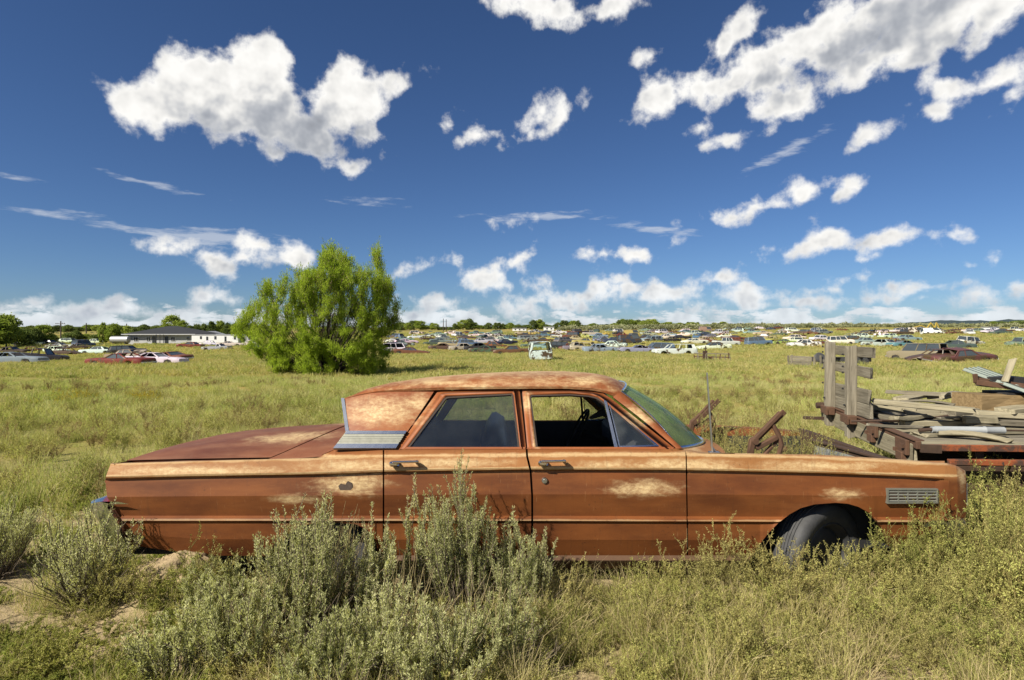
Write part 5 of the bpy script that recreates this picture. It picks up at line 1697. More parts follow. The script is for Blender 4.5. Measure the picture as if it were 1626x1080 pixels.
board(1505, 656, .86, 1543, 652, .86, .13, .05, 'board stub under the end of the long pale board', WOOD, 57)
board(1384, 655, .81, 1424, 668, .79, .11, .05, 'broken board low beside the stake rack', WOOD, 58)
board(1432, 672, .775, 1538, 671, .775, .12, .045, 'flat board behind the grey pipe', WOODP, 59)
board(1531, 666, .83, 1580, 666, .83, .12, .065, 'weathered chunk of board between pipe and timber', WOODP, 60, taper=(.6, .9))
board(1552, 656, .87, 1680, 664, .85, .10, .05, 'pale plank reaching out of the picture below the timber', WOODP, 61)
board(1575, 670, .80, 1690, 674, .80, .14, .05, 'dark edged plank behind the end of the grey pipe', WOOD, 62)
board(1595, 652, .90, 1700, 640, .93, .18, .04, 'wide plank sloping up beside the timber', WOODP, 63)
board(1400, 660, .76, 1530, 662, .78, .15, .03, 'shadowed flat board under the load', WOOD, 64)
board(1440, 650, .78, 1520, 645, .78, .3, .04, 'broad board at the bottom of the load', WOOD, 65)
board(1460, 690, .742, 1640, 684, .742, .16, .03, 'wide warped deck board in front of the grey pipe', WOODP, 66, warp=.008)
rq = random.Random(4)
for k, (px, py, w_, where) in enumerate([(1402, 644, 60, 'against the stake rack'), (1470, 640, 60, 'poking out behind the long pale board'), (1440, 662, 70, 'wedged under the long pale board'), (1515, 664, 50, 'beside the weathered chunk'), (1560, 640, 60, 'leaning on the timber end'),
        (1610, 664, 70, 'half hidden behind the pipe end'), (1500, 628, 50, 'on top at the back of the load'), (1420, 676, 60, 'lying behind the end rail'), (1545, 695, 80, 'in front of the pipe'), (1600, 632, 70, 'lying over the timber'), (1480, 655, 80, 'crossing the middle of the load'), (1590, 655, 60, 'split lengthwise below the timber')]):
    z = .76 + (690 - py) / 60 * .16
    a = pt(px, py, z)
    ang = rq.uniform(-.9, .9)
    L = w_ / F * a.y * rq.uniform(.9, 1.5)
    dv = Vector((math.cos(ang), math.sin(ang) * .8, rq.uniform(-.08, .14))) * L * .5
    beam_obj('loose_board', a - dv, a + dv, rq.uniform(.06, .15), rq.uniform(.018, .04), WOOD if k % 2 else WOODP, None, (rq.uniform(-.35, .35), rq.uniform(-.35, .35), 1), label='short broken board ' + where, cat='board', group=LG, warp=rq.uniform(-.02, .03), seed=200 + k, taper=(rq.uniform(.4, 1), 1))
# big timber
m = M()
c0, c1 = pt(1550, 640, .93), pt(1700, 632, .93)
c0.y += .05; c1 = c0 + Vector((1.0, -.10, 0.0))
d = (c1 - c0).normalized(); sd_ = Vector((-d.y, d.x, 0))
rows = []
for i in range(8):
    s_ = i / 7
    rr = random.Random(i)
    c = c0.lerp(c1, s_)
    e = .03 if i == 0 else 0
    rows.append([c + sd_ * (a * .14 + rr.uniform(-.008, .008)) + Vector((0, 0, b * .085 + rr.uniform(-.006, .006))) + d * (-.10 * (a + 1) / 2 if i == 0 else 0) for a, b in ((-1, -1), (-1, 0), (-1, .9), (-.9, 1), (0, 1.03), (.9, 1), (1, .9), (1, 0), (1, -1), (0, -1))])
n_ = 10
vs = [q for r in rows for q in r]
fs = [(i * n_ + j, i * n_ + (j + 1) % n_, (i + 1) * n_ + (j + 1) % n_, (i + 1) * n_ + j) for i in range(7) for j in range(n_)] + [tuple(range(n_ - 1, -1, -1)), tuple(7 * n_ + j for j in range(n_))]
m.add(vs, fs)
o = put('timber', m, LOG, None, None, loc=tuple(c0)); tag(o, 'big squared brown timber with a cracked end on the load', 'timber')
# grey pipe with its rod
p0, p1 = pt(1479, 682, .79), pt(1594, 683.5, .79)
ax = (p1 - p0).normalized()
m = M(); m.tube([p0, p0 + ax * .03, p0 + ax * .031, p1 - ax * .16, p1 - ax * .155, p1 - ax * .145, p1 - ax * .14, p1], [.026, .026, .029, .029, .032, .032, .029, .029], 14)
PIPE = put('pipe', m, simple('painted_grey_pipe', (0.27, 0.285, 0.29), 0.5, 0.0, 0.18, 16.0, 0.1), None, 40, loc=tuple(p0)); tag(PIPE, 'pale grey cylinder pipe lying across the boards', 'pipe')
m = M(); m.tube([p1 - ax * .01, p1 + ax * .35], .008, 8); m.tube([p0, p0 - ax * .10 + Vector((0, 0, -.01))], .016, 8)
m.v = [(a - p0.x, b - p0.y, c - p0.z) for a, b, c in m.v]
link_mesh('rod', m.mesh('rod', RUSTDARK), PIPE)
m = M(); m.tube([pt(1352, 669, .77), pt(1400, 668, .80), pt(1440, 669, .78), pt(1475, 665, .80), pt(1506, 660, .84)], .011, 8)
o = put('bent_rod', m, RUSTDARK, None, 40, loc=tuple(pt(1352, 669, .77))); tag(o, 'dark bent steel rod curving under the boards', 'rod')
# slotted green sheet, the pale strip and the angle iron
SHEETM = simple('green_sheet_steel', (0.11, 0.135, 0.115), 0.5, 0.2, 0.3, 12.0, 0.15)
SO = W(1560, 584, 6.1)
su = (W(1640, 612, 5.75) - SO).normalized()
sv0 = (W(1548, 592, 5.85) - SO)
sv = (sv0 - su * sv0.dot(su)).normalized()
sn_ = su.cross(sv); sn_ = sn_ if sn_.z > 0 else -sn_
SHEET = empty('slotted_sheet', tuple(SO), 'green ribbed steel sheet with a row of slots leaning on the load', 'steel sheet')
LW, LL = .46, 1.25
for k in range(5):
    m = M()
    v0, v1 = k * LW / 5, (k + 1) * LW / 5
    if k == 0:
        # slotted strip: bars between the slots
        m.slab([SO + su * 0 + sv * v0, SO + su * LL + sv * v0, SO + su * LL + sv * (v0 + .02), SO + sv * (v0 + .02)], -sn_ * .006)
        m.slab([SO + su * 0 + sv * (v1 - .02), SO + su * LL + sv * (v1 - .02), SO + su * LL + sv * v1, SO + sv * v1], -sn_ * .006)
        for i in range(14):
            a = .05 + i * .088
            m.slab([SO + su * a + sv * (v0 + .02), SO + su * (a + .046) + sv * (v0 + .02), SO + su * (a + .046) + sv * (v1 - .02), SO + su * a + sv * (v1 - .02)], -sn_ * .006)
        put('slotted_strip', m, SHEETM, SHEET)
    else:
        pr = [(v0, 0), (v0 + .012, .022), (v0 + .05, .022), (v0 + .065, 0), (v1, 0)]
        m.grid([[SO + sv * a + sn_ * b, SO + su * LL + sv * a + sn_ * b] for a, b in pr])
        put('rib', m, SHEETM, SHEET)
a, b = W(1595, 607, 5.6), W(1608, 571, 5.65)
beam_obj('wood_strip', a, b, .055, .02, WOODP, None, up=(-.5, -.8, 0), label='pale wooden strip standing against the green sheet', cat='wood strip', seed=71)
m = M()
a, b, c = W(1548, 594, 5.7), W(1550, 607, 5.7), W(1660, 622, 5.5)
m.beam(a, b, .03, .03); m.beam(b, c, .05, .05, bev=.004); m.beam(b + Vector((0, .03, .02)), c + Vector((0, .03, .02)), .012, .06)
o = put('angle_iron', m, RUSTMID, None, loc=tuple(b)); tag(o, 'rusty angle iron under the green sheet', 'angle iron')
m = M(); m.box(W(1590, 606, 5.75), (.34, .2, .10)); m.box(W(1620, 630, 5.7), (.5, .3, .10))
o = put('crate', m, BLACK, None, loc=tuple(W(1590, 606, 5.75))); tag(o, 'dark box propping up the green sheet', 'box')

# ------------------------------------------------------------------ wrecks in the yard
def wreck_paint():
    m, g = mat('wreck_paint')
    oi = g.n('ShaderNodeObjectInfo')
    tc = g.n('ShaderNodeTexCoord').outputs['Object']
    v = g.vm('ADD', tc, g.vm('SCALE', g.n('ShaderNodeCombineXYZ', i0=oi.outputs['Random'], i1=oi.outputs['Random'], i2=0.3), scale=31.0))
    n = g.noise(v, 1.3, 6.0, 0.68)
    th = g.m('ADD', 0.44, g.m('MULTIPLY', g.m('FRACT', g.m('MULTIPLY', oi.outputs['Random'], 9.7)), 0.28))
    c = g.mix(g.ss(g.m('SUBTRACT', n, th), 0.0, 0.06), oi.outputs['Color'], (0.068, 0.044, 0.022))
    c = g.mix(g.m('MULTIPLY', g.ss(g.noise(v, 4.0, 4.0, 0.6), 0.6, 0.75), 0.35), c, (0.05, 0.04, 0.035))
    finish(g, c, 0.45, 0.0, spec=0.4)
    return m
WP = wreck_paint()
WGL = simple('wreck_glass', (0.045, 0.055, 0.062), 0.12, 0.0, 0.4, 0.8, 0.0)
WDK = simple('wreck_dark', (0.028, 0.024, 0.022), 0.9, 0.0, 0.5, 2.0, 0.2)
WCH = simple('wreck_chrome', (0.50, 0.50, 0.48), 0.35, 0.8, 0.3, 3.0, 0.1)
# body: stations (x, bottom, top, half width); greenhouse: (x at belt, x at roof) front and back, belt height, roof height
TYPES = {
 'sedan': dict(b=[(-2.62, .42, .78, .80), (-2.5, .36, .93, .90), (-1.4, .28, .95, .96), (0, .26, .92, .97), (1.0, .28, .95, .96), (2.3, .32, .88, .93), (2.55, .40, .80, .86)], g=[(-1.35, -.85, .88, .30)], belt=.93, roof=1.42, w=(-1.55, 1.55)),
 'coupe': dict(b=[(-2.65, .42, .75, .82), (-2.5, .36, .86, .92), (-1.4, .28, .90, .97), (0, .26, .88, .98), (1.0, .28, .90, .97), (2.4, .32, .84, .94), (2.62, .40, .76, .88)], g=[(-1.45, -.55, .75, .10)], belt=.88, roof=1.30, w=(-1.55, 1.6)),
 'wagon': dict(b=[(-2.62, .40, .90, .84), (-2.5, .34, .97, .92), (-1.4, .28, .97, .96), (0, .26, .95, .97), (1.0, .28, .97, .96), (2.3, .32, .90, .93), (2.52, .40, .82, .86)], g=[(-2.45, -2.2, .95, .40)], belt=.95, roof=1.52, w=(-1.5, 1.5)),
 'suv': dict(b=[(-2.3, .45, 1.05, .86), (-2.2, .40, 1.10, .92), (-1.2, .36, 1.10, .94), (0, .34, 1.08, .95), (.9, .36, 1.08, .94), (2.0, .40, 1.04, .90), (2.2, .46, .95, .84)], g=[(-2.2, -2.05, .95, .55)], belt=1.08, roof=1.78, w=(-1.35, 1.4)),
 'van': dict(b=[(-2.3, .45, 1.15, .88), (-2.2, .40, 1.20, .94), (-1.2, .36, 1.20, .96), (0, .34, 1.20, .97), (.9, .36, 1.18, .96), (2.0, .40, 1.12, .94), (2.25, .46, 1.0, .88)], g=[(-2.25, -2.15, 2.05, 1.5)], belt=1.17, roof=2.02, w=(-1.35, 1.4)),
 'pickup': dict(b=[(-2.55, .48, 1.02, .88), (-2.5, .45, 1.06, .92), (-1.2, .42, 1.06, .93), (-.45, .40, 1.06, .93), (.8, .40, 1.08, .92), (2.1, .42, 1.05, .88), (2.3, .48, .95, .80)], g=[(-.55, -.45, .85, .50)], belt=1.06, roof=1.72, w=(-1.45, 1.5)),
 'hulk': dict(b=[(-2.3, .40, .70, .75), (-2.0, .30, .80, .90), (-1.2, .25, .88, .94), (0, .25, .85, .95), (.9, .28, .88, .93), (1.7, .30, .70, .85), (2.1, .40, .55, .7)], g=[(-1.2, -.85, .85, .25)], belt=.87, roof=1.38, w=(-1.45, 1.5)),
}
def wreck_parts(kind):
    T = TYPES[kind]
    out = {}
    st = T['b']
    m = M()
    wr = .40
    xs = sorted(set([s[0] for s in st] + [T['w'][i] + o for i in (0, 1) for o in (-wr, -wr * .7, 0, wr * .7, wr)]))
    rows = []
    for x in xs:
        f = lambda k: float(np.interp(x, [s[0] for s in st], [s[k] for s in st]))
        zb, zt, hw = f(1), f(2), f(3)
        za = zb
        for wx in T['w']:
            dd = abs(x - wx)
            if dd < wr + .001: za = max(za, .34 + math.sqrt(max(0, wr * wr - dd * dd)) * .85)
        za = min(za, zt - .1)
        zm = zb + (zt - zb) * .62
        zm = max(zm, za + .03)
        half = [(hw * .86, za), (hw * .98, za + .02), (hw, zm), (hw * .97, zt - .05), (hw * .90, zt), (hw * .45, zt + .025)]
        rows.append([(x, -a, b) for a, b in half] + [(x, a, b) for a, b in half[::-1]])
    m.grid(rows)
    for r in (rows[0], rows[-1]):
        m.add(r, [tuple(range(len(r)))])
    out['body'] = (m, WP)
    if kind == 'pickup':
        mm = M(); mm.box((-1.5, 0, 1.085), (1.9, 1.5, .03)); out['bed'] = (mm, WDK)
    g0 = T['g'][0]
    hb, hr = st[3][3] * .93, st[3][3] * .74
    zb, zr = T['belt'], T['roof']
    B = lambda sx, sy: Vector(((g0[2] if sx > 0 else g0[0]), sy * hb, zb))
    R_ = lambda sx, sy: Vector(((g0[3] if sx > 0 else g0[1]), sy * hr, zr - .06))
    m = M()
    x0, x1 = g0[1], g0[3]
    rr = []
    for x in np.linspace(x0 - .06, x1 + .06, 6):
        k = 1 - .35 * (2 * (x - x0) / (x1 - x0) - 1) ** 4
        rr.append([(x, y * hr * 1.04, zr - .06 + .06 * k * (1 - abs(y) ** 3)) for y in (-1, -.8, -.3, .3, .8, 1)])
    m.grid(rr); m.add(rr[0], [tuple(range(6))]); m.add(rr[-1], [tuple(range(6))])
    pil = [(B(1, s), R_(1, s)) for s in (-1, 1)] + [(B(-1, s), R_(-1, s)) for s in (-1, 1)]
    for a, b in pil: m.beam(a - Vector((0, 0, .03)), b, .07, .09)
    for s in (-1, 1):
        L = g0[2] - g0[0]
        for f in ((.45,) if L < 2.4 else (.36, .62)):
            a = B(-1, s).lerp(B(1, s), f); b = R_(-1, s).lerp(R_(1, s), f)
            m.beam(a - Vector((0, 0, .03)), b, .06, .05)
    if kind in ('sedan', 'hulk', 'coupe', 'wagon'):
        for s in (-1, 1):     # solid rear quarter
            m.slab([B(-1, s), B(-1, s).lerp(B(1, s), .13), R_(-1, s).lerp(R_(1, s), .10), R_(-1, s)], (0, -.03 * s, 0))
    if kind == 'van':
        for s in (-1, 1):
            m.slab([B(-1, s), B(-1, s).lerp(B(1, s), .60), R_(-1, s).lerp(R_(1, s), .62), R_(-1, s)], (0, -.03 * s, 0))
    out['roof'] = (m, WP)
    ins = lambda p, c, k=.985: c + (p - c) * k
    if kind != 'hulk':
        c_ = Vector(((g0[0] + g0[2]) / 2, 0, (zb + zr) / 2))
        def quad(nm, ps):
            mm = M(); cc = sum(ps, Vector()) / 4
            mm.add([ins(p, c_, .975) for p in ps], [(0, 1, 2, 3)]); out[nm] = (mm, WGL)
        quad('windscreen', [B(1, -1), B(1, 1), R_(1, 1), R_(1, -1)])
        quad('rear_window', [B(-1, 1), B(-1, -1), R_(-1, -1), R_(-1, 1)])
        for k, s in enumerate((-1, 1)):
            quad('side_window.%d' % k, [B(-1, s), B(1, s), R_(1, s), R_(-1, s)])
    else:
        mm = M(); mm.box(((g0[0] + g0[2]) / 2, 0, zb - .02), (g0[2] - g0[0], hb * 1.7, .02)); out['cabin'] = (mm, WDK)
    if kind != 'hulk':
        k = 0
        for wx in T['w']:
            for s in (-1, 1):
                mm = M()
                mm.lathe([(0, .08), (.19, .08), (.20, .09), (.31, .09), (.34, .05), (.34, -.09), (.2, -.09)], 14, Matrix.Translation((wx, s * (st[3][3] - .13), .33)) @ Matrix.Rotation(math.radians(90 if s < 0 else -90), 4, 'X'))
                out['wheel.%d' % k] = (mm, WDK); k += 1
        for sx, s_ in ((1, st[-1]), (-1, st[0])):
            mm = M(); mm.beam((s_[0] + sx * .05, -s_[3], s_[1] + .10), (s_[0] + sx * .05, s_[3], s_[1] + .10), .09, .13, bev=.03)
            out['bumper.%d' % (0 if sx > 0 else 1)] = (mm, WCH)
    return out
WMESH, WJOIN = {}, {}
for kd in TYPES:
    P_ = wreck_parts(kd)
    WMESH[kd] = []
    J = M()
    mats = [WP, WGL, WDK, WCH]
    for nm, (mm, mt) in P_.items():
        WMESH[kd].append((nm.split('.')[0], mm.mesh(nm.split('.')[0], mt, 40)))
        J.add(mm.v, mm.f, mats.index(mt))
    WJOIN[kd] = J.mesh('wreck_' + kd, mats, 40)
CLR = dict(white=(.55, .545, .49), cream=(.34, .31, .21), tan=(.21, .17, .11), paleblue=(.19, .25, .27), blue=(.075, .125, .19), navy=(.028, .036, .06), green=(.055, .085, .06), palegreen=(.17, .205, .155),
           rust=(.12, .045, .023), brown=(.065, .042, .03), black=(.016, .016, .018), grey=(.15, .155, .155), red=(.125, .022, .014), yellow=(.33, .28, .07), lime=(.21, .25, .06), teal=(.10, .20, .20), burgundy=(.10, .04, .038), orange=(.23, .085, .027), silver=(.24, .25, .25))
TXT = dict(paleblue='pale blue', palegreen='pale green', navy='dark navy')
KTXT = dict(sedan='sedan', coupe='low coupe', wagon='station wagon', suv='boxy wagon', van='van', pickup='pickup', hulk='stripped shell')
WRECKS = []
def wreck(px, py, kind, color, yaw=0.0, label=None, sink=.16, tilt=0.0, group='wrecked cars in the yard'):
    rj = random.Random(int(px * 31 + py * 17))
    q = on_ground(px, py)
    scale_px = F / q.y
    nm = {'suv': 'wrecked_wagon', 'van': 'wrecked_van', 'pickup': 'wrecked_pickup', 'hulk': 'car_shell'}.get(kind, 'wrecked_car')
    big = 5.2 * scale_px > 42
    col = CLR[color]
    col = tuple(min(1, c * rj.uniform(.85, 1.15)) for c in col) + (1.0,)
    rot = (math.radians(tilt + rj.gauss(0, 2.5)), math.radians(rj.gauss(0, 2.0)), math.radians(yaw + rj.gauss(0, 5)))
    loc = (q.x, q.y, q.z - sink)
    if big:
        o = empty(nm, loc, None, None, group)
        o.rotation_euler = rot
        for pn, me in WMESH[kind]:
            if rj.random() < {'windscreen': .3, 'rear_window': .3, 'side_window': .4, 'wheel': .35, 'bumper': .45}.get(pn, 0): continue
            c = link_mesh(pn, me, o); c.color = col
    else:
        o = link_mesh(nm, WJOIN[kind], None, loc)
        o.rotation_euler = rot; o.color = col
        tag(o, None, None, group)
    cat = {'van': 'van', 'pickup': 'pickup', 'hulk': 'car shell'}.get(kind, 'car')
    o['category'] = cat
    if label: o['label'] = label
    WRECKS.append((o, px, py, kind, color, label))
    return o
BIGW = [
 (20, 578, 'coupe', 'paleblue', 3, 'pale blue and rust coupe cut by the left edge'), (64, 576, 'pickup', 'black', 12, 'blackened truck box behind the pale blue coupe at the left'),
 (18, 562, 'sedan', 'brown', 5, None), (53, 561, 'hulk', 'rust', 30, None), (104, 564, 'hulk', 'brown', 0, None), (90, 561, 'sedan', 'white', -20, None), (96, 553, 'coupe', 'white', 5, None),
 (54, 549, 'pickup', 'white', 10, None), (40, 549, 'sedan', 'navy', 0, None), (80, 548, 'sedan', 'black', 0, None), (133, 551, 'suv', 'blue', 80, None), (112, 545, 'wagon', 'white', 0, None), (152, 546, 'sedan', 'white', 4, None),
 (156, 563, 'sedan', 'white', 178, 'white sedan behind the long red coupe'), (127, 555, 'hulk', 'brown', 40, None), (192, 582, 'coupe', 'red', 180, 'long dark red coupe with a black front in the left field'), (247, 579, 'coupe', 'white', 2, 'white car tail end touching the long red coupe'),
 (207, 571, 'sedan', 'tan', 0, None), (203, 562, 'wagon', 'black', 0, None), (268, 575, 'coupe', 'rust', 170, None), (228, 572, 'hulk', 'cream', 20, None),
 (633, 562, 'suv', 'white', 4, 'white topped boxy wagon at the right foot of the tamarisk'), (652, 564, 'coupe', 'rust', 2, 'red rusted coupe right of the white topped boxy wagon'),
 (638, 550, 'sedan', 'paleblue', 8, None), (628, 546, 'sedan', 'white', -20, None), (645, 546, 'coupe', 'white', 20, None), (625, 553, 'sedan', 'navy', 0, None), (692, 549, 'sedan', 'green', 0, None), (700, 545, 'sedan', 'palegreen', 5, None), (707, 541, 'sedan', 'grey', 0, None), (680, 541, 'hulk', 'brown', 20, None),
 (662, 531, 'wagon', 'white', 0, None), (728, 535, 'pickup', 'white', 60, None), (741, 539, 'coupe', 'brown', 0, None), (757, 531, 'sedan', 'teal', 0, None), (757, 535, 'coupe', 'white', 0, None),
 (747, 550, 'wagon', 'blue', 2, 'blue station wagon with a white roof left of the long rust sedan'), (717, 551, 'coupe', 'tan', 0, None), (706, 556, 'coupe', 'brown', 0, None), (738, 557, 'sedan', 'cream', 10, None), (763, 557, 'sedan', 'black', -8, None), (772, 561, 'coupe', 'green', 0, None), (776, 545, 'sedan', 'white', 0, None),
 (812, 563, 'sedan', 'rust', 180, 'long rust red sedan just left of the white van'), (783, 554, 'sedan', 'orange', 0, None), (765, 546, 'sedan', 'white', 20, None), (780, 543, 'sedan', 'grey', 0, None), (797, 543, 'sedan', 'white', -10, None), (809, 540, 'sedan', 'teal', 0, None), (835, 535, 'sedan', 'brown', 0, None),
 (838, 541, 'wagon', 'silver', 0, None), (846, 545, 'hulk', 'brown', 0, None), (864, 544, 'coupe', 'rust', 0, None), (854, 537, 'coupe', 'palegreen', 0, None), (865, 535, 'sedan', 'blue', 0, None), (885, 533, 'hulk', 'rust', 0, None), (888, 530, 'sedan', 'white', 0, None), (883, 541, 'coupe', 'yellow', 0, None),
 (898, 545, 'wagon', 'grey', 30, None), (850, 553, 'sedan', 'green', 0, None), (872, 555, 'coupe', 'paleblue', 0, None), (896, 556, 'wagon', 'black', 0, None), (910, 557, 'hulk', 'rust', 0, None), (920, 558, 'sedan', 'grey', 0, None),
 (858, 574, 'van', 'white', 88, 'white van seen from behind standing alone in the grass'),
 (931, 558, 'wagon', 'cream', 2, None), (954, 560, 'sedan', 'paleblue', 4, 'pale blue sedan in the row of wagons right of the white van'), (980, 558, 'hulk', 'cream', 10, None), (930, 541, 'hulk', 'yellow', 10, None), (915, 541, 'hulk', 'cream', 0, None), (960, 544, 'sedan', 'paleblue', 0, None), (977, 545, 'sedan', 'navy', 0, None), (1000, 546, 'van', 'navy', 10, None),
 (985, 541, 'hulk', 'tan', 0, None), (1003, 534, 'van', 'yellow', 0, None), (1030, 533, 'sedan', 'cream', 0, None), (1059, 538, 'sedan', 'white', 5, None), (1080, 539, 'coupe', 'black', 0, None), (1013, 561, 'coupe', 'paleblue', 180, 'pale blue coupe nosed against the blue and white wagons'), (1042, 559, 'wagon', 'blue', 178, 'blue station wagon behind the white one with four windows'), (1070, 564, 'wagon', 'white', 178, 'white station wagon at the right end of the front row'),
 (985, 528, 'wagon', 'white', 0, None), (970, 527, 'hulk', 'grey', 0, None), (1055, 527, 'sedan', 'black', 0, None), (1072, 530, 'hulk', 'rust', 0, None), (1088, 534, 'hulk', 'white', 0, None), (1103, 533, 'pickup', 'white', 10, None), (1122, 534, 'sedan', 'navy', 5, None), (1143, 531, 'pickup', 'white', 190, None), (1155, 533, 'hulk', 'rust', 0, None),
 (1168, 534, 'coupe', 'yellow', 0, None), (1120, 527, 'van', 'tan', 0, None), (1103, 546, 'coupe', 'white', 15, None), (1120, 543, 'hulk', 'cream', 0, None), (1130, 545, 'hulk', 'rust', 0, None), (1133, 556, 'sedan', 'white', 182, 'white and grey sedan behind the old wagon frame'), (1154, 549, 'pickup', 'white', 15, None), (1205, 549, 'suv', 'blue', 4, 'blue boxy wagon with a white roof standing alone beyond the antenna'),
 (1229, 543, 'hulk', 'yellow', 20, None), (1246, 548, 'coupe', 'lime', 0, None), (1264, 545, 'sedan', 'white', 90, None), (1276, 551, 'sedan', 'white', 176, 'white sedan left of the stake rack posts'), (1305, 541, 'sedan', 'white', 10, None), (1304, 549, 'hulk', 'rust', 0, None), (1335, 547, 'suv', 'white', 0, None), (1368, 537, 'sedan', 'white', 180, None), (1412, 538, 'sedan', 'white', 180, None),
 (1396, 551, 'sedan', 'silver', 150, None), (1408, 551, 'sedan', 'grey', 20, None), (1260, 527, 'wagon', 'white', 0, None), (1337, 526, 'hulk', 'rust', 0, None), (1290, 532, 'hulk', 'rust', 0, None), (1435, 532, 'pickup', 'brown', 0, None), (1452, 530, 'van', 'white', 0, None), (1424, 547, 'hulk', 'rust', 10, None), (1441, 541, 'sedan', 'paleblue', 0, None),
 (1437, 552, 'coupe', 'teal', 0, None), (1480, 532, 'van', 'white', -10, None), (1500, 531, 'hulk', 'white', 0, None), (1516, 531, 'hulk', 'rust', 0, None), (1543, 528, 'sedan', 'white', 0, None), (1556, 528, 'sedan', 'palegreen', 0, None), (1611, 527, 'pickup', 'white', 0, None), (1514, 554, 'sedan', 'green', 160, None), (1541, 549, 'suv', 'white', 20, None), (1622, 551, 'pickup', 'palegreen', 190, 'pale green pickup cut by the right edge'),
 (1524, 577, 'sedan', 'burgundy', 6, 'burgundy sedan with a long bonnet behind the flatbed load'), (1456, 573, 'suv', 'tan', 130, 'old tan boxy truck left of the burgundy sedan'), (1486, 577, 'hulk', 'brown', 160, 'low brown stripped shell between tan truck and burgundy sedan'),
]
for w_ in BIGW:
    tl = 0
    wreck(w_[0], w_[1], w_[2], w_[3], w_[4], w_[5], tilt={1480: -28}.get(w_[0], 0))
# smaller wrecks between them
rr = random.Random(77)
taken = [(w_[0], w_[1]) for w_ in BIGW]
ZONES = [(640, 830, 529, 549, 16), (830, 960, 528, 550, 15), (950, 1170, 526, 548, 22), (300, 412, 549, 557, 16), (1180, 1420, 525, 534, 14), (1215, 1430, 536, 550, 6), (1420, 1626, 525, 532, 12), (620, 1000, 536, 556, 10), (60, 170, 544, 549, 5), (1150, 1260, 522.5, 526, 6)]
kinds = ['sedan'] * 6 + ['coupe'] * 3 + ['wagon'] * 3 + ['hulk'] * 7 + ['pickup'] * 2 + ['suv']
cols = ['white'] * 9 + ['grey', 'silver', 'rust', 'brown', 'black', 'green', 'palegreen', 'paleblue', 'cream', 'tan', 'blue', 'navy', 'red', 'yellow', 'rust', 'brown']
for (x0, x1, y0, y1, n) in ZONES:
    got, tries = 0, 0
    while got < n and tries < 900:
        tries += 1
        px, py = rr.uniform(x0, x1), rr.uniform(y0, y1)
        sz = np.interp(py, [525, 540, 562], [18, 30, 60])
        if any(abs(px - a) < sz * .62 and abs(py - b) < sz * .11 for a, b in taken): continue
        taken.append((px, py))
        wreck(px, py, rr.choice(kinds), rr.choice(cols), rr.choice([0, 180]) + rr.gauss(0, 14) if rr.random() < .8 else rr.uniform(0, 360), None, rr.uniform(.05, .2))
        got += 1
# each gets words that find it: colour, kind, row and neighbourhood, then its place among its like
ORD = ['first', 'second', 'third', 'fourth', 'fifth', 'sixth', 'seventh', 'eighth', 'ninth', 'tenth', 'eleventh', 'twelfth', 'thirteenth', 'fourteenth']
def cell(px, py):
    row = 'front rows' if py > 552 else 'middle rows' if py > 541 else 'rear rows' if py > 533 else 'farthest rows'
    if px < 300: reg = 'left of the dark roofed house' if px < 200 else 'below the dark roofed house'
    elif px < 440: reg = 'below the white trailer'
    elif px < 745: reg = 'just right of the tamarisk'
    elif px < 858: reg = 'left of the white van'
    elif px < 990: reg = 'right of the white van'
    elif px < 1180: reg = 'beyond the sedan antenna'
    elif px < 1400: reg = 'behind the stake rack'
    else: reg = 'behind the flatbed load'
    return row, reg
gr_ = {}
for (o, px, py, kd, c, lb) in WRECKS:
    if lb is None: gr_.setdefault((kd, c, cell(px, py)), []).append((px, o))
for (kd, c, (row, reg)), lst in gr_.items():
    lst.sort(key=lambda q: q[0])
    nm = '%s %s' % (TXT.get(c, c), KTXT[kd])
    for i, (px, o) in enumerate(lst):
        if len(lst) == 1: o['label'] = '%s in the %s %s' % (nm, row, reg)
        elif i == 0: o['label'] = 'leftmost %s in the %s %s' % (nm, row, reg)
        elif i == len(lst) - 1: o['label'] = 'rightmost %s in the %s %s' % (nm, row, reg)
        else: o['label'] = '%s from left among the %ss in the %s %s' % (ORD[i], nm, row, reg)

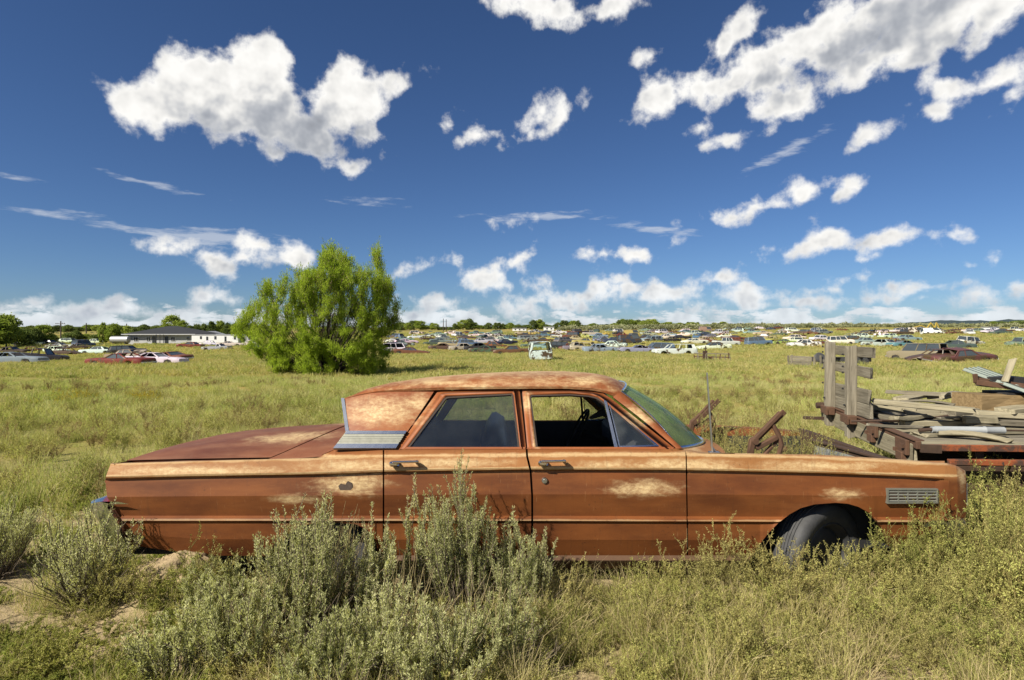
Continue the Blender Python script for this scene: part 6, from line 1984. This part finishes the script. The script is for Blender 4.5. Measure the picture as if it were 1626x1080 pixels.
# ------------------------------------------------------------------ things in the field nearer by
def fence_pen():
    q0, q1 = on_ground(1252, 584), on_ground(1302, 586)
    e = empty('plank_pen', tuple(q0), 'leaning weathered plank pen in the grass left of the stake rack', 'plank pen')
    n = 11
    for i in range(n):
        t = i / (n - 1)
        a = q0.lerp(q1, t); a.z = gz(a.x, a.y) - .1
        if i in (0, 1, 8, 10):
            beam_obj('post', a + Vector((0, -.08, 0)), a + Vector((.06 * (i % 3 - 1), -.08, .95 + .04 * (i % 3))), .11, .11, WOOD, e, up=(0, 1, 0), seed=80 + i)
    for k in range(5):
        a, b = q0.lerp(q1, .05), q0.lerp(q1, .75)
        beam_obj('plank', a + Vector((0, .0, .10 + k * .17)), b + Vector((0, .02, .09 + k * .17 - .01 * k)), .155, .03, WOOD, e, up=(0, -1, 0), seed=90 + k)
    m = M(); c = q0.lerp(q1, 1.05) + Vector((0, .2, .75)); m.lathe([(0, .1), (.3, .08), (.36, 0), (.3, -.08), (0, -.1)], 14, Matrix.Translation(c) @ Matrix.Rotation(math.radians(70), 4, 'X'))
    o = put('old_tyre', m, RUBBER, None, 40, loc=tuple(c)); tag(o, 'black tyre hung on the end of the plank pen', 'tyre')
    a, b = on_ground(1300, 583), on_ground(1378, 582)
    tr = empty('farm_trailer', tuple(a), 'low dark trailer box seen through the stake rack', 'trailer')
    m = M(); m.beam(a + Vector((0, .3, .52)), b + Vector((0, .3, .52)), .9, .34)
    put('box', m, WDK, tr)
    for t in (.12, .42, .72, .88):
        c = a.lerp(b, t) + Vector((0, -.2, .36))
        m = M(); m.lathe([(0, .09), (.2, .09), (.34, .08), (.36, 0), (.34, -.08), (0, -.09)], 16, Matrix.Translation(c) @ Matrix.Rotation(math.radians(90), 4, 'X'))
        put('wheel', m, RUBBER, tr, 40)
    beam_obj('top_board', a + Vector((0, -.2, .70)), b + Vector((0, -.2, .70)), .08, .04, WOOD, tr, seed=99)
    # wagon frame
    a, b = on_ground(1102, 575), on_ground(1160, 576)
    wf = empty('wagon_frame', tuple(a), 'skeleton of an old wooden wagon frame in the golden grass', 'wagon frame')
    for k, z in enumerate((.22, .52, .82)):
        beam_obj('rail', a + Vector((0, 0, z)), b + Vector((0, .1, z - .05)), .09, .05, WOOD if k != 1 else RUSTMID, wf, up=(0, 1, 0), seed=110 + k)
    for i in range(14):
        t = i / 13
        c = a.lerp(b, t)
        lean = .12 * math.sin(i * 2.3)
        beam_obj('stake', c + Vector((0, -.05, -.05)), c + Vector((lean, -.05, .70 + .18 * math.sin(i * 1.7))), .07, .05, WOOD if i % 3 else RUSTMID, wf, up=(0, 1, 0), seed=120 + i)
    c = a.lerp(b, .32)
    m = M(); m.box(c + Vector((0, .1, .6)), (.35, .3, .9)); m.tube([c + Vector((.05, .1, 1.0)), c + Vector((.06, .1, 1.5))], .05, 6); m.box(c + Vector((.5, .1, .3)), (.3, .25, .4))
    put('gear_box', m, RUSTDARK, wf)
fence_pen()

# ------------------------------------------------------------------ buildings at the left and in the far trees
WALLW = simple('pale_grey_wall', (0.36, 0.365, 0.37), 0.8, 0.0, 0.12, 1.2, 0.05)
WHITEW = simple('white_siding', (0.60, 0.60, 0.59), 0.6, 0.0, 0.06, 2.0, 0.05)
DARKROOF = simple('dark_shingle', (0.016, 0.018, 0.022), 1.0, 0.0, 0.25, 3.0, 0.2)
GREYROOF = simple('tin_roof', (0.33, 0.335, 0.335), 0.45, 0.3, 0.12, 2.0, 0.05)
DARKGL = simple('dark_window', (0.03, 0.034, 0.04), 0.15, 0.0, 0.3, 1.0, 0.0)
def at_depth(px, py):
    q = on_ground(px, py); return q
def house():
    c = on_ground(255, 546.5)
    s = c.y / F
    w, d = 104 * s, 11.0
    he, hr = 15.5 * s, 29 * s
    e = empty('house', tuple(c), 'pale grey house with a dark hipped roof at the left', 'house')
    x0, x1 = c.x - w / 2, c.x + w / 2
    y0, y1 = c.y, c.y + d
    z0 = c.z - .4
    for nm, a, b in (('wall', (x0, y0), (x1, y0)), ('wall', (x1, y0), (x1, y1)), ('wall', (x1, y1), (x0, y1)), ('wall', (x0, y1), (x0, y0))):
        dx, dy = b[0] - a[0], b[1] - a[1]
        L = math.hypot(dx, dy); n = Vector((-dy / L, dx / L, 0)) * .15
        m = M(); m.slab([(a[0], a[1], z0), (b[0], b[1], z0), (b[0], b[1], c.z + he), (a[0], a[1], c.z + he)], n)
        put(nm, m, WALLW, e)
    o_ = 1.0
    zE = c.z + he + .05
    ridge = [(c.x - w * .06, (y0 + y1) / 2, c.z + hr), (c.x + w * .06, (y0 + y1) / 2, c.z + hr)]
    P = [(x0 - o_, y0 - o_, zE), (x1 + o_, y0 - o_, zE), (x1 + o_, y1 + o_, zE), (x0 - o_, y1 + o_, zE)] + ridge
    m = M(); m.add(P, [(0, 1, 5, 4), (1, 2, 5), (2, 3, 4, 5), (3, 0, 4), (3, 2, 1, 0)])
    RF = put('roof', m, DARKROOF, e)
    m = M(); m.beam((x0 - o_, y0 - o_, zE - .06), (x1 + o_, y0 - o_, zE - .06), .08, .22); put('fascia', m, WALLW, RF)
    for px, wd, zb, zt, nm in ((216, 7, .8, 2.0, 'window'), (236, 7, .8, 2.0, 'window'), (275, 7, .8, 2.0, 'window'), (299, 6, 1.0, 2.0, 'window'), (244.5, 5.5, 0, 2.1, 'door'), (264.5, 5.5, 0, 2.1, 'door')):
        xc = (px - CX) * y0 / F
        k = he / 2.7
        m = M(); m.box((xc, y0 - .02, c.z + (zb + zt) / 2 * k), (wd * s, .10, (zt - zb) * k)); f = put(nm, m, WHITEW if nm == 'window' else DARKGL, e)
        if nm == 'window':
            m = M(); m.box((xc, y0 - .08, c.z + (zb + zt) / 2 * k), (wd * s * .84, .03, (zt - zb) * k * .86)); put('pane', m, DARKGL, f)
            m = M(); m.box((xc, y0 - .11, c.z + (zb + zt) / 2 * k), (.06, .03, (zt - zb) * k * .86)); put('mullion', m, WHITEW, f)
    for px in (248, 254, 260):
        xc = (px - CX) * (y0 - 1.8) / F
        m = M(); m.beam((xc, y0 - 1.8, c.z - .2), (xc, y0 - 1.8, c.z + he), .12, .12); put('porch_post', m, DARKROOF, e)
    m = M(); m.beam(((246 - CX) * (y0 - 1.8) / F, y0 - 1.8, c.z + 1.1), ((262 - CX) * (y0 - 1.8) / F, y0 - 1.8, c.z + 1.1), .08, .08); put('porch_rail', m, DARKROOF, e)
house()
def trailer():
    c = on_ground(345, 547)
    s = c.y / F
    x0, x1 = (304 - CX) * s, (379 - CX) * s
    h = 13.0 * s
    e = empty('mobile_home', (x0, c.y, c.z), 'long white trailer home right of the dark roofed house', 'trailer home')
    m = M(); m.box(((x0 + x1) / 2, c.y + 1.8, c.z + .3 + h / 2), (x1 - x0, 3.6, h), None, .12); put('body', m, WHITEW, e)
    m = M(); m.box(((x0 + x1) / 2, c.y + 1.8, c.z + .34 + h), (x1 - x0 + .2, 3.8, .12)); put('roof', m, GREYROOF, e)
    m = M(); m.box(((x0 + x1) / 2, c.y + 1.8, c.z + .1), (x1 - x0 - .6, 3.2, .5)); put('skirt', m, WDK, e)
    for px, wd, zb, zt in ((319, 3, .5, .85), (329, 3, .35, .8), (342, 3.4, .45, .85), (373, 3.2, .45, .85), (358, 3, .1, .82)):
        xc = (px - CX) * s
        m = M(); m.box((xc, c.y - .01, c.z + .3 + (zb + zt) / 2 * h), (wd * s, .06, (zt - zb) * h)); put('window' if zb > .2 else 'door', m, DARKGL, e)
    # end room at the right
    m = M(); m.box(((385 - CX) * s, c.y + 2.6, c.z + .3 + h * .46), (13 * s, 3.4, h * .92)); put('end_room', m, WALLW, e)
    m = M(); m.box(((384 - CX) * s, c.y + .86, c.z + .3 + h * .62), (2.6 * s, .06, h * .3)); put('window', m, DARKGL, e)
    # shed behind
    q = on_ground(318, 541)
    s = q.y / F
    e = empty('shed', tuple(q), 'low grey shed with a tin roof behind the white trailer', 'shed')
    w = 38 * s; h1 = 8.5 * s; h2 = 15 * s
    m = M(); m.box((q.x, q.y + 4, q.z + h1 / 2), (w, 8, h1)); put('wall', m, WALLW, e)
    m = M(); m.slab([(q.x - w * .55, q.y - .5, q.z + h1), (q.x, q.y - .5, q.z + h2), (q.x + w * .55, q.y - .5, q.z + h1)], (0, 9, 0)); put('roof', m, GREYROOF, e)
    # silver tank
    q = on_ground(191, 548); s = q.y / F
    e = empty('fuel_tank', tuple(q), 'silver horizontal tank left of the dark roofed house', 'tank')
    L, r_ = 27 * s, 5.4 * s
    m = M(); m.lathe([(0, -L / 2 - r_ * .3), (r_ * .6, -L / 2 - r_ * .2), (r_, -L / 2), (r_, L / 2), (r_ * .6, L / 2 + r_ * .2), (0, L / 2 + r_ * .3)], 20, Matrix.Translation((q.x, q.y, q.z + r_ + .5)) @ Matrix.Rotation(math.radians(90), 4, 'Y'))
    put('shell', m, GREYROOF, e, 50)
    for k in (-.35, .35):
        m = M(); m.box((q.x + k * L, q.y, q.z + .4), (.25, r_ * 1.4, 1.0)); put('saddle', m, WDK, e)
trailer()
def utility_pole(px, py, ptop, label, arm=True):
    q = on_ground(px, py)
    h = (py - ptop) * q.y / F
    e = empty('utility_pole', tuple(q), label, 'utility pole', 'utility poles behind the yard')
    m = M(); m.tube([q - Vector((0, 0, .3)), q + Vector((0, 0, h))], [.20, .13], 8); put('pole', m, BARK, e)
    if arm:
        m = M(); m.beam(q + Vector((-1.3, -.2, h - .7)), q + Vector((1.3, -.2, h - .7)), .12, .14); put('crossarm', m, BARK, e)
        for k in (-1.1, -.6, .6, 1.1):
            m = M(); m.tube([q + Vector((k, -.2, h - .63)), q + Vector((k, -.2, h - .42))], .05, 6); put('insulator', m, WDK, e)
utility_pole(96.5, 545, 510, 'utility pole with a crossarm at the left of the yard')
utility_pole(137, 541, 513, 'plain utility pole between the crossarm pole and the tank', False)
utility_pole(22.5, 546, 500, 'utility pole rising among the trees at the far left', False)
utility_pole(201, 541, 514, 'utility pole by the left corner of the dark roofed house', False)
utility_pole(704, 526, 506, 'left one of two thin poles in the gap of the far trees', False)
utility_pole(708.5, 526, 507, 'right one of two thin poles in the gap of the far trees', False)
def far_building(px, py, w, h, matl, label, name='far_trailer', win=3):
    q = on_ground(px, py); s = q.y / F
    e = empty(name, tuple(q), label, 'building')
    m = M(); m.box((q.x, q.y + 2, q.z + h * s / 2), (w * s, 4, h * s), None, .1); put('wall', m, matl, e)
    m = M(); m.box((q.x, q.y + 2, q.z + h * s + .08), (w * s + .3, 4.4, .16)); put('roof', m, GREYROOF, e)
    for i in range(win):
        xc = q.x + (i + .5 - win / 2) * w * s / (win + .3)
        m = M(); m.box((xc, q.y - .03, q.z + h * s * .58), (w * s / win * .3, .06, h * s * .34)); put('window', m, DARKGL, e)
far_building(825, 526.0, 22, 4.5, WHITEW, 'long white trailer before the far trees')
far_building(872, 525.5, 16, 6, WHITEW, 'white box trailer right of the long white one before the trees', 'far_trailer', 2)
far_building(842, 521.5, 6, 6, WALLW, 'small pale tower house in the far trees', 'far_house', 1)
far_building(812, 521.0, 9, 5, GREYROOF, 'tin roofed barn in the far trees', 'far_barn', 1)
far_building(1581, 526.8, 13, 7, WHITEW, 'white camper among the wrecks far right', 'camper', 1)
# yellow crane lying beyond the wrecks
def crane():
    q = on_ground(1478, 527)
    s = q.y / F
    e = empty('yellow_crane', tuple(q), 'yellow crane boom folded in zigzags beyond the tilted white van', 'crane')
    ym = simple('machine_yellow', (0.40, 0.29, 0.05), 0.5, 0.0, 0.2, 2.0, 0.05)
    pts = [(1440, 523), (1462, 517), (1472, 521), (1478, 512.5), (1484, 521), (1487, 512), (1491, 522)]
    for i in range(len(pts) - 1):
        a = W(pts[i][0], pts[i][1], q.y); b = W(pts[i + 1][0], pts[i + 1][1], q.y)
        m = M(); m.beam(a, b, .28, .24); put('boom', m, ym, e)
    m = M(); m.box(W(1456, 523.5, q.y), (5, 2.5, .6)); put('body', m, ym, e)
crane()
# ------------------------------------------------------------------ trees
def limb(p, a, b, r0, r1, k=.06, n=5):
    a, b = np.array(a, float), np.array(b, float)
    t = np.linspace(0, 1, n)[:, None]
    C = a + (b - a) * t
    L = np.linalg.norm(b - a)
    C[1:-1] += p.r.normal(0, k * L, (n - 2, 3))
    p.stems(C[None], r0, r1)
    return C
# the tamarisk: many stems from one foot, feathery sprays, rosy plumes at the tips
def tamarisk():
    base = on_ground(515, 596)
    s = base.y / F
    e = empty('tamarisk', tuple(base), 'big bright green tamarisk bush standing behind the sedan', 'tree')
    tr, lf = PB(900), PB(901)
    r = tr.r
    def loc(px, py): return np.array([(px - 515) * s, 0.0, (596 - py) * s])
    # outline of the crown in metres: left and right edge by height
    hz = np.array([596, 585, 565, 545, 525, 505, 485, 465, 445, 430, 415, 402])
    xl = np.array([455, 435, 420, 385, 378, 395, 412, 425, 440, 478, 505, 515])
    xr = np.array([580, 606, 616, 622, 628, 632, 630, 622, 612, 604, 600, 597])
    heads = []
    tries = 0
    while len(heads) < 560 and tries < 20000:
        tries += 1
        py = r.uniform(404, 592)
        a, b = np.interp(py, hz[::-1], xl[::-1]), np.interp(py, hz[::-1], xr[::-1])
        px = r.uniform(a, b)
        # notches between the crests
        if py < 455:
            crest = max(math.exp(-((px - 533) / 17) ** 2) * 50, math.exp(-((px - 598) / 7) ** 2) * 50, math.exp(-((px - 480) / 9) ** 2) * 26, math.exp(-((px - 566) / 11) ** 2) * 22)
            if 452 - py > crest: continue
        half = (b - a) / 2 * s
        u = (px - (a + b) / 2) / max((b - a) / 2, 1)
        dmax = min(half, 3.1) * math.sqrt(max(0, 1 - u * u)) * .95
        q = r.uniform(-1, 1); q = np.sign(q) * abs(q) ** .6
        y = q * dmax
        if mnoise.noise(Vector((px * .055, py * .06, y * .9))) < -.28: continue
        heads.append(np.array([(px - 515) * s, y, (596 - py) * s]))
    for h in heads:
        root = np.array([r.normal(0, .35) - .1, r.normal(0, .3), 0.0])
        mid = root + (h - root) * .5 + np.array([(h[0] - root[0]) * .12, 0, -.10 * abs(h[0])])
        t = np.linspace(0, 1, 7)[:, None]
        C = (1 - t) ** 2 * root + 2 * t * (1 - t) * mid + t ** 2 * h
        if r.uniform() < .5: tr.stems(C[None], r.uniform(.018, .045), .006)
        # the sprays of this head
        ns = 11
        tip = h + np.stack([r.normal(0, .20, ns), r.normal(0, .20, ns), r.normal(.18 + .34 * (h[2] > 2.7), .22, ns)], -1)
        st = h + r.normal(0, .12, (ns, 3)) - np.array([0, 0, .12])
        tt = np.linspace(0, 1, 4)[None, :, None]
        S = st[:, None, :] * (1 - tt) + tip[:, None, :] * tt
        tr.stems(S, .007, .003)
        P, D, _ = along_stems(r, S, 40, 0, 1)
        rd = r.normal(0, 1, P.shape)
        lf.leaves(P + r.normal(0, .05, P.shape), D * 1.0 + rd * .45 + np.array([0, 0, .45]), r.uniform(.07, .17, len(P)), r.uniform(.016, .034, len(P)), 0)
        top = (h[2] > 3.0 * 1.0)
        if h[2] > 2.6 and r.uniform() < .75:
            k = 26
            P = h + r.normal(0, .20, (k, 3)) + np.array([0, 0, .24])
            lf.leaves(P, r.normal(0, .35, (k, 3)) + np.array([0, 0, 1.0]), r.uniform(.08, .2, k), .016, 1)
    # bare leaning stems at the left foot
    for k in range(10):
        a = np.array([r.normal(-.3, .15), r.normal(0, .2), 0]); b = loc(r.uniform(395, 430), r.uniform(545, 562)); b[1] = r.normal(-.4, .4)
        limb(tr, a, b, .035, .010, .05, 6)
    link_mesh('stems', tr.mesh('stems', BARK), e)
    link_mesh('foliage', lf.mesh('foliage', [TAMG, TAMF]), e)
tamarisk()

TREEA = leaf_mat('cottonwood_leaf', (0.17, 0.23, 0.04), (0.29, 0.345, 0.075), .4, None, 0, .25)
TREEB = leaf_mat('juniper_leaf', (0.09, 0.12, 0.036), (0.165, 0.205, 0.065), .3, None, 0, .25)
TREEC = leaf_mat('light_tree_leaf', (0.23, 0.285, 0.06), (0.35, 0.40, 0.10), .4, None, 0, .25)
def tree_meshes(seed, h, w, lm, clumps=60, per=46, ls=.30, conic=0.0, trunk=.18):
    tr, lf = PB(seed), PB(seed + 1)
    r = tr.r
    limb(tr, (0, 0, -.3), (r.normal(0, .1), r.normal(0, .1), h * .55), .035 * h, .015 * h, .02)
    for k in range(clumps):
        z = h * (trunk + (1 - trunk) * r.uniform(0, 1) ** .85)
        f = (z / h - trunk) / (1 - trunk)
        rad = w / 2 * (math.sqrt(max(0.02, 1 - (2 * f - .85) ** 2 / 1.35)) * (1 - conic) + conic * (1 - f))
        a, q = r.uniform(0, 6.283), math.sqrt(r.uniform(.15, 1))
        c = np.array([math.cos(a) * rad * q, math.sin(a) * rad * q, z])
        if k % 4 == 0: limb(tr, (0, 0, z * .55), c, .012 * h, .004 * h, .05, 4)
        cr = w * r.uniform(.06, .13)
        P = c + r.normal(0, cr * .7, (per, 3)) * np.array([1, 1, .75])
        lf.leaves(P, r.normal(0, 1, P.shape) + np.array([0, 0, .3]), r.uniform(.6, 1.3, per) * ls, r.uniform(.4, .8, per) * ls)
    return tr.mesh('trunk', BARK), lf.mesh('crown', lm)
KINDS_T = {
 'broad': [tree_meshes(1000 + 4 * k, 8.0, 7.0, TREEA, 90, 70, .48) for k in range(3)],
 'bush': [tree_meshes(1040 + 4 * k, 4.2, 5.0, TREEB, 70, 60, .40, trunk=.04) for k in range(3)],
 'pale': [tree_meshes(1080 + 4 * k, 6.5, 5.2, TREEC, 80, 64, .42, trunk=.08) for k in range(3)],
 'pine': [tree_meshes(1120 + 4 * k, 5.2, 3.2, TREEB, 60, 60, .36, .5, .04) for k in range(3)],
}
SIZE = {'broad': (8.0, 7.0), 'bush': (4.2, 5.0), 'pale': (6.5, 5.2), 'pine': (5.2, 3.2)}
WORDS = {'broad': 'mid green broad tree', 'bush': 'dark low bushy tree', 'pale': 'light green tree', 'pine': 'dark upright juniper'}
TREES = []
def tree(px, base, top, width, kind, seed, label=None, group='trees along the far edge of the yard', dist=None):
    q = on_ground(px, base) if dist is None else None
    if q is None:
        x = (px - CX) * dist / F
        q = Vector((x, dist, gz(x, dist)))
    s = q.y / F
    H, Wd = SIZE[kind]
    tb, cb = KINDS_T[kind][seed % 3]
    top_z = CAMZ - (top - HY) * s
    hz_ = max(1.2, top_z - q.z)
    nm = {'broad': 'broad_tree', 'bush': 'bushy_tree', 'pale': 'light_tree', 'pine': 'juniper_tree'}[kind]
    e = empty(nm, tuple(q), label, 'tree', group, rz=seed * 1.7)
    e.scale = (width * s / Wd, width * s / Wd, hz_ / H)
    a = link_mesh('trunk', tb, e); b = link_mesh('crown', cb, e)
    TREES.append((e, px, kind, label))
    return e
# left clump, the house trees
tree(8, 553, 503, 46, 'broad', 0, 'tall broad tree at the left edge behind the pale blue coupe')
tree(30, 551, 524, 34, 'bush', 1); tree(52, 549, 524, 26, 'bush', 2); tree(66, 548, 518, 30, 'broad', 1); tree(82, 546, 532, 18, 'bush', 0); tree(-22, 555, 508, 60, 'broad', 2)
tree(108, 543, 529, 18, 'bush', 1); tree(120, 543, 527, 18, 'bush', 2); tree(136, 542, 531, 20, 'pale', 0); tree(164, 546, 514, 14, 'pale', 1, 'slim light green tree left of the silver tank'); tree(181, 546, 516, 24, 'broad', 0, 'rounded green tree behind the silver tank'); tree(150, 543, 532, 16, 'bush', 1)
tree(200, 543, 519, 20, 'pale', 2); tree(213, 543, 522, 16, 'pine', 0); tree(226, 541, 520, 18, 'bush', 0)
tree(272, 540, 503, 30, 'broad', 1, 'tall tree rising behind the dark roofed house'); tree(289, 540, 511, 20, 'broad', 2)
for i, (px, tp, wd, kd) in enumerate([(302, 518, 16, 'pine'), (313, 516, 15, 'bush'), (324, 515, 15, 'pine'), (336, 512, 18, 'pine'), (349, 511, 18, 'broad'), (362, 514, 16, 'pine'), (374, 515, 16, 'broad'), (388, 514, 18, 'bush'), (402, 513, 20, 'pine'), (418, 515, 20, 'bush')]):
    tree(px, 536.5, tp, wd, kd, i)
rr = random.Random(5)
# far line from the tamarisk to the end of the wood
px = 618
i = 0
while px < 1150:
    if 692 < px < 722:
        wd, tp, kd = 8, 519.5, 'bush'
    else:
        tp = 514.5 + rr.uniform(-2.0, 2.5)
        for (a, b, t2) in ((735, 742, 507), (655, 665, 509), (850, 858, 508), (895, 915, 509), (985, 1035, 507.5), (1060, 1066, 511)):
            if a - 4 < px < b + 4: tp = t2 + rr.uniform(-.5, 2.0)
        if px > 1060: tp = 514 + rr.uniform(-2.5, 2.5)
        kd = rr.choice(['broad', 'broad', 'pine', 'bush', 'pale', 'pine']) if px < 1060 else rr.choice(['pale', 'pine', 'pale'])
        wd = rr.uniform(12, 20) if kd != 'pine' else rr.uniform(9, 13)
    tree(px, 525.2, tp, wd, kd, i, dist=rr.uniform(300, 335))
    px += wd * .5
    i += 1
px = -60
while px < 450:
    kd = rr.choice(['broad', 'bush', 'pine', 'pale', 'bush'])
    wd = rr.uniform(12, 20)
    tree(px, 525, 519 + rr.uniform(-3, 2), wd, kd, i, dist=rr.uniform(300, 345))
    px += wd * .5
    i += 1
px = 1425
while px < 1660:
    tp = 517 + rr.uniform(-2.5, 1.5) - (6 if px > 1570 else 0) * rr.uniform(.4, 1)
    kd = rr.choice(['pale', 'broad', 'pale', 'bush'])
    wd = rr.uniform(12, 22)
    tree(px, 525, tp, wd, kd, i, dist=rr.uniform(330, 380))
    px += wd * .55
    i += 1
def tcell(px, far=False):
    if far: return 'in far trees ' + ('west of the crossarm pole' if px < 97 else 'beyond the silver tank' if px < 215 else 'beyond the house' if px < 305 else 'beyond the trailer home')
    if px < 100: return 'left of the crossarm pole'
    if px < 160: return 'left of the silver tank'
    if px < 300: return 'around the dark roofed house'
    if px < 440: return 'behind the white trailer home'
    if px < 715: return 'in the far line just right of the tamarisk'
    if px < 800: return 'in the far line right of the two thin poles'
    if px < 900: return 'in the far line behind the white far trailers'
    if px < 985: return 'in the far line right of the white van'
    if px < 1060: return 'in the tall part of the far line'
    if px < 1200: return 'at the right end of the far line'
    if px < 1540: return 'around the yellow crane'
    return 'below the far right hills'
tg = {}
for (e, px, kd, lb) in TREES:
    if lb is None: tg.setdefault((kd, tcell(px, px < 460 and e.location.y > 290)), []).append((px, e))
for (kd, c), lst in tg.items():
    lst.sort(key=lambda q: q[0])
    for i, (px, e) in enumerate(lst):
        if len(lst) == 1: e['label'] = '%s %s' % (WORDS[kd], c)
        elif i == 0: e['label'] = 'leftmost %s %s' % (WORDS[kd], c)
        elif i == len(lst) - 1: e['label'] = 'rightmost %s %s' % (WORDS[kd], c)
        else: e['label'] = '%s %s from left %s' % (ORD[min(i, 13)], WORDS[kd], c.replace('in the far line ', '') if len(c.split()) > 8 else c)
# grey sage scrub on the far rise: nobody could count it
SCR = []
SCRM = leaf_mat('far_sage_leaf', (0.18, 0.19, 0.10), (0.29, 0.295, 0.165), .2, None, 0, .06)
for k in range(4):
    p = PB(1300 + k); r = p.r
    n = 220
    d = r.normal(0, 1, (n, 3)); d /= np.linalg.norm(d, axis=1, keepdims=True); d[:, 2] = np.abs(d[:, 2])
    P = d * np.array([1.3, 1.3, 1.0]) * r.uniform(.5, 1, (n, 1))
    p.leaves(P, d + r.normal(0, .4, d.shape), r.uniform(.25, .5, n), r.uniform(.18, .32, n))
    SCR.append(p.mesh('scrub', SCRM))
r = np.random.default_rng(9)
n = 5200
y = r.uniform(225, 460, n); pxx = r.uniform(880, 1760, n)
keep = (r.uniform(0, 1, n) < np.interp(pxx, [880, 960, 1760], [0, 1, 1])) & (y > np.interp(pxx, [880, 1150, 1180, 1400, 1760], [245, 260, 262, 285, 300]))
nn = np.array([mnoise.noise(Vector((a * .03, b * .05, 0))) for a, b in zip(pxx, y)])
keep &= (nn > -.25)
x, y = ((pxx - CX) * y / F)[keep], y[keep]
scatter('scrub', SCR, np.stack([x, y, ground(x, y)], -1), r.uniform(.7, 1.9, len(x)), seed=10)
n = 900
y = r.uniform(120, 300, n); pxx = r.uniform(-100, 640, n)
x = (pxx - CX) * y / F
keep = r.uniform(0, 1, n) < .35
x, y = x[keep], y[keep]
scatter('scrub', SCR, np.stack([x, y, ground(x, y)], -1), r.uniform(.25, .6, len(x)), seed=12)
